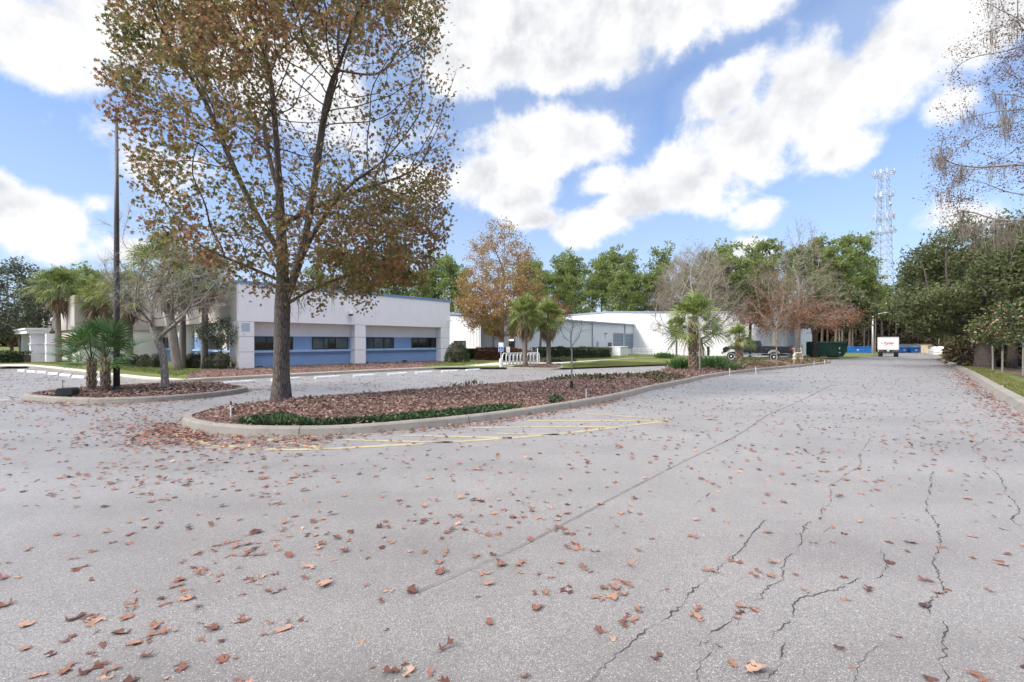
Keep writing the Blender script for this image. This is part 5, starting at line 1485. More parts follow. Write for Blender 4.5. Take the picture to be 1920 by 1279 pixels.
sabal('cabbage_palm', 'short cabbage palm with greyish fronds in front of the black pickup', 0, 0, 0, 'small', 'palms of the long island', 2.5, 1.15, pos=q)

# ---- small trees near the offices and on the island
st = thing('young_tree', 'small dark-leaved evergreen tree at the office corner', 'tree', GV(413, 695, .1))
att = env_points(np.random.default_rng(20), 260, [(1.2, .5), (1.6, 1.2), (2.1, 1.35), (2.6, .9), (2.9, .3)], noise3(7, 2), -.5)
broad_tree(st, 21, att, [(0, 0, 0), (.02, 0, .5), (0, .02, 1.0)], .15, 1.6, .2, .007, 2.3, .05, B_PALE, L_GREY, 3000, .13, (.07, .13), LEAF, twigs=2, twl=.2)
q = on_island(1072, 729, hI1)
sp = thing('sapling', 'thin leafless sapling with a black trunk guard on the long island', 'tree', q)
att = env_points(np.random.default_rng(22), 150, [(1.3, .1), (1.5, .35), (1.85, .5), (2.2, .35), (2.4, .1)], None)
att = np.concatenate([att, np.array([(-.7, 0, 1.7), (.75, .1, 1.8)])])
broad_tree(sp, 23, att, [(0, 0, -.05), (0, 0, .4), (.01, 0, .9), (0, 0, 1.25)], .10, 1.2, .13, .005, 2.2, .028, B_GREY, twigs=2, twl=.16, tww=.004, flare=.1, wig=.2, maxkids=2)
m = MB(); m.lathe([(.045, 0), (.05, .02), (.05, .22), (.045, .24)], 10); m.build('trunk_guard', M_BLK, sp)
q = on_island(1398, 686, hI1); 

# ---- broadleaf trees
sy = thing('sycamore_tree', 'tall autumn tree with orange-brown leaves and a thin purplish top, behind the bicycle rack', 'tree', GV(940, 677, .1))
att = env_points(np.random.default_rng(24), 1200, [(2.0, 1.2), (3.0, 3.2), (4.6, 4.4), (6.2, 4.6), (8, 3.9), (10, 3.3), (12, 2.4), (13.6, .6)], noise3(30, 1.0), -.5, (0, 0))
lz = lambda P: np.interp(P[:, 2], [2, 6, 8, 13], [1.0, 1.0, .5, .22])
broad_tree(sy, 25, att, [(0, 0, -.1), (0, 0, 1), (.05, 0, 2), (.05, .05, 3.2), (.1, 0, 4.5), (.1, 0, 6), (.15, 0, 7.5), (.2, 0, 9)], .32, 2.6, .55, .012, 2.3, .22, B_PALE, L_SYC, 30000, .24, (.11, .22), LEAF, twigs=2, twl=.45, tww=.012, bias=(0, 0, .12), leaf_z=lz)
rt = thing('orange_tree', 'low spreading rust-leaved tree between the autumn tree and the green pines', 'tree', GV(1012, 675.5, .1))
att = env_points(np.random.default_rng(26), 420, [(3.2, 1.0), (4.0, 2.6), (5.0, 2.7), (6.2, 1.2)], noise3(31, 1.0), -.6, (0.3, 0))
broad_tree(rt, 27, att, [(0, 0, -.1), (0, 0, 1.2), (.1, 0, 2.4), (.2, 0, 3.0)], .3, 2.4, .5, .012, 2.3, .12, B_PALE, L_RUST, 9000, .24, (.09, .18), LEAF, twigs=3, twl=.4, tww=.012)
# large bare tree before the gable wall
bt = thing('bare_tree', 'broad leafless tree with a haze of purplish-grey twigs behind the criss-cross palm', 'tree', at_depth(1316, 58) + Vector((0, 0, .1)))
att = env_points(np.random.default_rng(28), 1900, [(2.5, 4.5), (3.8, 6.0), (6.5, 6.3), (9, 5.4), (11.5, 4.2), (13.4, 2.4), (14.8, .8)], noise3(32, .8), -.5, (-.6, 0), (1, .8), .15)
broad_tree(bt, 29, att, [(0, 0, -.1), (0, 0, .8), (.05, 0, 1.6), (-.2, 0, 2.3), (-.6, 0, 3.2), (-1.1, 0, 4.2)], .4, 3.2, .6, .012, 2.4, .30, B_PALE, L_SYC, 700, .3, (.1, .2), LEAF, twigs=9, twl=1.25, tww=.016, bias=(0, 0, .2), leafthr=2.2, twdroop=-.2, wig=.06, relax=6)
copy_thing(bt, at_depth(1285, 112), 2.2, 1.75, 'broad leafless tree showing its purplish twigs above the white gable roof')
# reddish sparse tree by the warehouse corner
r1 = thing('rust_tree', 'tall sparse tree with bare upper stems and a rust-red lower tier by the warehouse corner', 'tree', at_depth(1496, 57) + Vector((0, 0, .1)))
att = np.concatenate([env_points(np.random.default_rng(33), 650, [(3.4, 5.0), (4.6, 6.2), (6.2, 5.6), (7.2, 4.5)], noise3(34, .8), -.4), env_points(np.random.default_rng(35), 650, [(7, 5.2), (10, 4.6), (13, 3.2), (16.5, 1.6), (17.5, .4)], noise3(36, .9), -.4)])
lz = lambda P: np.interp(P[:, 2], [3, 5.5, 7.0, 14, 17], [1.0, .8, .12, .03, .10])
broad_tree(r1, 37, att, [(0, 0, -.1), (0, 0, 1.2), (.05, 0, 2.6), (.05, 0, 4.0), (.1, 0, 5.5), (.1, 0, 7.5), (.15, 0, 9.5)], .42, 3.0, .62, .012, 2.35, .24, B_PALE, L_RUST, 8500, .25, (.10, .2), LEAF, twigs=5, twl=1.15, tww=.015, bias=(0, 0, .45), leaf_z=lz, twdroop=-.3, wig=.06, relax=6)
r2 = thing('rust_tree', 'smaller forked tree with rust-brown leaves behind the black pickup', 'tree', at_depth(1453, 56) + Vector((0, 0, .1)))
att = env_points(np.random.default_rng(38), 520, [(3.6, 2.2), (4.6, 3.8), (6.5, 4.4), (9, 4), (11.5, 2.4)], noise3(39, .9), -.5)
lz = lambda P: np.interp(P[:, 2], [3, 6, 8, 12], [1.0, .7, .2, .05])
broad_tree(r2, 40, att, [(0, 0, -.1), (0, 0, .9), (0, 0, 1.8), (-.1, 0, 2.6)], .35, 2.8, .55, .012, 2.3, .26, B_PALE, L_RUST, 4200, .24, (.10, .2), LEAF, twigs=6, twl=1.0, tww=.015, leaf_z=lz, bias=(0, 0, .4), wig=.06, relax=6)
# evergreens round the warehouse corner
def live(name, label, loc, seed, prof, nl, ls, trunk, tr_, off=(0, 0), mat=None, squash=(1, 1), natt=900, group=None, clumps=-.35, freq=.9, step=.4):
    o = thing(name, label, 'tree', loc, 0, group)
    att = env_points(np.random.default_rng(seed), natt, prof, noise3(seed + 1, freq), clumps, off, squash, .25)
    broad_tree(o, seed + 2, att, trunk, step, 3.2, .6, .014, 2.35, tr_, B_DARK if mat is not L_GREY else B_GREY, mat or L_LIVE, nl, .28, ls, SPRAY, twigs=2, twl=.5, tww=.014, down=.2, flare=.6)
    return o
live('live_oak', 'small dark evergreen oak with forked trunk beside the green dumpster', at_depth(1527, 63) + Vector((0, 0, .1)), 44, [(3.6, 2), (4.6, 4.2), (6.5, 5.2), (8.5, 4.2), (10, 1.5)], 9000, (.22, .42), [(0, 0, -.1), (0, 0, 1.2), (.1, 0, 2.4), (.3, 0, 3.4)], .35, (2.2, 0))
live('live_oak', 'dark green tree hiding part of the white gable wall above the pickup hood', at_depth(1406, 60) + Vector((0, 0, .1)), 48, [(4.2, 1.2), (5.4, 2.4), (7.5, 2.8), (9.5, 1.8), (10.8, .5)], 5000, (.2, .38), [(0, 0, -.1), (0, 0, 1.4), (0, 0, 2.8), (0, 0, 4)], .16, (0, 0))
live('live_oak', 'grey-green tree at the far edge of the small side lot', GV(44, 677, .1), 52, [(1.8, 1.5), (2.6, 3.0), (4.4, 3.6), (6.6, 3.1), (8.3, 1.2)], 12000, (.12, .24), [(0, 0, -.1), (-.1, 0, 1), (-.2, 0, 1.9), (-.4, 0, 2.6)], .2, (-1.2, 0), L_GREY)
# the great live oaks over the verge
live('live_oak', 'great dark live oak with a thick grey trunk leaning over the grass verge', GV(1846, 692, .1), 56, [(2.6, 3.0), (3.6, 5.0), (5.6, 6.0), (8, 5.2), (9.8, 3.4), (11.2, 1.0)], 30000, (.13, .27), [(0, 0, -.1), (0, 0, .7), (-.05, 0, 1.5), (-.1, 0, 2.3), (0, 0, 3.2)], .50, (.4, 0), natt=1500, freq=.85)
live('live_oak', 'live oak standing farther down the road, its crown reaching over the kerb', GV(1808, 677, .1), 61, [(3.0, 2.6), (4.0, 5.0), (6.4, 6.4), (9.0, 6.2), (11.5, 4.4), (13.6, 1.4)], 34000, (.18, .36), [(0, 0, -.1), (0, 0, 1), (-.3, 0, 2.2), (-.6, 0, 3.4)], .42, (-1.3, 0), natt=1700, freq=.7)
live('live_oak', 'bushy live oak farthest along the verge, behind the white post', GV(1784, 664, .1), 66, [(4.4, 3), (5.6, 5.5), (7.5, 7.5), (10, 8.2), (15, 6.5), (19, 4), (22, 1)], 22000, (.35, .65), [(0, 0, -.1), (0, 0, 1), (-.3, 0, 2.2), (-.6, 0, 3.8)], .4, (.6, 0), natt=1000, freq=.6, step=.6)
live('live_oak', 'dark-trunked live oak in the shade behind the magnolias', GV(1897, 694, .1), 71, [(3.2, 2.4), (4.2, 4.4), (6.4, 5.0), (8.6, 4.0), (10.2, 1.0)], 16000, (.14, .28), [(0, 0, -.1), (0, 0, 1), (.1, 0, 2.2), (.2, 0, 3.4)], .26, (1.5, 1.5), natt=900, freq=.9)
# magnolias
for k, (px, py, hh) in enumerate(((1861, 697, 3.5), (1879, 702, 3.9), (1918, 709, 4.0))):
    lab = ('slim pale-trunked magnolia nearest the thick live oak', 'slim pale-trunked magnolia with a forked stem, middle one of its row', 'slim pale-trunked magnolia at the very edge of the picture')[k]
    mg = thing('magnolia_tree', lab, 'tree', GV(px, py, .1), 0, 'row of magnolias on the verge')
    att = env_points(np.random.default_rng(80 + k), 300, [(1.6, .5), (2.0, 1.1), (2.8, 1.3), (3.3, 1.0), (hh, .3)], noise3(83 + k, 2.0), -.5)
    broad_tree(mg, 86 + k, att, [(0, 0, -.05), (.03, 0, .6), (-.02, 0, 1.2), (.02, 0, 1.6)], .16, 1.8, .24, .008, 2.3, .05, B_MAGN, L_MAG, 2600, .14, (.11, .19), LEAF, twigs=1, twl=.2, flare=.2)
# tall mossy tree at the right edge
q = at_depth(2040, 21.0)
L_MOSSY = leafmat('dull_red_leaf', [(0.0, (.10, .07, .06)), (0.5, (.19, .115, .09)), (1.0, (.30, .17, .11))], .5, .6, .3, .6, .2)
mt = thing('mossy_tree', 'tall thin-leaved tree hung with grey moss at the edge of the verge', 'tree', q + Vector((0, 0, .1)))
att = env_points(np.random.default_rng(90), 1900, [(6.5, 3.6), (8.5, 5.0), (11, 5.3), (14, 5.0), (17, 4.2), (20, 2.5)], noise3(91, .8), -.15, (-.4, 0), (1, 1), .1)
pos, r, par = broad_tree(mt, 92, att, [(0, 0, -.1), (0, 0, 2), (.05, 0, 4), (0, 0, 6), (-.05, 0, 8), (0, .1, 10), (0, .1, 13), (0, .1, 16)], .38, 3.0, .6, .009, 2.3, .3, B_GREY, L_MOSSY, 24000, .15, (.055, .12), LEAF, twigs=4, twl=.6, tww=.008, bias=(0, 0, .02), leafthr=2.0)
rg = np.random.default_rng(93)
cand = np.where((r < .05) & (r > .012) & (pos[:, 0] < 1.5))[0]
mp0 = pos[rg.choice(cand, 70)]
for q_ in mp0:
    mp_ = q_ + rg.normal(size=(4, 3)) * np.array([.16, .16, .12])
    link_mesh('hanging_moss', leaf_mesh('hanging_moss', [moss_strands(rg, mp_, 11, 1.5, .013)]), L_MOSS, mt)

# ---- background pines: five kinds, then copies
PV = []
for k, (h, cf, rm, nb) in enumerate(((17, .38, 2.9, 30), (19, .45, 2.6, 30), (15, .30, 3.1, 30), (21, .52, 2.4, 28), (16, .5, 2.2, 24))):
    o = thing('pine_tree', 'x', 'tree', (0, 0, 0)); pine(o, 200 + k, h, B_PINE, L_PINE, cf, rm, nb + 8, 75, (.22, .48)); PV.append(o)
used = [False] * 5
PH = (17, 19, 15, 21, 16)
rg = np.random.default_rng(210)
def put_pine(px, Y, top, label, group, k=None):
    """a pine at that bearing and distance whose tip reaches photo row top"""
    k = int(rg.integers(0, 5)) if k is None else k
    q = at_depth(px, Y); hh = (CY - top) / FPX * Y + H - q.z
    s = hh / PH[k]; w = s * rg.uniform(.9, 1.15)
    if not used[k]:
        o = PV[k]; used[k] = True; o.location = q; o.rotation_euler = (0, 0, rg.uniform(0, 6.28)); o.scale = (w, w, s); o['label'] = label; o['group'] = group
    else: copy_thing(PV[k], q, rg.uniform(0, 6.28), (w, w, s), label, group)
g1, l1 = 'pines behind the offices', 'green pine in the row whose crowns rise over the blue office roof edge'
for i, px in enumerate(np.linspace(600, 862, 15)): put_pine(px + rg.normal() * 6, rg.uniform(92, 112), rg.uniform(492, 535) if px < 700 else rg.uniform(484, 525), l1, g1)
g2, l2 = 'pines behind the warehouse', 'green pine in the row rising behind the low wing of the white warehouse'
for i, px in enumerate(np.linspace(985, 1225, 17)): put_pine(px + rg.normal() * 7, rg.uniform(112, 135), rg.uniform(482, 530), l2, g2)
for i, px in enumerate((1002, 1060, 1150, 1175, 1232)): put_pine(px, 140, (498, 488, 478, 484, 480)[i], l2, g2)
g3, l3 = 'pines behind the gable wall', 'green pine standing behind the tall white gable wall'
for i, px in enumerate(np.linspace(1238, 1480, 15)): put_pine(px + rg.normal() * 7, rg.uniform(122, 140), rg.uniform(478, 530), l3, g3)
for i, (px, tp) in enumerate(((1415, 470), (1445, 462), (1330, 478), (1372, 470))): put_pine(px, 145, tp, l3, g3)
g4, l4 = 'pines by the end of the road', 'slim pine with a bare trunk in the wood past the green dumpster'
for i, px in enumerate((1505, 1520, 1540, 1552, 1566, 1580, 1592, 1604, 1617, 1628, 1640, 1652)): put_pine(px, rg.uniform(100, 128), (470, 480, 455, 490, 470, 500, 452, 480, 450, 505, 520, 540)[i], l4, g4, 3 if i % 2 else 1)
for i, px in enumerate((1666, 1690, 1700, 1722, 1738, 1752)): put_pine(px, rg.uniform(122, 135), rg.uniform(520, 560), 'dark slim pine in the wood behind the timber fence at the end of the road', 'pines behind the timber fence', 3)
g5, l5 = 'pines beyond the entrance', 'far green pine showing over the palms beside the entrance portico'
for i, px in enumerate((95, 118, 140, 165, 60, 190)): put_pine(px, rg.uniform(84, 96), (522, 514, 516, 514, 530, 535)[i], l5, g5, (0, 2, 0, 2, 0, 2)[i])
q = GV(1797, 669, .1); tp = thing('pine_tree', 'tall pine with a straight tan trunk, its top lost among the live oaks', 'tree', q)
pine(tp, 222, 14, barkmat('tan_pine_bark', (.16, .10, .065), (.46, .33, .24), 4, .3, .4), L_PINE, .62, 2.2, 16, 120, trunk_r=.24)
# a mixed wood that closes the view, low brush below it
def mass(name, label, n, fn, size, mat, tmpl=SPRAY, seed=1, down=.1):
    r = np.random.default_rng(seed); P = fn(r, n)
    V, FS = scatter(r, P, r.uniform(*size, len(P)), tmpl, down=down)
    o = link_mesh(name, leaf_mesh(name, [(V, FS)]), mat); return tag(o, label, kind='stuff')
def band(px0, px1, Y0, Y1, zt, nf, seed, thr=-.5, low=0.0):
    nz = noise3(seed, nf)
    def f(r, n):
        out, tot = [], 0
        while tot < n:
            px = r.uniform(px0, px1, n); Y = r.uniform(Y0, Y1, n); X = (px - CX) / FPX * Y
            top = zt * (0.72 + .28 * nz(np.c_[X * .5, Y * .5, X * 0])); z = r.uniform(0, 1, n) ** .9 * np.maximum(top, .3) + low
            P = np.c_[X, Y, g(X, Y) + z]; P = P[nz(P) > thr]; out.append(P); tot += len(P)
        return np.concatenate(out)[:n]
    return f
mass('woods', 'far wood of dim mixed trees closing the view behind the dumpsters', 26000, band(1470, 1800, 132, 150, 13, .35, 301), (.7, 1.5), L_WOOD, seed=311)
mass('woods', 'far dim wood behind the white warehouse', 22000, band(880, 1490, 150, 168, 9, .3, 302), (.8, 1.7), L_WOOD, seed=312)
mass('woods', 'far wood behind the offices', 24000, band(-300, 880, 118, 140, 9, .3, 303), (.8, 1.6), L_WOOD, seed=313)
mass('undergrowth', 'brown brush under the trees beyond the grass verge', 26000, band(1772, 2150, 40, 60, 3.4, .5, 304, -.3), (.2, .5), L_WOOD, seed=314)
mass('undergrowth', 'brown brush and saplings at the end of the road behind the timber fence', 12000, band(1560, 1775, 116, 130, 4.5, .5, 305, -.2), (.3, .8), L_WOOD, seed=315)
mass('undergrowth', 'sparse brush at the foot of the live oaks', 7000, band(1800, 2060, 33, 41, 1.1, 1.0, 306, .0), (.12, .3), L_WOOD, seed=316)
def trunks_spot(px, Y, label, group): pass
# thin forest trunks seen between the leaves
fts = thing('forest_tree', 'thin bare grey trunk among the brush behind the live oaks', 'tree', at_depth(1822, 44), 0, 'thin trunks in the wood')
att = env_points(np.random.default_rng(95), 220, [(3, .8), (5, 1.9), (8, 2.0), (11, .6)], noise3(96, 1.0), -.6)
broad_tree(fts, 97, att, [(0, 0, -.1), (.05, 0, 1.5), (0, 0, 3), (.1, 0, 5), (.05, 0, 7)], .45, 3, .6, .012, 2.3, .11, B_GREY, L_WOOD, 500, .4, (.15, .3), SPRAY, twigs=2, twl=.6, tww=.014)
for px, Y, s in ((1870, 46, 1.1), (1905, 43, .95), (1850, 50, 1.2), (1780, 58, 1.2), (1760, 120, 1.6), (1680, 124, 1.7), (1712, 122, 1.5), (1940, 44, 1.0), (1890, 52, 1.3), (1815, 54, 1.1), (1620, 118, 1.5), (1655, 126, 1.7), (1732, 128, 1.6), (1574, 112, 1.4), (1598, 116, 1.5)):
    copy_thing(fts, at_depth(px, Y), rg.uniform(0, 6), s, 'thin bare grey trunk among the brush behind the live oaks' if px > 1760 else 'thin bare trunk in the dim wood at the end of the road', 'thin trunks in the wood' if px > 1760 else 'thin trunks at the end of the road')

# ---- clipped shrubs and hedges
def blob_points(rx, ry, rz):
    def f(r, n):
        d = unit(r.normal(size=(n, 3))); d[:, 2] = np.abs(d[:, 2]) * 1.0 - .1
        return d * np.array([rx, ry, rz]) * r.uniform(.8, 1.03, n)[:, None]
    return f
def shrub(name, label, loc, rx, ry, rz, mat, n, seed, group=None, size=(.04, .08)):
    o = thing(name, label, 'shrub', loc, 0, group); r = np.random.default_rng(seed)
    P = blob_points(rx, ry, rz)(r, n); P[:, 2] += rz * .15
    V, FS = scatter(r, P, r.uniform(*size, n), LEAF, axis=unit(P) * 1.0, axis_jit=.8)
    link_mesh('foliage', leaf_mesh('foliage', [(V, FS)]), mat, o)
    m = MB(); m.lathe([(.1, -.1), (rx * .6, rz * .2), (rx * .72, rz * .55), (rx * .4, rz * .9), (.05, rz * 1.0)], 10); m.build('stem', B_DARK, o)
    return o
SL = [(228, 690, .42, .75), (250, 691, .42, .75), (272, 692, .42, .75), (293, 693, .45, .78), (358, 694, .48, .80), (372, 694, .50, .82), (398, 694.5, .62, .86), (415, 696, .62, .95)]
names_ = ('round clipped shrub nearest the flagpole', 'round clipped shrub second from the flagpole', 'round clipped shrub third from the flagpole', 'round clipped shrub just before the thick palm trunk', 'round clipped shrub between the palm trunks and its larger neighbour',
          'round clipped shrub beside the smooth grey palm trunk', 'large dark clipped shrub behind the small evergreen tree', 'large dark clipped shrub nearest the corner pier')
for i, ((px, py, r_, h_), nm) in enumerate(zip(SL, names_)): shrub('clipped_shrub', nm, GV(px, py, .1), r_, r_, h_, L_SHRUB, 1500, 400 + i, 'clipped shrubs along the near side of the offices')
shrub('clipped_shrub', 'tall green shrub against the end of the offices', GV(857, 683, .1), .95, .9, 1.55, L_HEDGE, 3200, 420, size=(.06, .12))
def hedge(name, label, a, b, w, h, mat, n, seed, size=(.07, .14)):
    a = np.array(a); b = np.array(b); L = np.linalg.norm(b - a); u = (b - a) / L; v = np.array([-u[1], u[0]])
    o = thing(name, label, 'hedge', (a[0], a[1], float(g(*a)) + .05), 0)
    r = np.random.default_rng(seed); nz = noise3(seed, 1.4)
    s = r.uniform(0, L, n); q = r.uniform(-1, 1, n); face = r.uniform(0, 1, n)
    t_ = np.where(face < .55, -w / 2 + r.uniform(-.04, .12, n), q * w / 2); z = np.where(face < .55, r.uniform(0, 1, n) * h, h - r.uniform(-.03, .1, n))
    z = z + .10 * nz(np.c_[s, t_, z * 0]); dz = g(a[0] + u[0] * s, a[1] + u[1] * s) - float(g(*a))
    P = np.c_[u[0] * s + v[0] * t_, u[1] * s + v[1] * t_, z + dz]
    V, FS = scatter(r, P, r.uniform(*size, n), LEAF, axis=np.array([0, 0, .3]), axis_jit=1.0)
    link_mesh('foliage', leaf_mesh('foliage', [(V, FS)]), mat, o)
    m = MB(); k = 8
    for i in range(k):
        s0, s1 = L * i / k + .1, L * (i + 1) / k - .002; c = (s0 + s1) / 2; zz = float(g(*(a + u * c))) - float(g(*a))
        m.obox((u[0] * c, u[1] * c, zz + h * .42), (s1 - s0, w * .62, h * .84), Matrix.Rotation(math.atan2(u[1], u[0]), 3, 'Z'))
    m.build('stem', B_DARK, o)
    return o
hedge('hedge', 'low clipped hedge with reddish leaves before the warehouse corner', G(893, 677), G(1004, 678.5), 1.4, 1.05, L_RED, 6500, 430)
hedge('hedge', 'green and red hedge beside the end shrub of the offices', G(872, 676.5), G(893, 676.2), 1.3, 1.0, L_HEDGE, 2500, 431)
hedge('hedge', 'long dark green clipped hedge along the low wing of the warehouse', G(1004, 676), G(1138, 672.5), 1.4, 1.15, L_HEDGE, 8000, 432, (.09, .18))
hedge('hedge', 'low dark hedge at the far edge of the side lot', G(-60, 684), G(52, 683), 1.0, .75, L_SHRUB, 4000, 433)
hedge('hedge', 'low green border planting beside the pair of palms', G(1012, 683), G(1070, 680.5), 1.2, .35, L_HEDGE, 2600, 434)
# leafy clumps on the island and palmettos on the verge
lc = thing('leafy_plant', 'clump of bright green strap leaves beside the criss-cross palm', 'plant', on_island(1330, 690, hI1), 0, 'green clumps on the long island')
r = np.random.default_rng(440); n = 700
P = np.c_[r.normal(size=n) * .55, r.normal(size=n) * .3, r.uniform(0, .15, n)]
V, FS = scatter(r, P, r.uniform(.35, .75, n), T_BLADE, axis=np.c_[P[:, :2] * .9, np.full(n, 1.0)], axis_jit=.35)
link_mesh('foliage', leaf_mesh('foliage', [(V, FS)]), L_PALMD, lc)
copy_thing(lc, on_island(1278, 690.5, hI1), 1.0, .85, 'low clump of green strap leaves before the slender palm')
copy_thing(lc, GV(1245, 673.5, .08), 2.0, 1.0, 'green clump on the lawn before the railing')
pl0 = thing('palmetto', 'low fan palmetto in front of the tan pine trunk', 'palmetto', GV(1806, 679, .1), 0, 'palmettos on the verge')
palm(pl0, 450, .1, .08, .62, 16, L_PALMD, L_DEAD, B_BOOT, plen=.7, nl=20, droop=.3, emin=.1, emax=1.4)
for i, (px, py, s, lab) in enumerate(((1820, 680, 1.05, 'palmetto between the tan pine trunk and the thick live oak'), (1792, 673, 1.1, 'greyish palmetto behind the tan pine trunk'), (1781, 669, 1.2, 'palmetto beside the white post'))):
    copy_thing(pl0, GV(px, py, .1), i * 1.1, s, lab)
# ------------------------------------------------------------------ poles, signs, vehicles, bins
M_BLACKP = paint('black_car_paint', (.008, .008, .010), .3, .15, spec=.5, coat=.25)
M_TYRE = paint('tyre_rubber', (.022, .022, .022), .85, .15)
M_RIM = paint('polished_rim', (.74, .74, .75), .4, .05, .2)
M_CHROME = paint('chrome', (.55, .55, .56), .2, .05, .9)
M_RED = paint('red_lens', (.22, .012, .012), .25, .1)
M_GREEN = paint('dark_green_steel', (.018, .062, .042), .5, .2, scale=1.5)
M_BIN = paint('blue_steel', (.015, .14, .42), .5, .15, scale=1.5)
M_BIND = paint('dull_blue_steel', (.06, .14, .28), .55, .15, scale=1.5)
M_BRONZE = paint('dark_bronze', (.05, .042, .042), .45, .12, scale=2)
M_GOLD = paint('gold_ball', (.62, .50, .28), .35, .1, .4)
M_BEIGE = paint('beige_pipe', (.56, .45, .30), .6, .1)
M_GALV = paint('galvanised_steel', (.50, .51, .52), .5, .08, .3)
M_WOODG = paint('weathered_boards', (.30, .25, .215), .9, .18, scale=1.2)
M_TOWER = paint('tower_white', (.44, .48, .55), .6, .04)

# flagpole
fp = thing('flagpole', 'tall dark bronze flagpole with a gold ball on top', 'flagpole', on_island(219, 730, hI2, -.02))
_Y = fp.location.y; hp = (CY - 214) / FPX * _Y + H - fp.location.z
m = MB(); m.tube([(0, 0, -.1), (0, 0, 2.0), (0, 0, hp * .6), (0, 0, hp)], [.085, .083, .066, .036], 14); m.build('pole', M_BRONZE, fp, smooth=True)
m = MB(); m.lathe([(.13, 0), (.13, .05), (.10, .09), (.09, .12)], 16); m.build('base', M_BRONZE, fp)
m = MB(); m.lathe([(.01, 0)] + [(.075 * math.sin(a), .075 - .075 * math.cos(a)) for a in np.linspace(.3, 2.9, 9)] + [(.005, .15)], 14, (0, 0, hp + .02)); m.build('finial', M_GOLD, fp, smooth=True)
m = MB(); m.lathe([(.05, 0), (.05, .05)], 12, (0, 0, hp - .05)); m.tube([(.05, 0, hp - .05), (.10, 0, hp - .05)], .02, 6); m.build('truck', M_BRONZE, fp)
m = MB(); m.obox((.085, -.03, 1.35), (.02, .03, .16)); m.build('cleat', M_BRONZE, fp)
# floodlight
fl = thing('floodlight', 'black ground floodlight box on the mulch in front of the young fan palms', 'floodlight', on_island(127, 744, hI2, -.02), .25)
m = MB(); m.prism([(-.20, .06), (.20, .06), (.20, .22), (.14, .27), (-.16, .27), (-.20, .20)], -.16, .16, 'xz'); m.build('housing', M_BLK, fl, bevel=.015)
m = MB(); m.box(-.15, .15, -.05, .05, 0, .07); m.build('base', M_BLK, fl)
m = MB(); m.box(-.17, .17, .161, .168, .09, .21); m.build('lens', M_GLASS, fl)
m = MB(); m.tube([(.0, -.19, 0), (.0, -.19, .45)], .008, 5); m.tube([(.0, -.19, .45), (.0, -.19, .50)], .014, 6); m.build('marker_stake', M_BLK, fl)
# wheel stops
def stop(p0, p1, label, proto=[None], group=''):
    a, b = GV(*p0), GV(*p1); c = (a + b) / 2; rz = math.atan2(b.y - a.y, b.x - a.x)
    if proto[0] is None:
        o = thing('wheel_stop', label, 'wheel stop', c, rz, group)
        m = MB(); m.prism([(-.09, 0), (.09, 0), (.075, .09), (.05, .125), (-.05, .125), (-.075, .09)], -.9, .9, 'yz'); m.build('bar', M_WHITE, o, bevel=.012)
        m = MB()
        for x in (-.6, .6): m.lathe([(.02, .124), (.02, .133), (.01, .137)], 8, (x, 0, 0))
        m.build('bolt', M_GREYM, o); proto[0] = o
        o2 = o
    else: o2 = copy_thing(proto[0], c, rz, 1.0, label, group)
    o2.scale = ((b - a).length / 1.8 * .92, .85, .85)
    return o2
gA = 'white wheel stops along the front of the offices'
FS_ = [((417, 721.5), (480, 717.5)), ((507, 715.5), (563, 711.5)), ((589, 711.5), (639, 708)), ((661, 708), (704, 705.3)), ((726, 704.6), (764, 702.2)), ((778, 701.6), (812, 699.6)), ((827, 698.9), (859, 697.2)), ((873, 696.4), (900, 695))]
FN = ('first', 'second', 'third', 'fourth', 'fifth', 'sixth', 'seventh', 'eighth')
for k, (a, b) in enumerate(FS_): stop(a, b, 'white concrete wheel stop, %s from the corner pier along the office front' % FN[k], group=gA)
LS_ = [((35, 697), (50, 697.4)), ((52, 698.6), (70, 699.2)), ((71, 699.8), (90, 700.6)), ((92, 702.2), (112, 703.6)), ((114, 705), (136, 706.6)), ((137, 708), (162, 710.2)), ((170, 712.4), (192, 714.6))]
for k, (a, b) in enumerate(LS_): stop(a, b, 'white wheel stop beside the path of the small side lot, %s from its far end' % FN[k], group='white wheel stops of the small side lot')
# irrigation risers and stakes
rp = thing('irrigation_riser', 'thin white sprinkler riser with a dark tip at the rounded end of the long island', 'sprinkler', on_island(433, 783, hI1, -.02), 0, 'white sprinkler risers on the long island')
m = MB(); m.tube([(0, 0, -.05), (0, 0, .27)], .012, 8); m.build('pipe', M_WHITE, rp)
m = MB(); m.tube([(0, 0, .27), (0, 0, .34)], [.017, .014], 8); m.build('nozzle', M_BLK, rp)
for px, py, s, lab in ((1099, 749, 1.2, 'white sprinkler riser beside the leafless sapling'), (1241, 703, 1.0, 'white sprinkler riser before the criss-cross palm'), (1368, 701, 1.1, 'white sprinkler riser before the short greyish palm'), (1417, 699, 1.2, 'white sprinkler riser in front of the pickup'),
                        (1526, 685, 1.3, 'white sprinkler riser beyond the beige pipes'), (1546, 681.5, 1.3, 'white sprinkler riser at the far tip of the long island')):
    copy_thing(rp, on_island(px, py, hI1, -.02), .3, s, lab)
sA = copy_thing(sp, on_island(1312, 702, hI1), 1.1, 1.35, 'pale leafless sapling right in front of the criss-cross palm')
sB = copy_thing(sp, on_island(1456, 691, hI1), 2.1, 1.55, 'pale leafless sapling in front of the rear wheels of the pickup')
for o_ in (sA, sB):
    for ch in list(o_.children):
        if ch.name.startswith('trunk_guard'): bpy.data.objects.remove(ch)
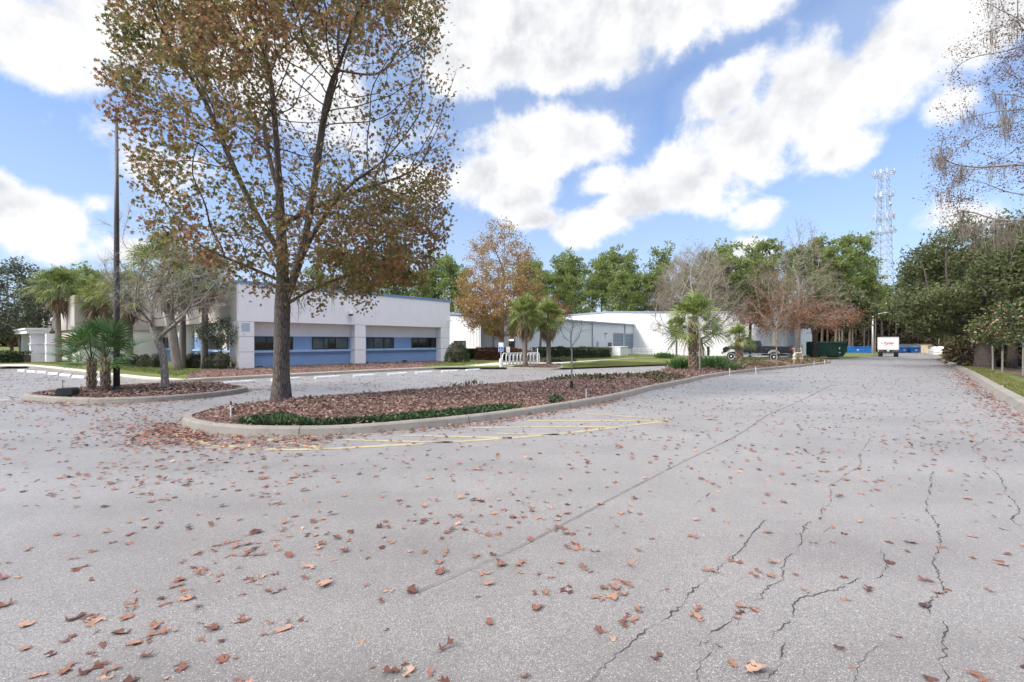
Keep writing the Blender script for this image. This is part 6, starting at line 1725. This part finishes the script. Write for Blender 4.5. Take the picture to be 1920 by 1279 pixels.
# dark post
dp = thing('sign_post', 'slim grey post with a narrow black sign seen edge-on, beside the criss-cross palm', 'sign', on_island(1328, 691, hI1, -.03), .2)
m = MB(); m.tube([(0, 0, 0), (0, 0, 1.0)], .03, 8); m.build('post', M_GREYM, dp)
m = MB(); m.box(-.05, .05, -.06, .06, .78, 1.32); m.build('sign_panel', M_BLK, dp, bevel=.01)
# backflow pipes
bf = thing('backflow_pipes', 'beige water pipes with two valves standing on the far end of the long island', 'water pipes', on_island(1496, 683, hI1, -.05), .55)
m = MB()
m.tube([(-.55, 0, 0), (-.55, 0, .75), (-.50, 0, .86), (-.35, 0, .9), (.35, 0, .9), (.50, 0, .86), (.55, 0, .75), (.55, 0, 0)], .075, 10); m.build('pipe', M_BEIGE, bf, smooth=True)
for x in (-.55, .55):
    m = MB(); m.lathe([(.14, .42), (.14, .5), (.1, .52), (.1, .66), (.14, .68), (.14, .76)], 12, (x, 0, 0)); m.build('valve', M_BEIGE, bf)
for x in (-.55, .55):
    m = MB(); m.tube([(x, 0, .9), (x, 0, 1.25)], .03, 6); m.obox((x, 0, 1.27), (.3, .1, .08)); m.build('valve_wheel', M_BEIGE, bf)
# bicycle rack
br = thing('bicycle_rack', 'white bicycle rack of many hoops on the concrete pad behind the palms', 'bicycle rack', GV(942, 689.3, .13), 0)
a, b = GV(942, 689.3), GV(1001, 684.8); rowv = (b - a); uv = Vector((D[0], D[1], 0))
for k in range(10):
    o = rowv * (k / 9.0)
    pts = [o + uv * s + Vector((0, 0, z)) for s, z in ((0, -.05), (0, .58), (.05, .72), (.16, .80), (.55, .80), (.66, .72), (.71, .58), (.71, -.05))]
    m = MB(); m.tube(pts, .042, 8); m.build('hoop', M_WHITE, br, smooth=True)
for s in (0.0, .71):
    m = MB(); m.tube([uv * s + Vector((0, 0, .03)), rowv + uv * s + Vector((0, 0, .03))], .03, 6); m.build('ground_rail', M_WHITE, br)
# accessible parking sign
hs = thing('parking_sign', 'white and blue disabled parking sign on a post at the corner of the bicycle pad', 'sign', GV(939.5, 691.5, .1), 0)
m = MB(); m.tube([(0, 0, 0), (0, 0, 1.55)], .035, 8); m.build('post', M_GALV, hs)
m = MB(); m.box(-.16, .16, -.05, -.03, .95, 1.55); m.build('sign_panel', M_WALLW, hs, bevel=.004)
m = MB(); m.box(-.135, .135, -.056, -.051, .97, 1.28); o = m.build('blue_field', paint('sign_blue', (.02, .13, .42), .5, .05), hs)
m = MB(); m.tube([Vector((.075 * math.cos(t_), -.06, 1.06 + .07 * math.sin(t_))) for t_ in np.linspace(2.2, 6.6, 12)], .012, 5); m.tube([(-.02, -.06, 1.22), (-.015, -.06, 1.12), (.06, -.06, 1.11), (.1, -.06, 1.03)], .014, 5); m.lathe([(.022, -.066), (.022, -.057)], 8, (-.02, 0, 1.25), 'y'); m.build('wheelchair_symbol', M_WALLW, o)
m = MB(); m.lathe([(.12, 0), (.12, .5), (.1, .52)], 12); m.build('bollard_foot', M_WHITE, hs)
nt = thing('notice_sign', 'small white notice on a dark post in front of the warehouse door', 'sign', GV(952.5, 679, .1), 0)
m = MB(); m.tube([(0, 0, 0), (0, 0, .9)], .05, 8); m.build('post', M_BLK, nt); m = MB(); m.box(-.17, .17, -.07, -.052, .75, 1.25); m.build('sign_panel', M_WALLW, nt, bevel=.005)
wp = thing('marker_post', 'slim white post just past the bicycle rack', 'post', GV(1008, 684, .1), 0)
m = MB(); m.tube([(0, 0, 0), (0, 0, 1.1)], .035, 8); m.build('post', M_WHITE, wp); m = MB(); m.lathe([(.045, 1.1), (.045, 1.13), (.02, 1.16)], 8); m.build('cap', M_WHITE, wp)
wp2 = thing('marker_post', 'thick white utility post on the verge beside the farthest live oak', 'post', GV(1772, 671, .1), 0)
m = MB(); m.tube([(0, 0, 0), (0, 0, 1.25)], .15, 10); m.build('post', M_WHITE, wp2); m = MB(); m.lathe([(.17, 1.25), (.17, 1.33), (.05, 1.4)], 10); m.build('cap', M_WHITE, wp2)

# street light
q = GV(1636, 667, .05); slm = thing('street_lamp', 'tall grey street lamp with one raised arm beside the blue container', 'street lamp', q, 0)
hl = (CY - 591) / FPX * q.y + H - q.z; dxl = 31 / FPX * q.y
m = MB(); m.tube([(0, 0, -.1), (0, 0, hl * .5), (0, 0, hl)], [.19, .15, .11], 10); m.build('pole', M_GALV, slm, smooth=True)
m = MB(); m.tube([(0, 0, hl - .15), (dxl * .3, 0, hl + .15), (dxl * .75, 0, hl + .42)], [.085, .075, .06], 8); m.build('arm', M_GALV, slm, smooth=True)
m = MB(); m.prism([(dxl * .68, hl + .36), (dxl * .78, hl + .56), (dxl * 1.0, hl + .56), (dxl * 1.06, hl + .46), (dxl * .9, hl + .36)], -.16, .16, 'xz'); o = m.build('lamp_head', M_GALV, slm, bevel=.03)
m = MB(); m.box(-.2, .2, -.2, .2, -.1, .35); m.build('base', M_KERB, slm, bevel=.02)

# pickup: x forward, y to its left
pk = thing('pickup_truck', 'black lifted pickup with twin rear wheels and silver rims parked across the bay', 'pickup', GV(1484, 678.2), math.atan2(.50, -.866))
def arc(cx, cz, r, a0, a1, n=9): return [(cx + r * math.cos(a), cz + r * math.sin(a)) for a in np.linspace(a0, a1, n)]
WR = .47; RX, FX = 1.60, 5.62; AZ = .47
body = [(0.0, .86), (0.0, 1.5)] + [(0.05, 1.56), (2.62, 1.58), (2.66, 1.55), (4.75, 1.60), (5.2, 1.62), (6.25, 1.50), (6.42, 1.38), (6.46, .98), (6.40, .86)]
low = [(6.40, .86)] + arc(FX, .62, .62, .42, math.pi - .42) + [(4.9, .84), (2.3, .84)] + arc(RX, .62, .62, .42, math.pi - .42) + [(0.0, .86)]
m = MB(); m.prism(body + low[1:-1], -.92, .92, 'xz'); m.build('body', M_BLACKP, pk, bevel=.03)
# cab
def frustum(mb, x0, x1, x2, x3, z0, z1, w0, w1):
    v = [(x0, -w0, z0), (x3, -w0, z0), (x3, w0, z0), (x0, w0, z0), (x1, -w1, z1), (x2, -w1, z1), (x2, w1, z1), (x1, w1, z1)]
    mb.add(v, [(0, 3, 2, 1), (4, 5, 6, 7), (0, 1, 5, 4), (1, 2, 6, 5), (2, 3, 7, 6), (3, 0, 4, 7)])
m = MB(); frustum(m, 2.68, 2.86, 4.2, 4.95, 1.56, 2.20, .88, .72); m.build('cab', M_BLACKP, pk, bevel=.05)
for sg in (-1, 1):
    m = MB(); y0, y1 = .885 * sg, .745 * sg
    def S(x, z): u = (z - 1.56) / .64; return (x, (.88 + (.72 - .88) * u) * sg + .006 * sg, z)
    m.add([S(2.95, 1.64), S(3.68, 1.64), S(3.68, 2.1), S(3.03, 2.1)], [(0, 1, 2, 3)]); m.add([S(3.76, 1.64), S(4.68, 1.64), S(4.2, 2.1), S(3.76, 2.1)], [(0, 1, 2, 3)]); m.build('side_window', M_GLASS, pk)
    m = MB(); m.box(3.45, 3.6, sg * .93 - .012, sg * .93 + .012, 1.40, 1.44); m.build('door_handle', M_CHROME, pk)
    m = MB(); m.box(2.72, 2.73, sg * .921 - .003, sg * .921 + .003, .85, 1.56); m.box(3.71, 3.72, sg * .921 - .003, sg * .921 + .003, .85, 1.56); m.box(4.80, 4.81, sg * .921 - .003, sg * .921 + .003, .85, 1.56); m.build('door_gap', M_GREYM, pk)
    m = MB(); m.obox((4.72, sg * 1.10, 1.78), (.12, .2, .3)); m.obox((4.72, sg * .96, 1.72), (.05, .12, .05)); m.build('mirror', M_BLK, pk, bevel=.02)
    m = MB(); m.prism([(.72, .85), (.86, 1.32), (1.15, 1.42), (2.05, 1.42), (2.34, 1.32), (2.48, .85)] + arc(RX, .62, .62, .3, math.pi - .3), sg * .93, sg * 1.16, 'xz'); m.build('fender_flare', M_BLACKP, pk, bevel=.04)
    m = MB(); m.box(-.02, .14, sg * .86 - .07, sg * .86 + .066, 1.16, 1.46); m.build('tail_lamp', M_RED, pk, bevel=.01)
    m = MB(); m.box(6.36, 6.47, sg * .70 - .16, sg * .70 + .16, 1.12, 1.34); m.build('headlight', M_GLASSB, pk, bevel=.02)
    m = MB(); m.tube([(2.75, sg * .98, .66), (4.7, sg * .98, .66)], .05, 8); m.build('side_step', M_CHROME, pk)
m = MB(); m.add([(4.955, -.78, 1.64), (4.955, .78, 1.64), (4.33, .66, 2.13), (4.33, -.66, 2.13)], [(0, 1, 2, 3)]); m.build('windscreen', M_GLASS, pk)
m = MB(); m.add([(2.70, -.72, 1.7), (2.70, .72, 1.7), (2.835, .62, 2.1), (2.835, -.62, 2.1)], [(0, 1, 2, 3)]); m.build('rear_window', M_GLASS, pk)
m = MB(); m.box(6.42, 6.62, -.95, .95, .72, .98); m.build('front_bumper', M_CHROME, pk, bevel=.03)
m = MB(); m.box(-.22, -.02, -.95, .95, .76, .98); m.build('rear_bumper', M_BLK, pk, bevel=.03)
m = MB(); m.box(-.018, -.004, -.78, .78, 1.02, 1.5); m.build('tailgate', M_BLACKP, pk, bevel=.004)
m = MB(); m.box(6.43, 6.47, -.5, .5, 1.02, 1.36); m.build('grille', M_CHROME, pk)
m = MB(); m.box(.4, 6.0, -.45, -.3, .58, .76); m.box(.4, 6.0, .3, .45, .58, .76); m.tube([(RX, -.8, AZ), (RX, .8, AZ)], .07, 8); m.tube([(FX, -.8, AZ), (FX, .8, AZ)], .06, 8); m.lathe([(.05, -.18), (.19, -.08), (.19, .08), (.05, .18)], 10, (RX, 0, AZ), 'y'); m.build('chassis', M_BLK, pk)
def wheel(x, y, sg, parent, R=.47, w=.28, dish=.06, rim=M_RIM):
    m = MB(); m.lathe([(R * .62, -w / 2), (R * .93, -w / 2), (R, -w / 2 + .04), (R, w / 2 - .04), (R * .93, w / 2), (R * .62, w / 2)], 28, (x, y, R), 'y'); o = m.build('wheel', M_TYRE, parent, smooth=False)
    s = sg * w / 2
    m = MB(); pr = [(R * .62, s * .4), (R * .70, s * 1.04), (R * .64, s * 1.0), (R * .58, s * .85), (R * .2, s * .85 - sg * dish), (R * .17, s * 1.1), (.01, s * 1.15)]
    m.lathe(pr, 24, (x, y, R), 'y'); m.build('rim', rim, o, smooth=False)
    m = MB()
    for k in range(8): a = k * math.pi / 4; m.lathe([(.035, s * .8 - sg * dish * .5), (.03, s * .84)], 6, (x + R * .4 * math.cos(a), y, R + R * .4 * math.sin(a)), 'y')
    m.build('rim_hole', M_BLK, o)
    return o
for sg in (-1, 1):
    wheel(FX, sg * .88, sg, pk); wheel(RX, sg * 1.0, sg, pk, w=.26); wheel(RX, sg * .70, sg, pk, w=.26)

# box truck: x forward along the road
bxp = GV(1665, 670); bx = thing('box_truck', 'white box truck with a red word on its rear door, parked facing down the road', 'truck', bxp, ROADROT)
Wd = 31.0 / FPX * bxp.y / 2; bt_ = (CY - 632.5) / FPX * bxp.y + H - bxp.z; bb = (CY - 656.5) / FPX * bxp.y + H - bxp.z
m = MB(); m.box(0.02, 5.2, -Wd, Wd, bb, bt_); m.build('cargo_box', M_WALLW, bx, bevel=.03)
m = MB(); m.box(-.02, .018, -Wd, -Wd + .1, bb, bt_); m.box(-.02, .018, Wd - .1, Wd, bb, bt_); m.box(-.02, .018, -Wd + .1, Wd - .1, bt_ - .14, bt_); m.box(-.02, .018, -Wd + .1, Wd - .1, bb, bb + .08); m.build('door_frame', M_GALV, bx)
m = MB()
for k in range(5): z0 = bb + .085 + (bt_ - bb - .23) * k / 5; m.box(.0, .017, -Wd + .1, Wd - .1, z0, z0 + (bt_ - bb - .23) / 5 - .012)
dr = m.build('roller_door', M_WALLW, bx)
tcu = bpy.data.curves.new('lettering', 'FONT'); tcu.body = 'Ryder'; tcu.size = .54; tcu.align_x = 'CENTER'; tcu.align_y = 'CENTER'; tcu.extrude = .004; tcu.offset = .008; tcu.shear = .15
tm = bpy.data.objects.new('lettering', tcu); COL.objects.link(tm); tm.parent = dr
zc = bb + (bt_ - bb) * .53
bpy.context.view_layer.update()
dg = bpy.context.evaluated_depsgraph_get(); tme = bpy.data.meshes.new_from_object(tm.evaluated_get(dg)); bpy.data.objects.remove(tm)
M_LETTER = paint('red_lettering', (.22, .03, .035), .5, .05); tme.materials.clear(); tme.materials.append(M_LETTER)
tm = bpy.data.objects.new('lettering', tme); COL.objects.link(tm); tm.parent = dr
tm.location = (-.012, -.10, zc); tm.rotation_euler = (math.radians(90), 0, math.radians(-90))
m = MB(); m.box(-.012, -.002, -.68, .62, zc - .36, zc - .31); m.build('red_rule', M_LETTER, dr)
m = MB(); m.add([(-.006, .95, zc + .12), (-.006, .72, zc - .2), (-.006, .62, zc - .2), (-.006, .85, zc + .12)], [(0, 1, 2, 3)]); m.build('arrow_mark', M_FRAME, dr)
m = MB(); m.box(-.25, .1, -Wd + .05, Wd - .05, bb - .42, bb - .28); m.build('bumper', M_BLK, bx, bevel=.02)
m = MB(); m.box(.1, 7.2, -.45, .45, bb - .3, bb - .002); m.build('chassis', M_BLK, bx)
for sg in (-1, 1):
    m = MB(); m.box(-.03, .02, sg * (Wd - .3) - .12, sg * (Wd - .3) + .12, bb - .25, bb - .06); m.build('tail_lamp', M_RED, bx)
    m = MB(); m.box(.55, .57, sg * (Wd - .35) - .3, sg * (Wd - .35) + .3, .12, bb - .3); m.build('mud_flap', M_BLK, bx)
    wheel(1.2, sg * (Wd - .2), sg, bx, .42, .24); wheel(1.2, sg * (Wd - .5), sg, bx, .42, .24); wheel(6.3, sg * (Wd - .25), sg, bx, .42, .24)
m = MB(); m.box(-.045, -.022, -.16, .16, bb - .24, bb - .08); m.build('number_plate', M_WALLW, bx)
m = MB(); m.prism([(5.35, .5), (7.6, .5), (7.6, 1.35), (6.9, 1.5), (6.5, 2.35), (5.35, 2.4)], -Wd + .1, Wd - .1, 'xz'); m.build('cab', M_WALLW, bx, bevel=.05)

# green compactor container
gq = GV(1528, 672.0); gd = thing('garbage_container', 'long dark green steel waste container standing beside the warehouse corner', 'dumpster', gq, -.08)
gl = 57 / FPX * gq.y; gh = (671.5 - 640.5) / FPX * gq.y
m = MB(); m.prism([(.1, .28), (gl - .55, .22), (gl, .95), (gl, gh - .25), (gl - .12, gh), (.12, gh), (0, gh - .2), (0, .5)], 0, 2.2, 'xz'); m.build('body', M_GREEN, gd, bevel=.03)
m = MB()
for k in range(6): x = .25 + (gl - 1.0) * k / 5; m.box(x - .06, x + .06, -.07, -.001, .35, gh - .12)
m.build('rib', M_GREEN, gd, bevel=.01)
m = MB(); m.box(.05, gl - .05, -.09, .0, gh - .22, gh - .06); m.build('rim', paint('paler_green_steel', (.06, .12, .09), .5, .1), gd, bevel=.02)
for x in (.5, gl - 1.3):
    m = MB(); m.box(x, x + .22, -.02, 2.2, -.05, .3); m.build('skid', M_BLK, gd)
m = MB(); m.add([(gl * .735, -.075, gh * .66), (gl * .775, -.075, gh * .66), (gl * .775, -.075, gh * .56), (gl * .755, -.075, gh * .5), (gl * .735, -.075, gh * .56)], [(0, 1, 2, 3, 4)]); m.build('white_decal', M_WALLW, gd); m = MB(); m.box(gl * .74, gl * .785, -.078, -.06, gh * .3, gh * .36); m.build('white_decal', M_WALLW, gd)
# blue containers
def blue_bin(name, label, px0, px1, pyb, pyt, mat, depth, signs, rz=0.0, group=None, lid=False):
    q = GV(px0, pyb); w = (px1 - px0) / FPX * q.y; h = (pyb - pyt) / FPX * q.y
    o = thing(name, label, 'dumpster', q, rz, group)
    m = MB(); m.prism([(.12, .1), (w - .12, .1), (w, h * .55), (w, h), (0, h), (0, h * .55)], 0, depth, 'xz'); m.build('body', mat, o, bevel=.03)
    m = MB(); n = 7 if not lid else 3
    for k in range(n): x = .2 + (w - .4) * k / (n - 1); m.box(x - .05, x + .05, -.06, -.001, .2, h - .12)
    m.box(0, w, -.08, -.062, h - .12, h); m.build('rib', mat, o)
    if lid:
        m = MB(); m.add([(-.03, -.05, h + .01), (w + .03, -.05, h + .01), (w + .03, depth, h + .35), (-.03, depth, h + .35), (-.03, -.05, h + .06), (w + .03, -.05, h + .06), (w + .03, depth, h + .41), (-.03, depth, h + .41)], [(0, 3, 2, 1), (4, 5, 6, 7), (0, 1, 5, 4), (1, 2, 6, 5), (2, 3, 7, 6), (3, 0, 4, 7)]); m.build('lid', M_BIND, o)
    m = MB(); s = .16 * h if not lid else .22 * h
    for x in signs:
        for k in range(3):
            a = k * 2.094 + .52; c, d_ = math.cos(a), math.sin(a)
            m.add([(w * x + s * c * .35 - s * d_ * .5, -.09, h * .5 + s * d_ * .35 + s * c * .5), (w * x + s * c * .9 - s * d_ * .42, -.09, h * .5 + s * d_ * .9 + s * c * .42), (w * x + s * c * .9 + s * d_ * .42, -.09, h * .5 + s * d_ * .9 - s * c * .42), (w * x + s * c * .35 + s * d_ * .5, -.09, h * .5 + s * d_ * .35 - s * c * .5)], [(0, 1, 2, 3)])
    m.build('recycling_mark', M_WALLW, o)
    for x in (.3, w - .5):
        m = MB(); m.box(x, x + .2, .1, depth - .1, -.05, .12); m.build('skid', M_BLK, o)
blue_bin('recycling_container', 'long bright blue open container behind the street lamp', 1594, 1635, 663, 650.5, M_BIN, 2.2, (.33,))
blue_bin('recycling_bin', 'blue lidded recycling bin just past the box truck', 1684, 1702, 661.8, 652.2, M_BIN, 1.5, (.6,), group='blue bins at the end of the road', lid=True)
blue_bin('recycling_bin', 'blue lidded recycling bin nearer the beige boxes', 1708, 1726, 661.8, 652.2, M_BIN, 1.5, (.5,), group='blue bins at the end of the road', lid=True)
# timber fence at the end of the road
fa, fb = at_depth(1660, 112), at_depth(1746, 112); ff = thing('timber_fence', 'weathered timber board fence closing the end of the road behind the blue bins', 'fence', fa)
m = MB(); Lf = (fb - fa).length; r = np.random.default_rng(7); x = 0
while x < Lf: w = r.uniform(.18, .22); hh = r.uniform(2.0, 2.1); m.box(x, x + w - .012, 0, .03, -.3, hh); x += w
m.build('boards', M_WOODG, ff)
for k in range(6): m = MB(); m.box(Lf * k / 5 - .07, Lf * k / 5 + .07, .032, .17, -.3, 2.0); m.build('post', M_WOODG, ff)
# boxes and wrapped stuff beside the road end
cr = thing('pallet_box', 'tall beige box on the kerb at the end of the road', 'box', GV(1738, 663.3), .2)
m = MB(); m.box(-.8, .8, -.7, .7, .15, 1.75); m.build('box', M_BEIGE, cr, bevel=.03); m = MB(); m.box(-.85, .85, -.75, .75, 0, .14); m.build('pallet', M_WOODG, cr); m = MB(); m.box(-.82, .82, -.72, .72, 1.752, 1.85); m.build('lid', M_BEIGE, cr)
cr2 = thing('pallet_box', 'low beige crate between the tall beige box and the white bundle', 'box', GV(1746, 664), .1)
m = MB(); m.box(-.7, .7, -.6, .6, .1, 1.0); m.build('box', M_BEIGE, cr2, bevel=.03); m = MB(); m.box(-.74, .74, -.64, .64, 0, .1); m.build('pallet', M_WOODG, cr2)
for (px, py, s, col, lab) in ((1753, 664.5, 1.0, (.42, .42, .43), 'grey wrapped bundle beside the low beige crate'), (1763, 666.5, 1.05, (.72, .70, .66), 'white cloth-covered bundle nearest the white utility post')):
    bu = thing('covered_bundle', lab, 'bundle', GV(px, py, .05), 0); m = MB()
    r = np.random.default_rng(int(px)); n = 12; prof = [(.95, 0), (1.0, .4), (.9, .95), (.62, 1.4), (.15, 1.6)]
    vs = []
    for rad, z in prof:
        for k in range(n): a = 6.2832 * k / n; rr = rad * s * (1 + .12 * math.sin(3 * a + z * 2) + r.normal() * .05); vs.append((rr * math.cos(a), rr * math.sin(a), z * s))
    fsx = [(i * n + k, i * n + (k + 1) % n, (i + 1) * n + (k + 1) % n, (i + 1) * n + k) for i in range(len(prof) - 1) for k in range(n)] + [tuple((len(prof) - 1) * n + k for k in range(n))]
    m.add(vs, fsx); m.build('cover', paint('cover_%d' % int(px), col, .8, .12), bu, smooth=True)
    m = MB(); m.tube([(1.02 * s * math.cos(a), 1.02 * s * math.sin(a), .5 * s) for a in np.linspace(0, 6.2832, 13)], .03, 5); m.build('rope', M_WOODG, bu)

# cell tower
tq = at_depth(1656, 190); tq.z = float(g(tq.x, tq.y)); ct = thing('cell_tower', 'tall white lattice mobile phone tower with antenna arrays, beyond the wood', 'tower', tq, .4)
TH = (CY - 326) / FPX * 190 + H - tq.z
def wid(z): return 3.1 - 1.7 * min(1, z / TH)
m = MB(); nb = 26
for sx, sy in ((-1, -1), (1, -1), (1, 1), (-1, 1)):
    m.tube([(sx * wid(0), sy * wid(0), -1), (sx * wid(TH), sy * wid(TH), TH)], .15, 5)
for i in range(nb):
    z0, z1 = TH * i / nb, TH * (i + 1) / nb; a, b = wid(z0), wid(z1)
    C4 = [(-1, -1), (1, -1), (1, 1), (-1, 1)]
    for k in range(4):
        (ax, ay), (bx_, by_) = C4[k], C4[(k + 1) % 4]
        m.tube([(ax * a, ay * a, z0), (bx_ * b, by_ * b, z1)], .075, 4); m.tube([(bx_ * a, by_ * a, z0), (ax * b, ay * b, z1)], .075, 4); m.tube([(ax * b, ay * b, z1), (bx_ * b, by_ * b, z1)], .07, 4)
m.build('lattice', M_TOWER, ct, fix=False)
def array(py, R, n, hgt, skip=()):
    z = (CY - py) / FPX * 190 + H - tq.z; m = MB()
    m.tube([(R * math.cos(a), R * math.sin(a), z) for a in np.linspace(0, 6.2832, 13)], .14, 4)
    for k in range(4): a = k * math.pi / 2 + .78; m.tube([(wid(z) * .9 * math.cos(a), wid(z) * .9 * math.sin(a), z), (R * math.cos(a), R * math.sin(a), z)], .14, 4)
    o = m.build('antenna_platform', M_TOWER, ct, fix=False)
    for k in range(n):
        if k in skip: continue
        a = 6.2832 * (k + .5) / n; m = MB(); m.obox((R * math.cos(a), R * math.sin(a), z + .1), (.35, .75, hgt), Matrix.Rotation(a, 3, 'Z')); m.build('antenna_panel', M_TOWER, o)
array(326, 3.7, 12, 1.8, (3, 8)); array(368, 3.3, 12, 2.2, (0, 3, 4, 7, 10)); array(408, 3.6, 12, 2.6, (2, 3, 6, 11)); array(434, 4.2, 12, 2.2, (1, 4, 5, 9))
m = MB(); zt_ = (CY - 386) / FPX * 190 + H - tq.z; m.lathe([(.05, -.5), (.7, -.2), (.85, .1), (.8, .15)], 14, (0, -2.6, zt_), 'y'); m.build('dish', M_TOWER, ct)
m = MB()
for k in range(5): a = k * 1.3; m.tube([(3.2 * math.cos(a), 3.2 * math.sin(a), TH), (3.2 * math.cos(a), 3.2 * math.sin(a), TH + 2.4)], .07, 4)
m.build('whip_aerial', M_TOWER, ct)
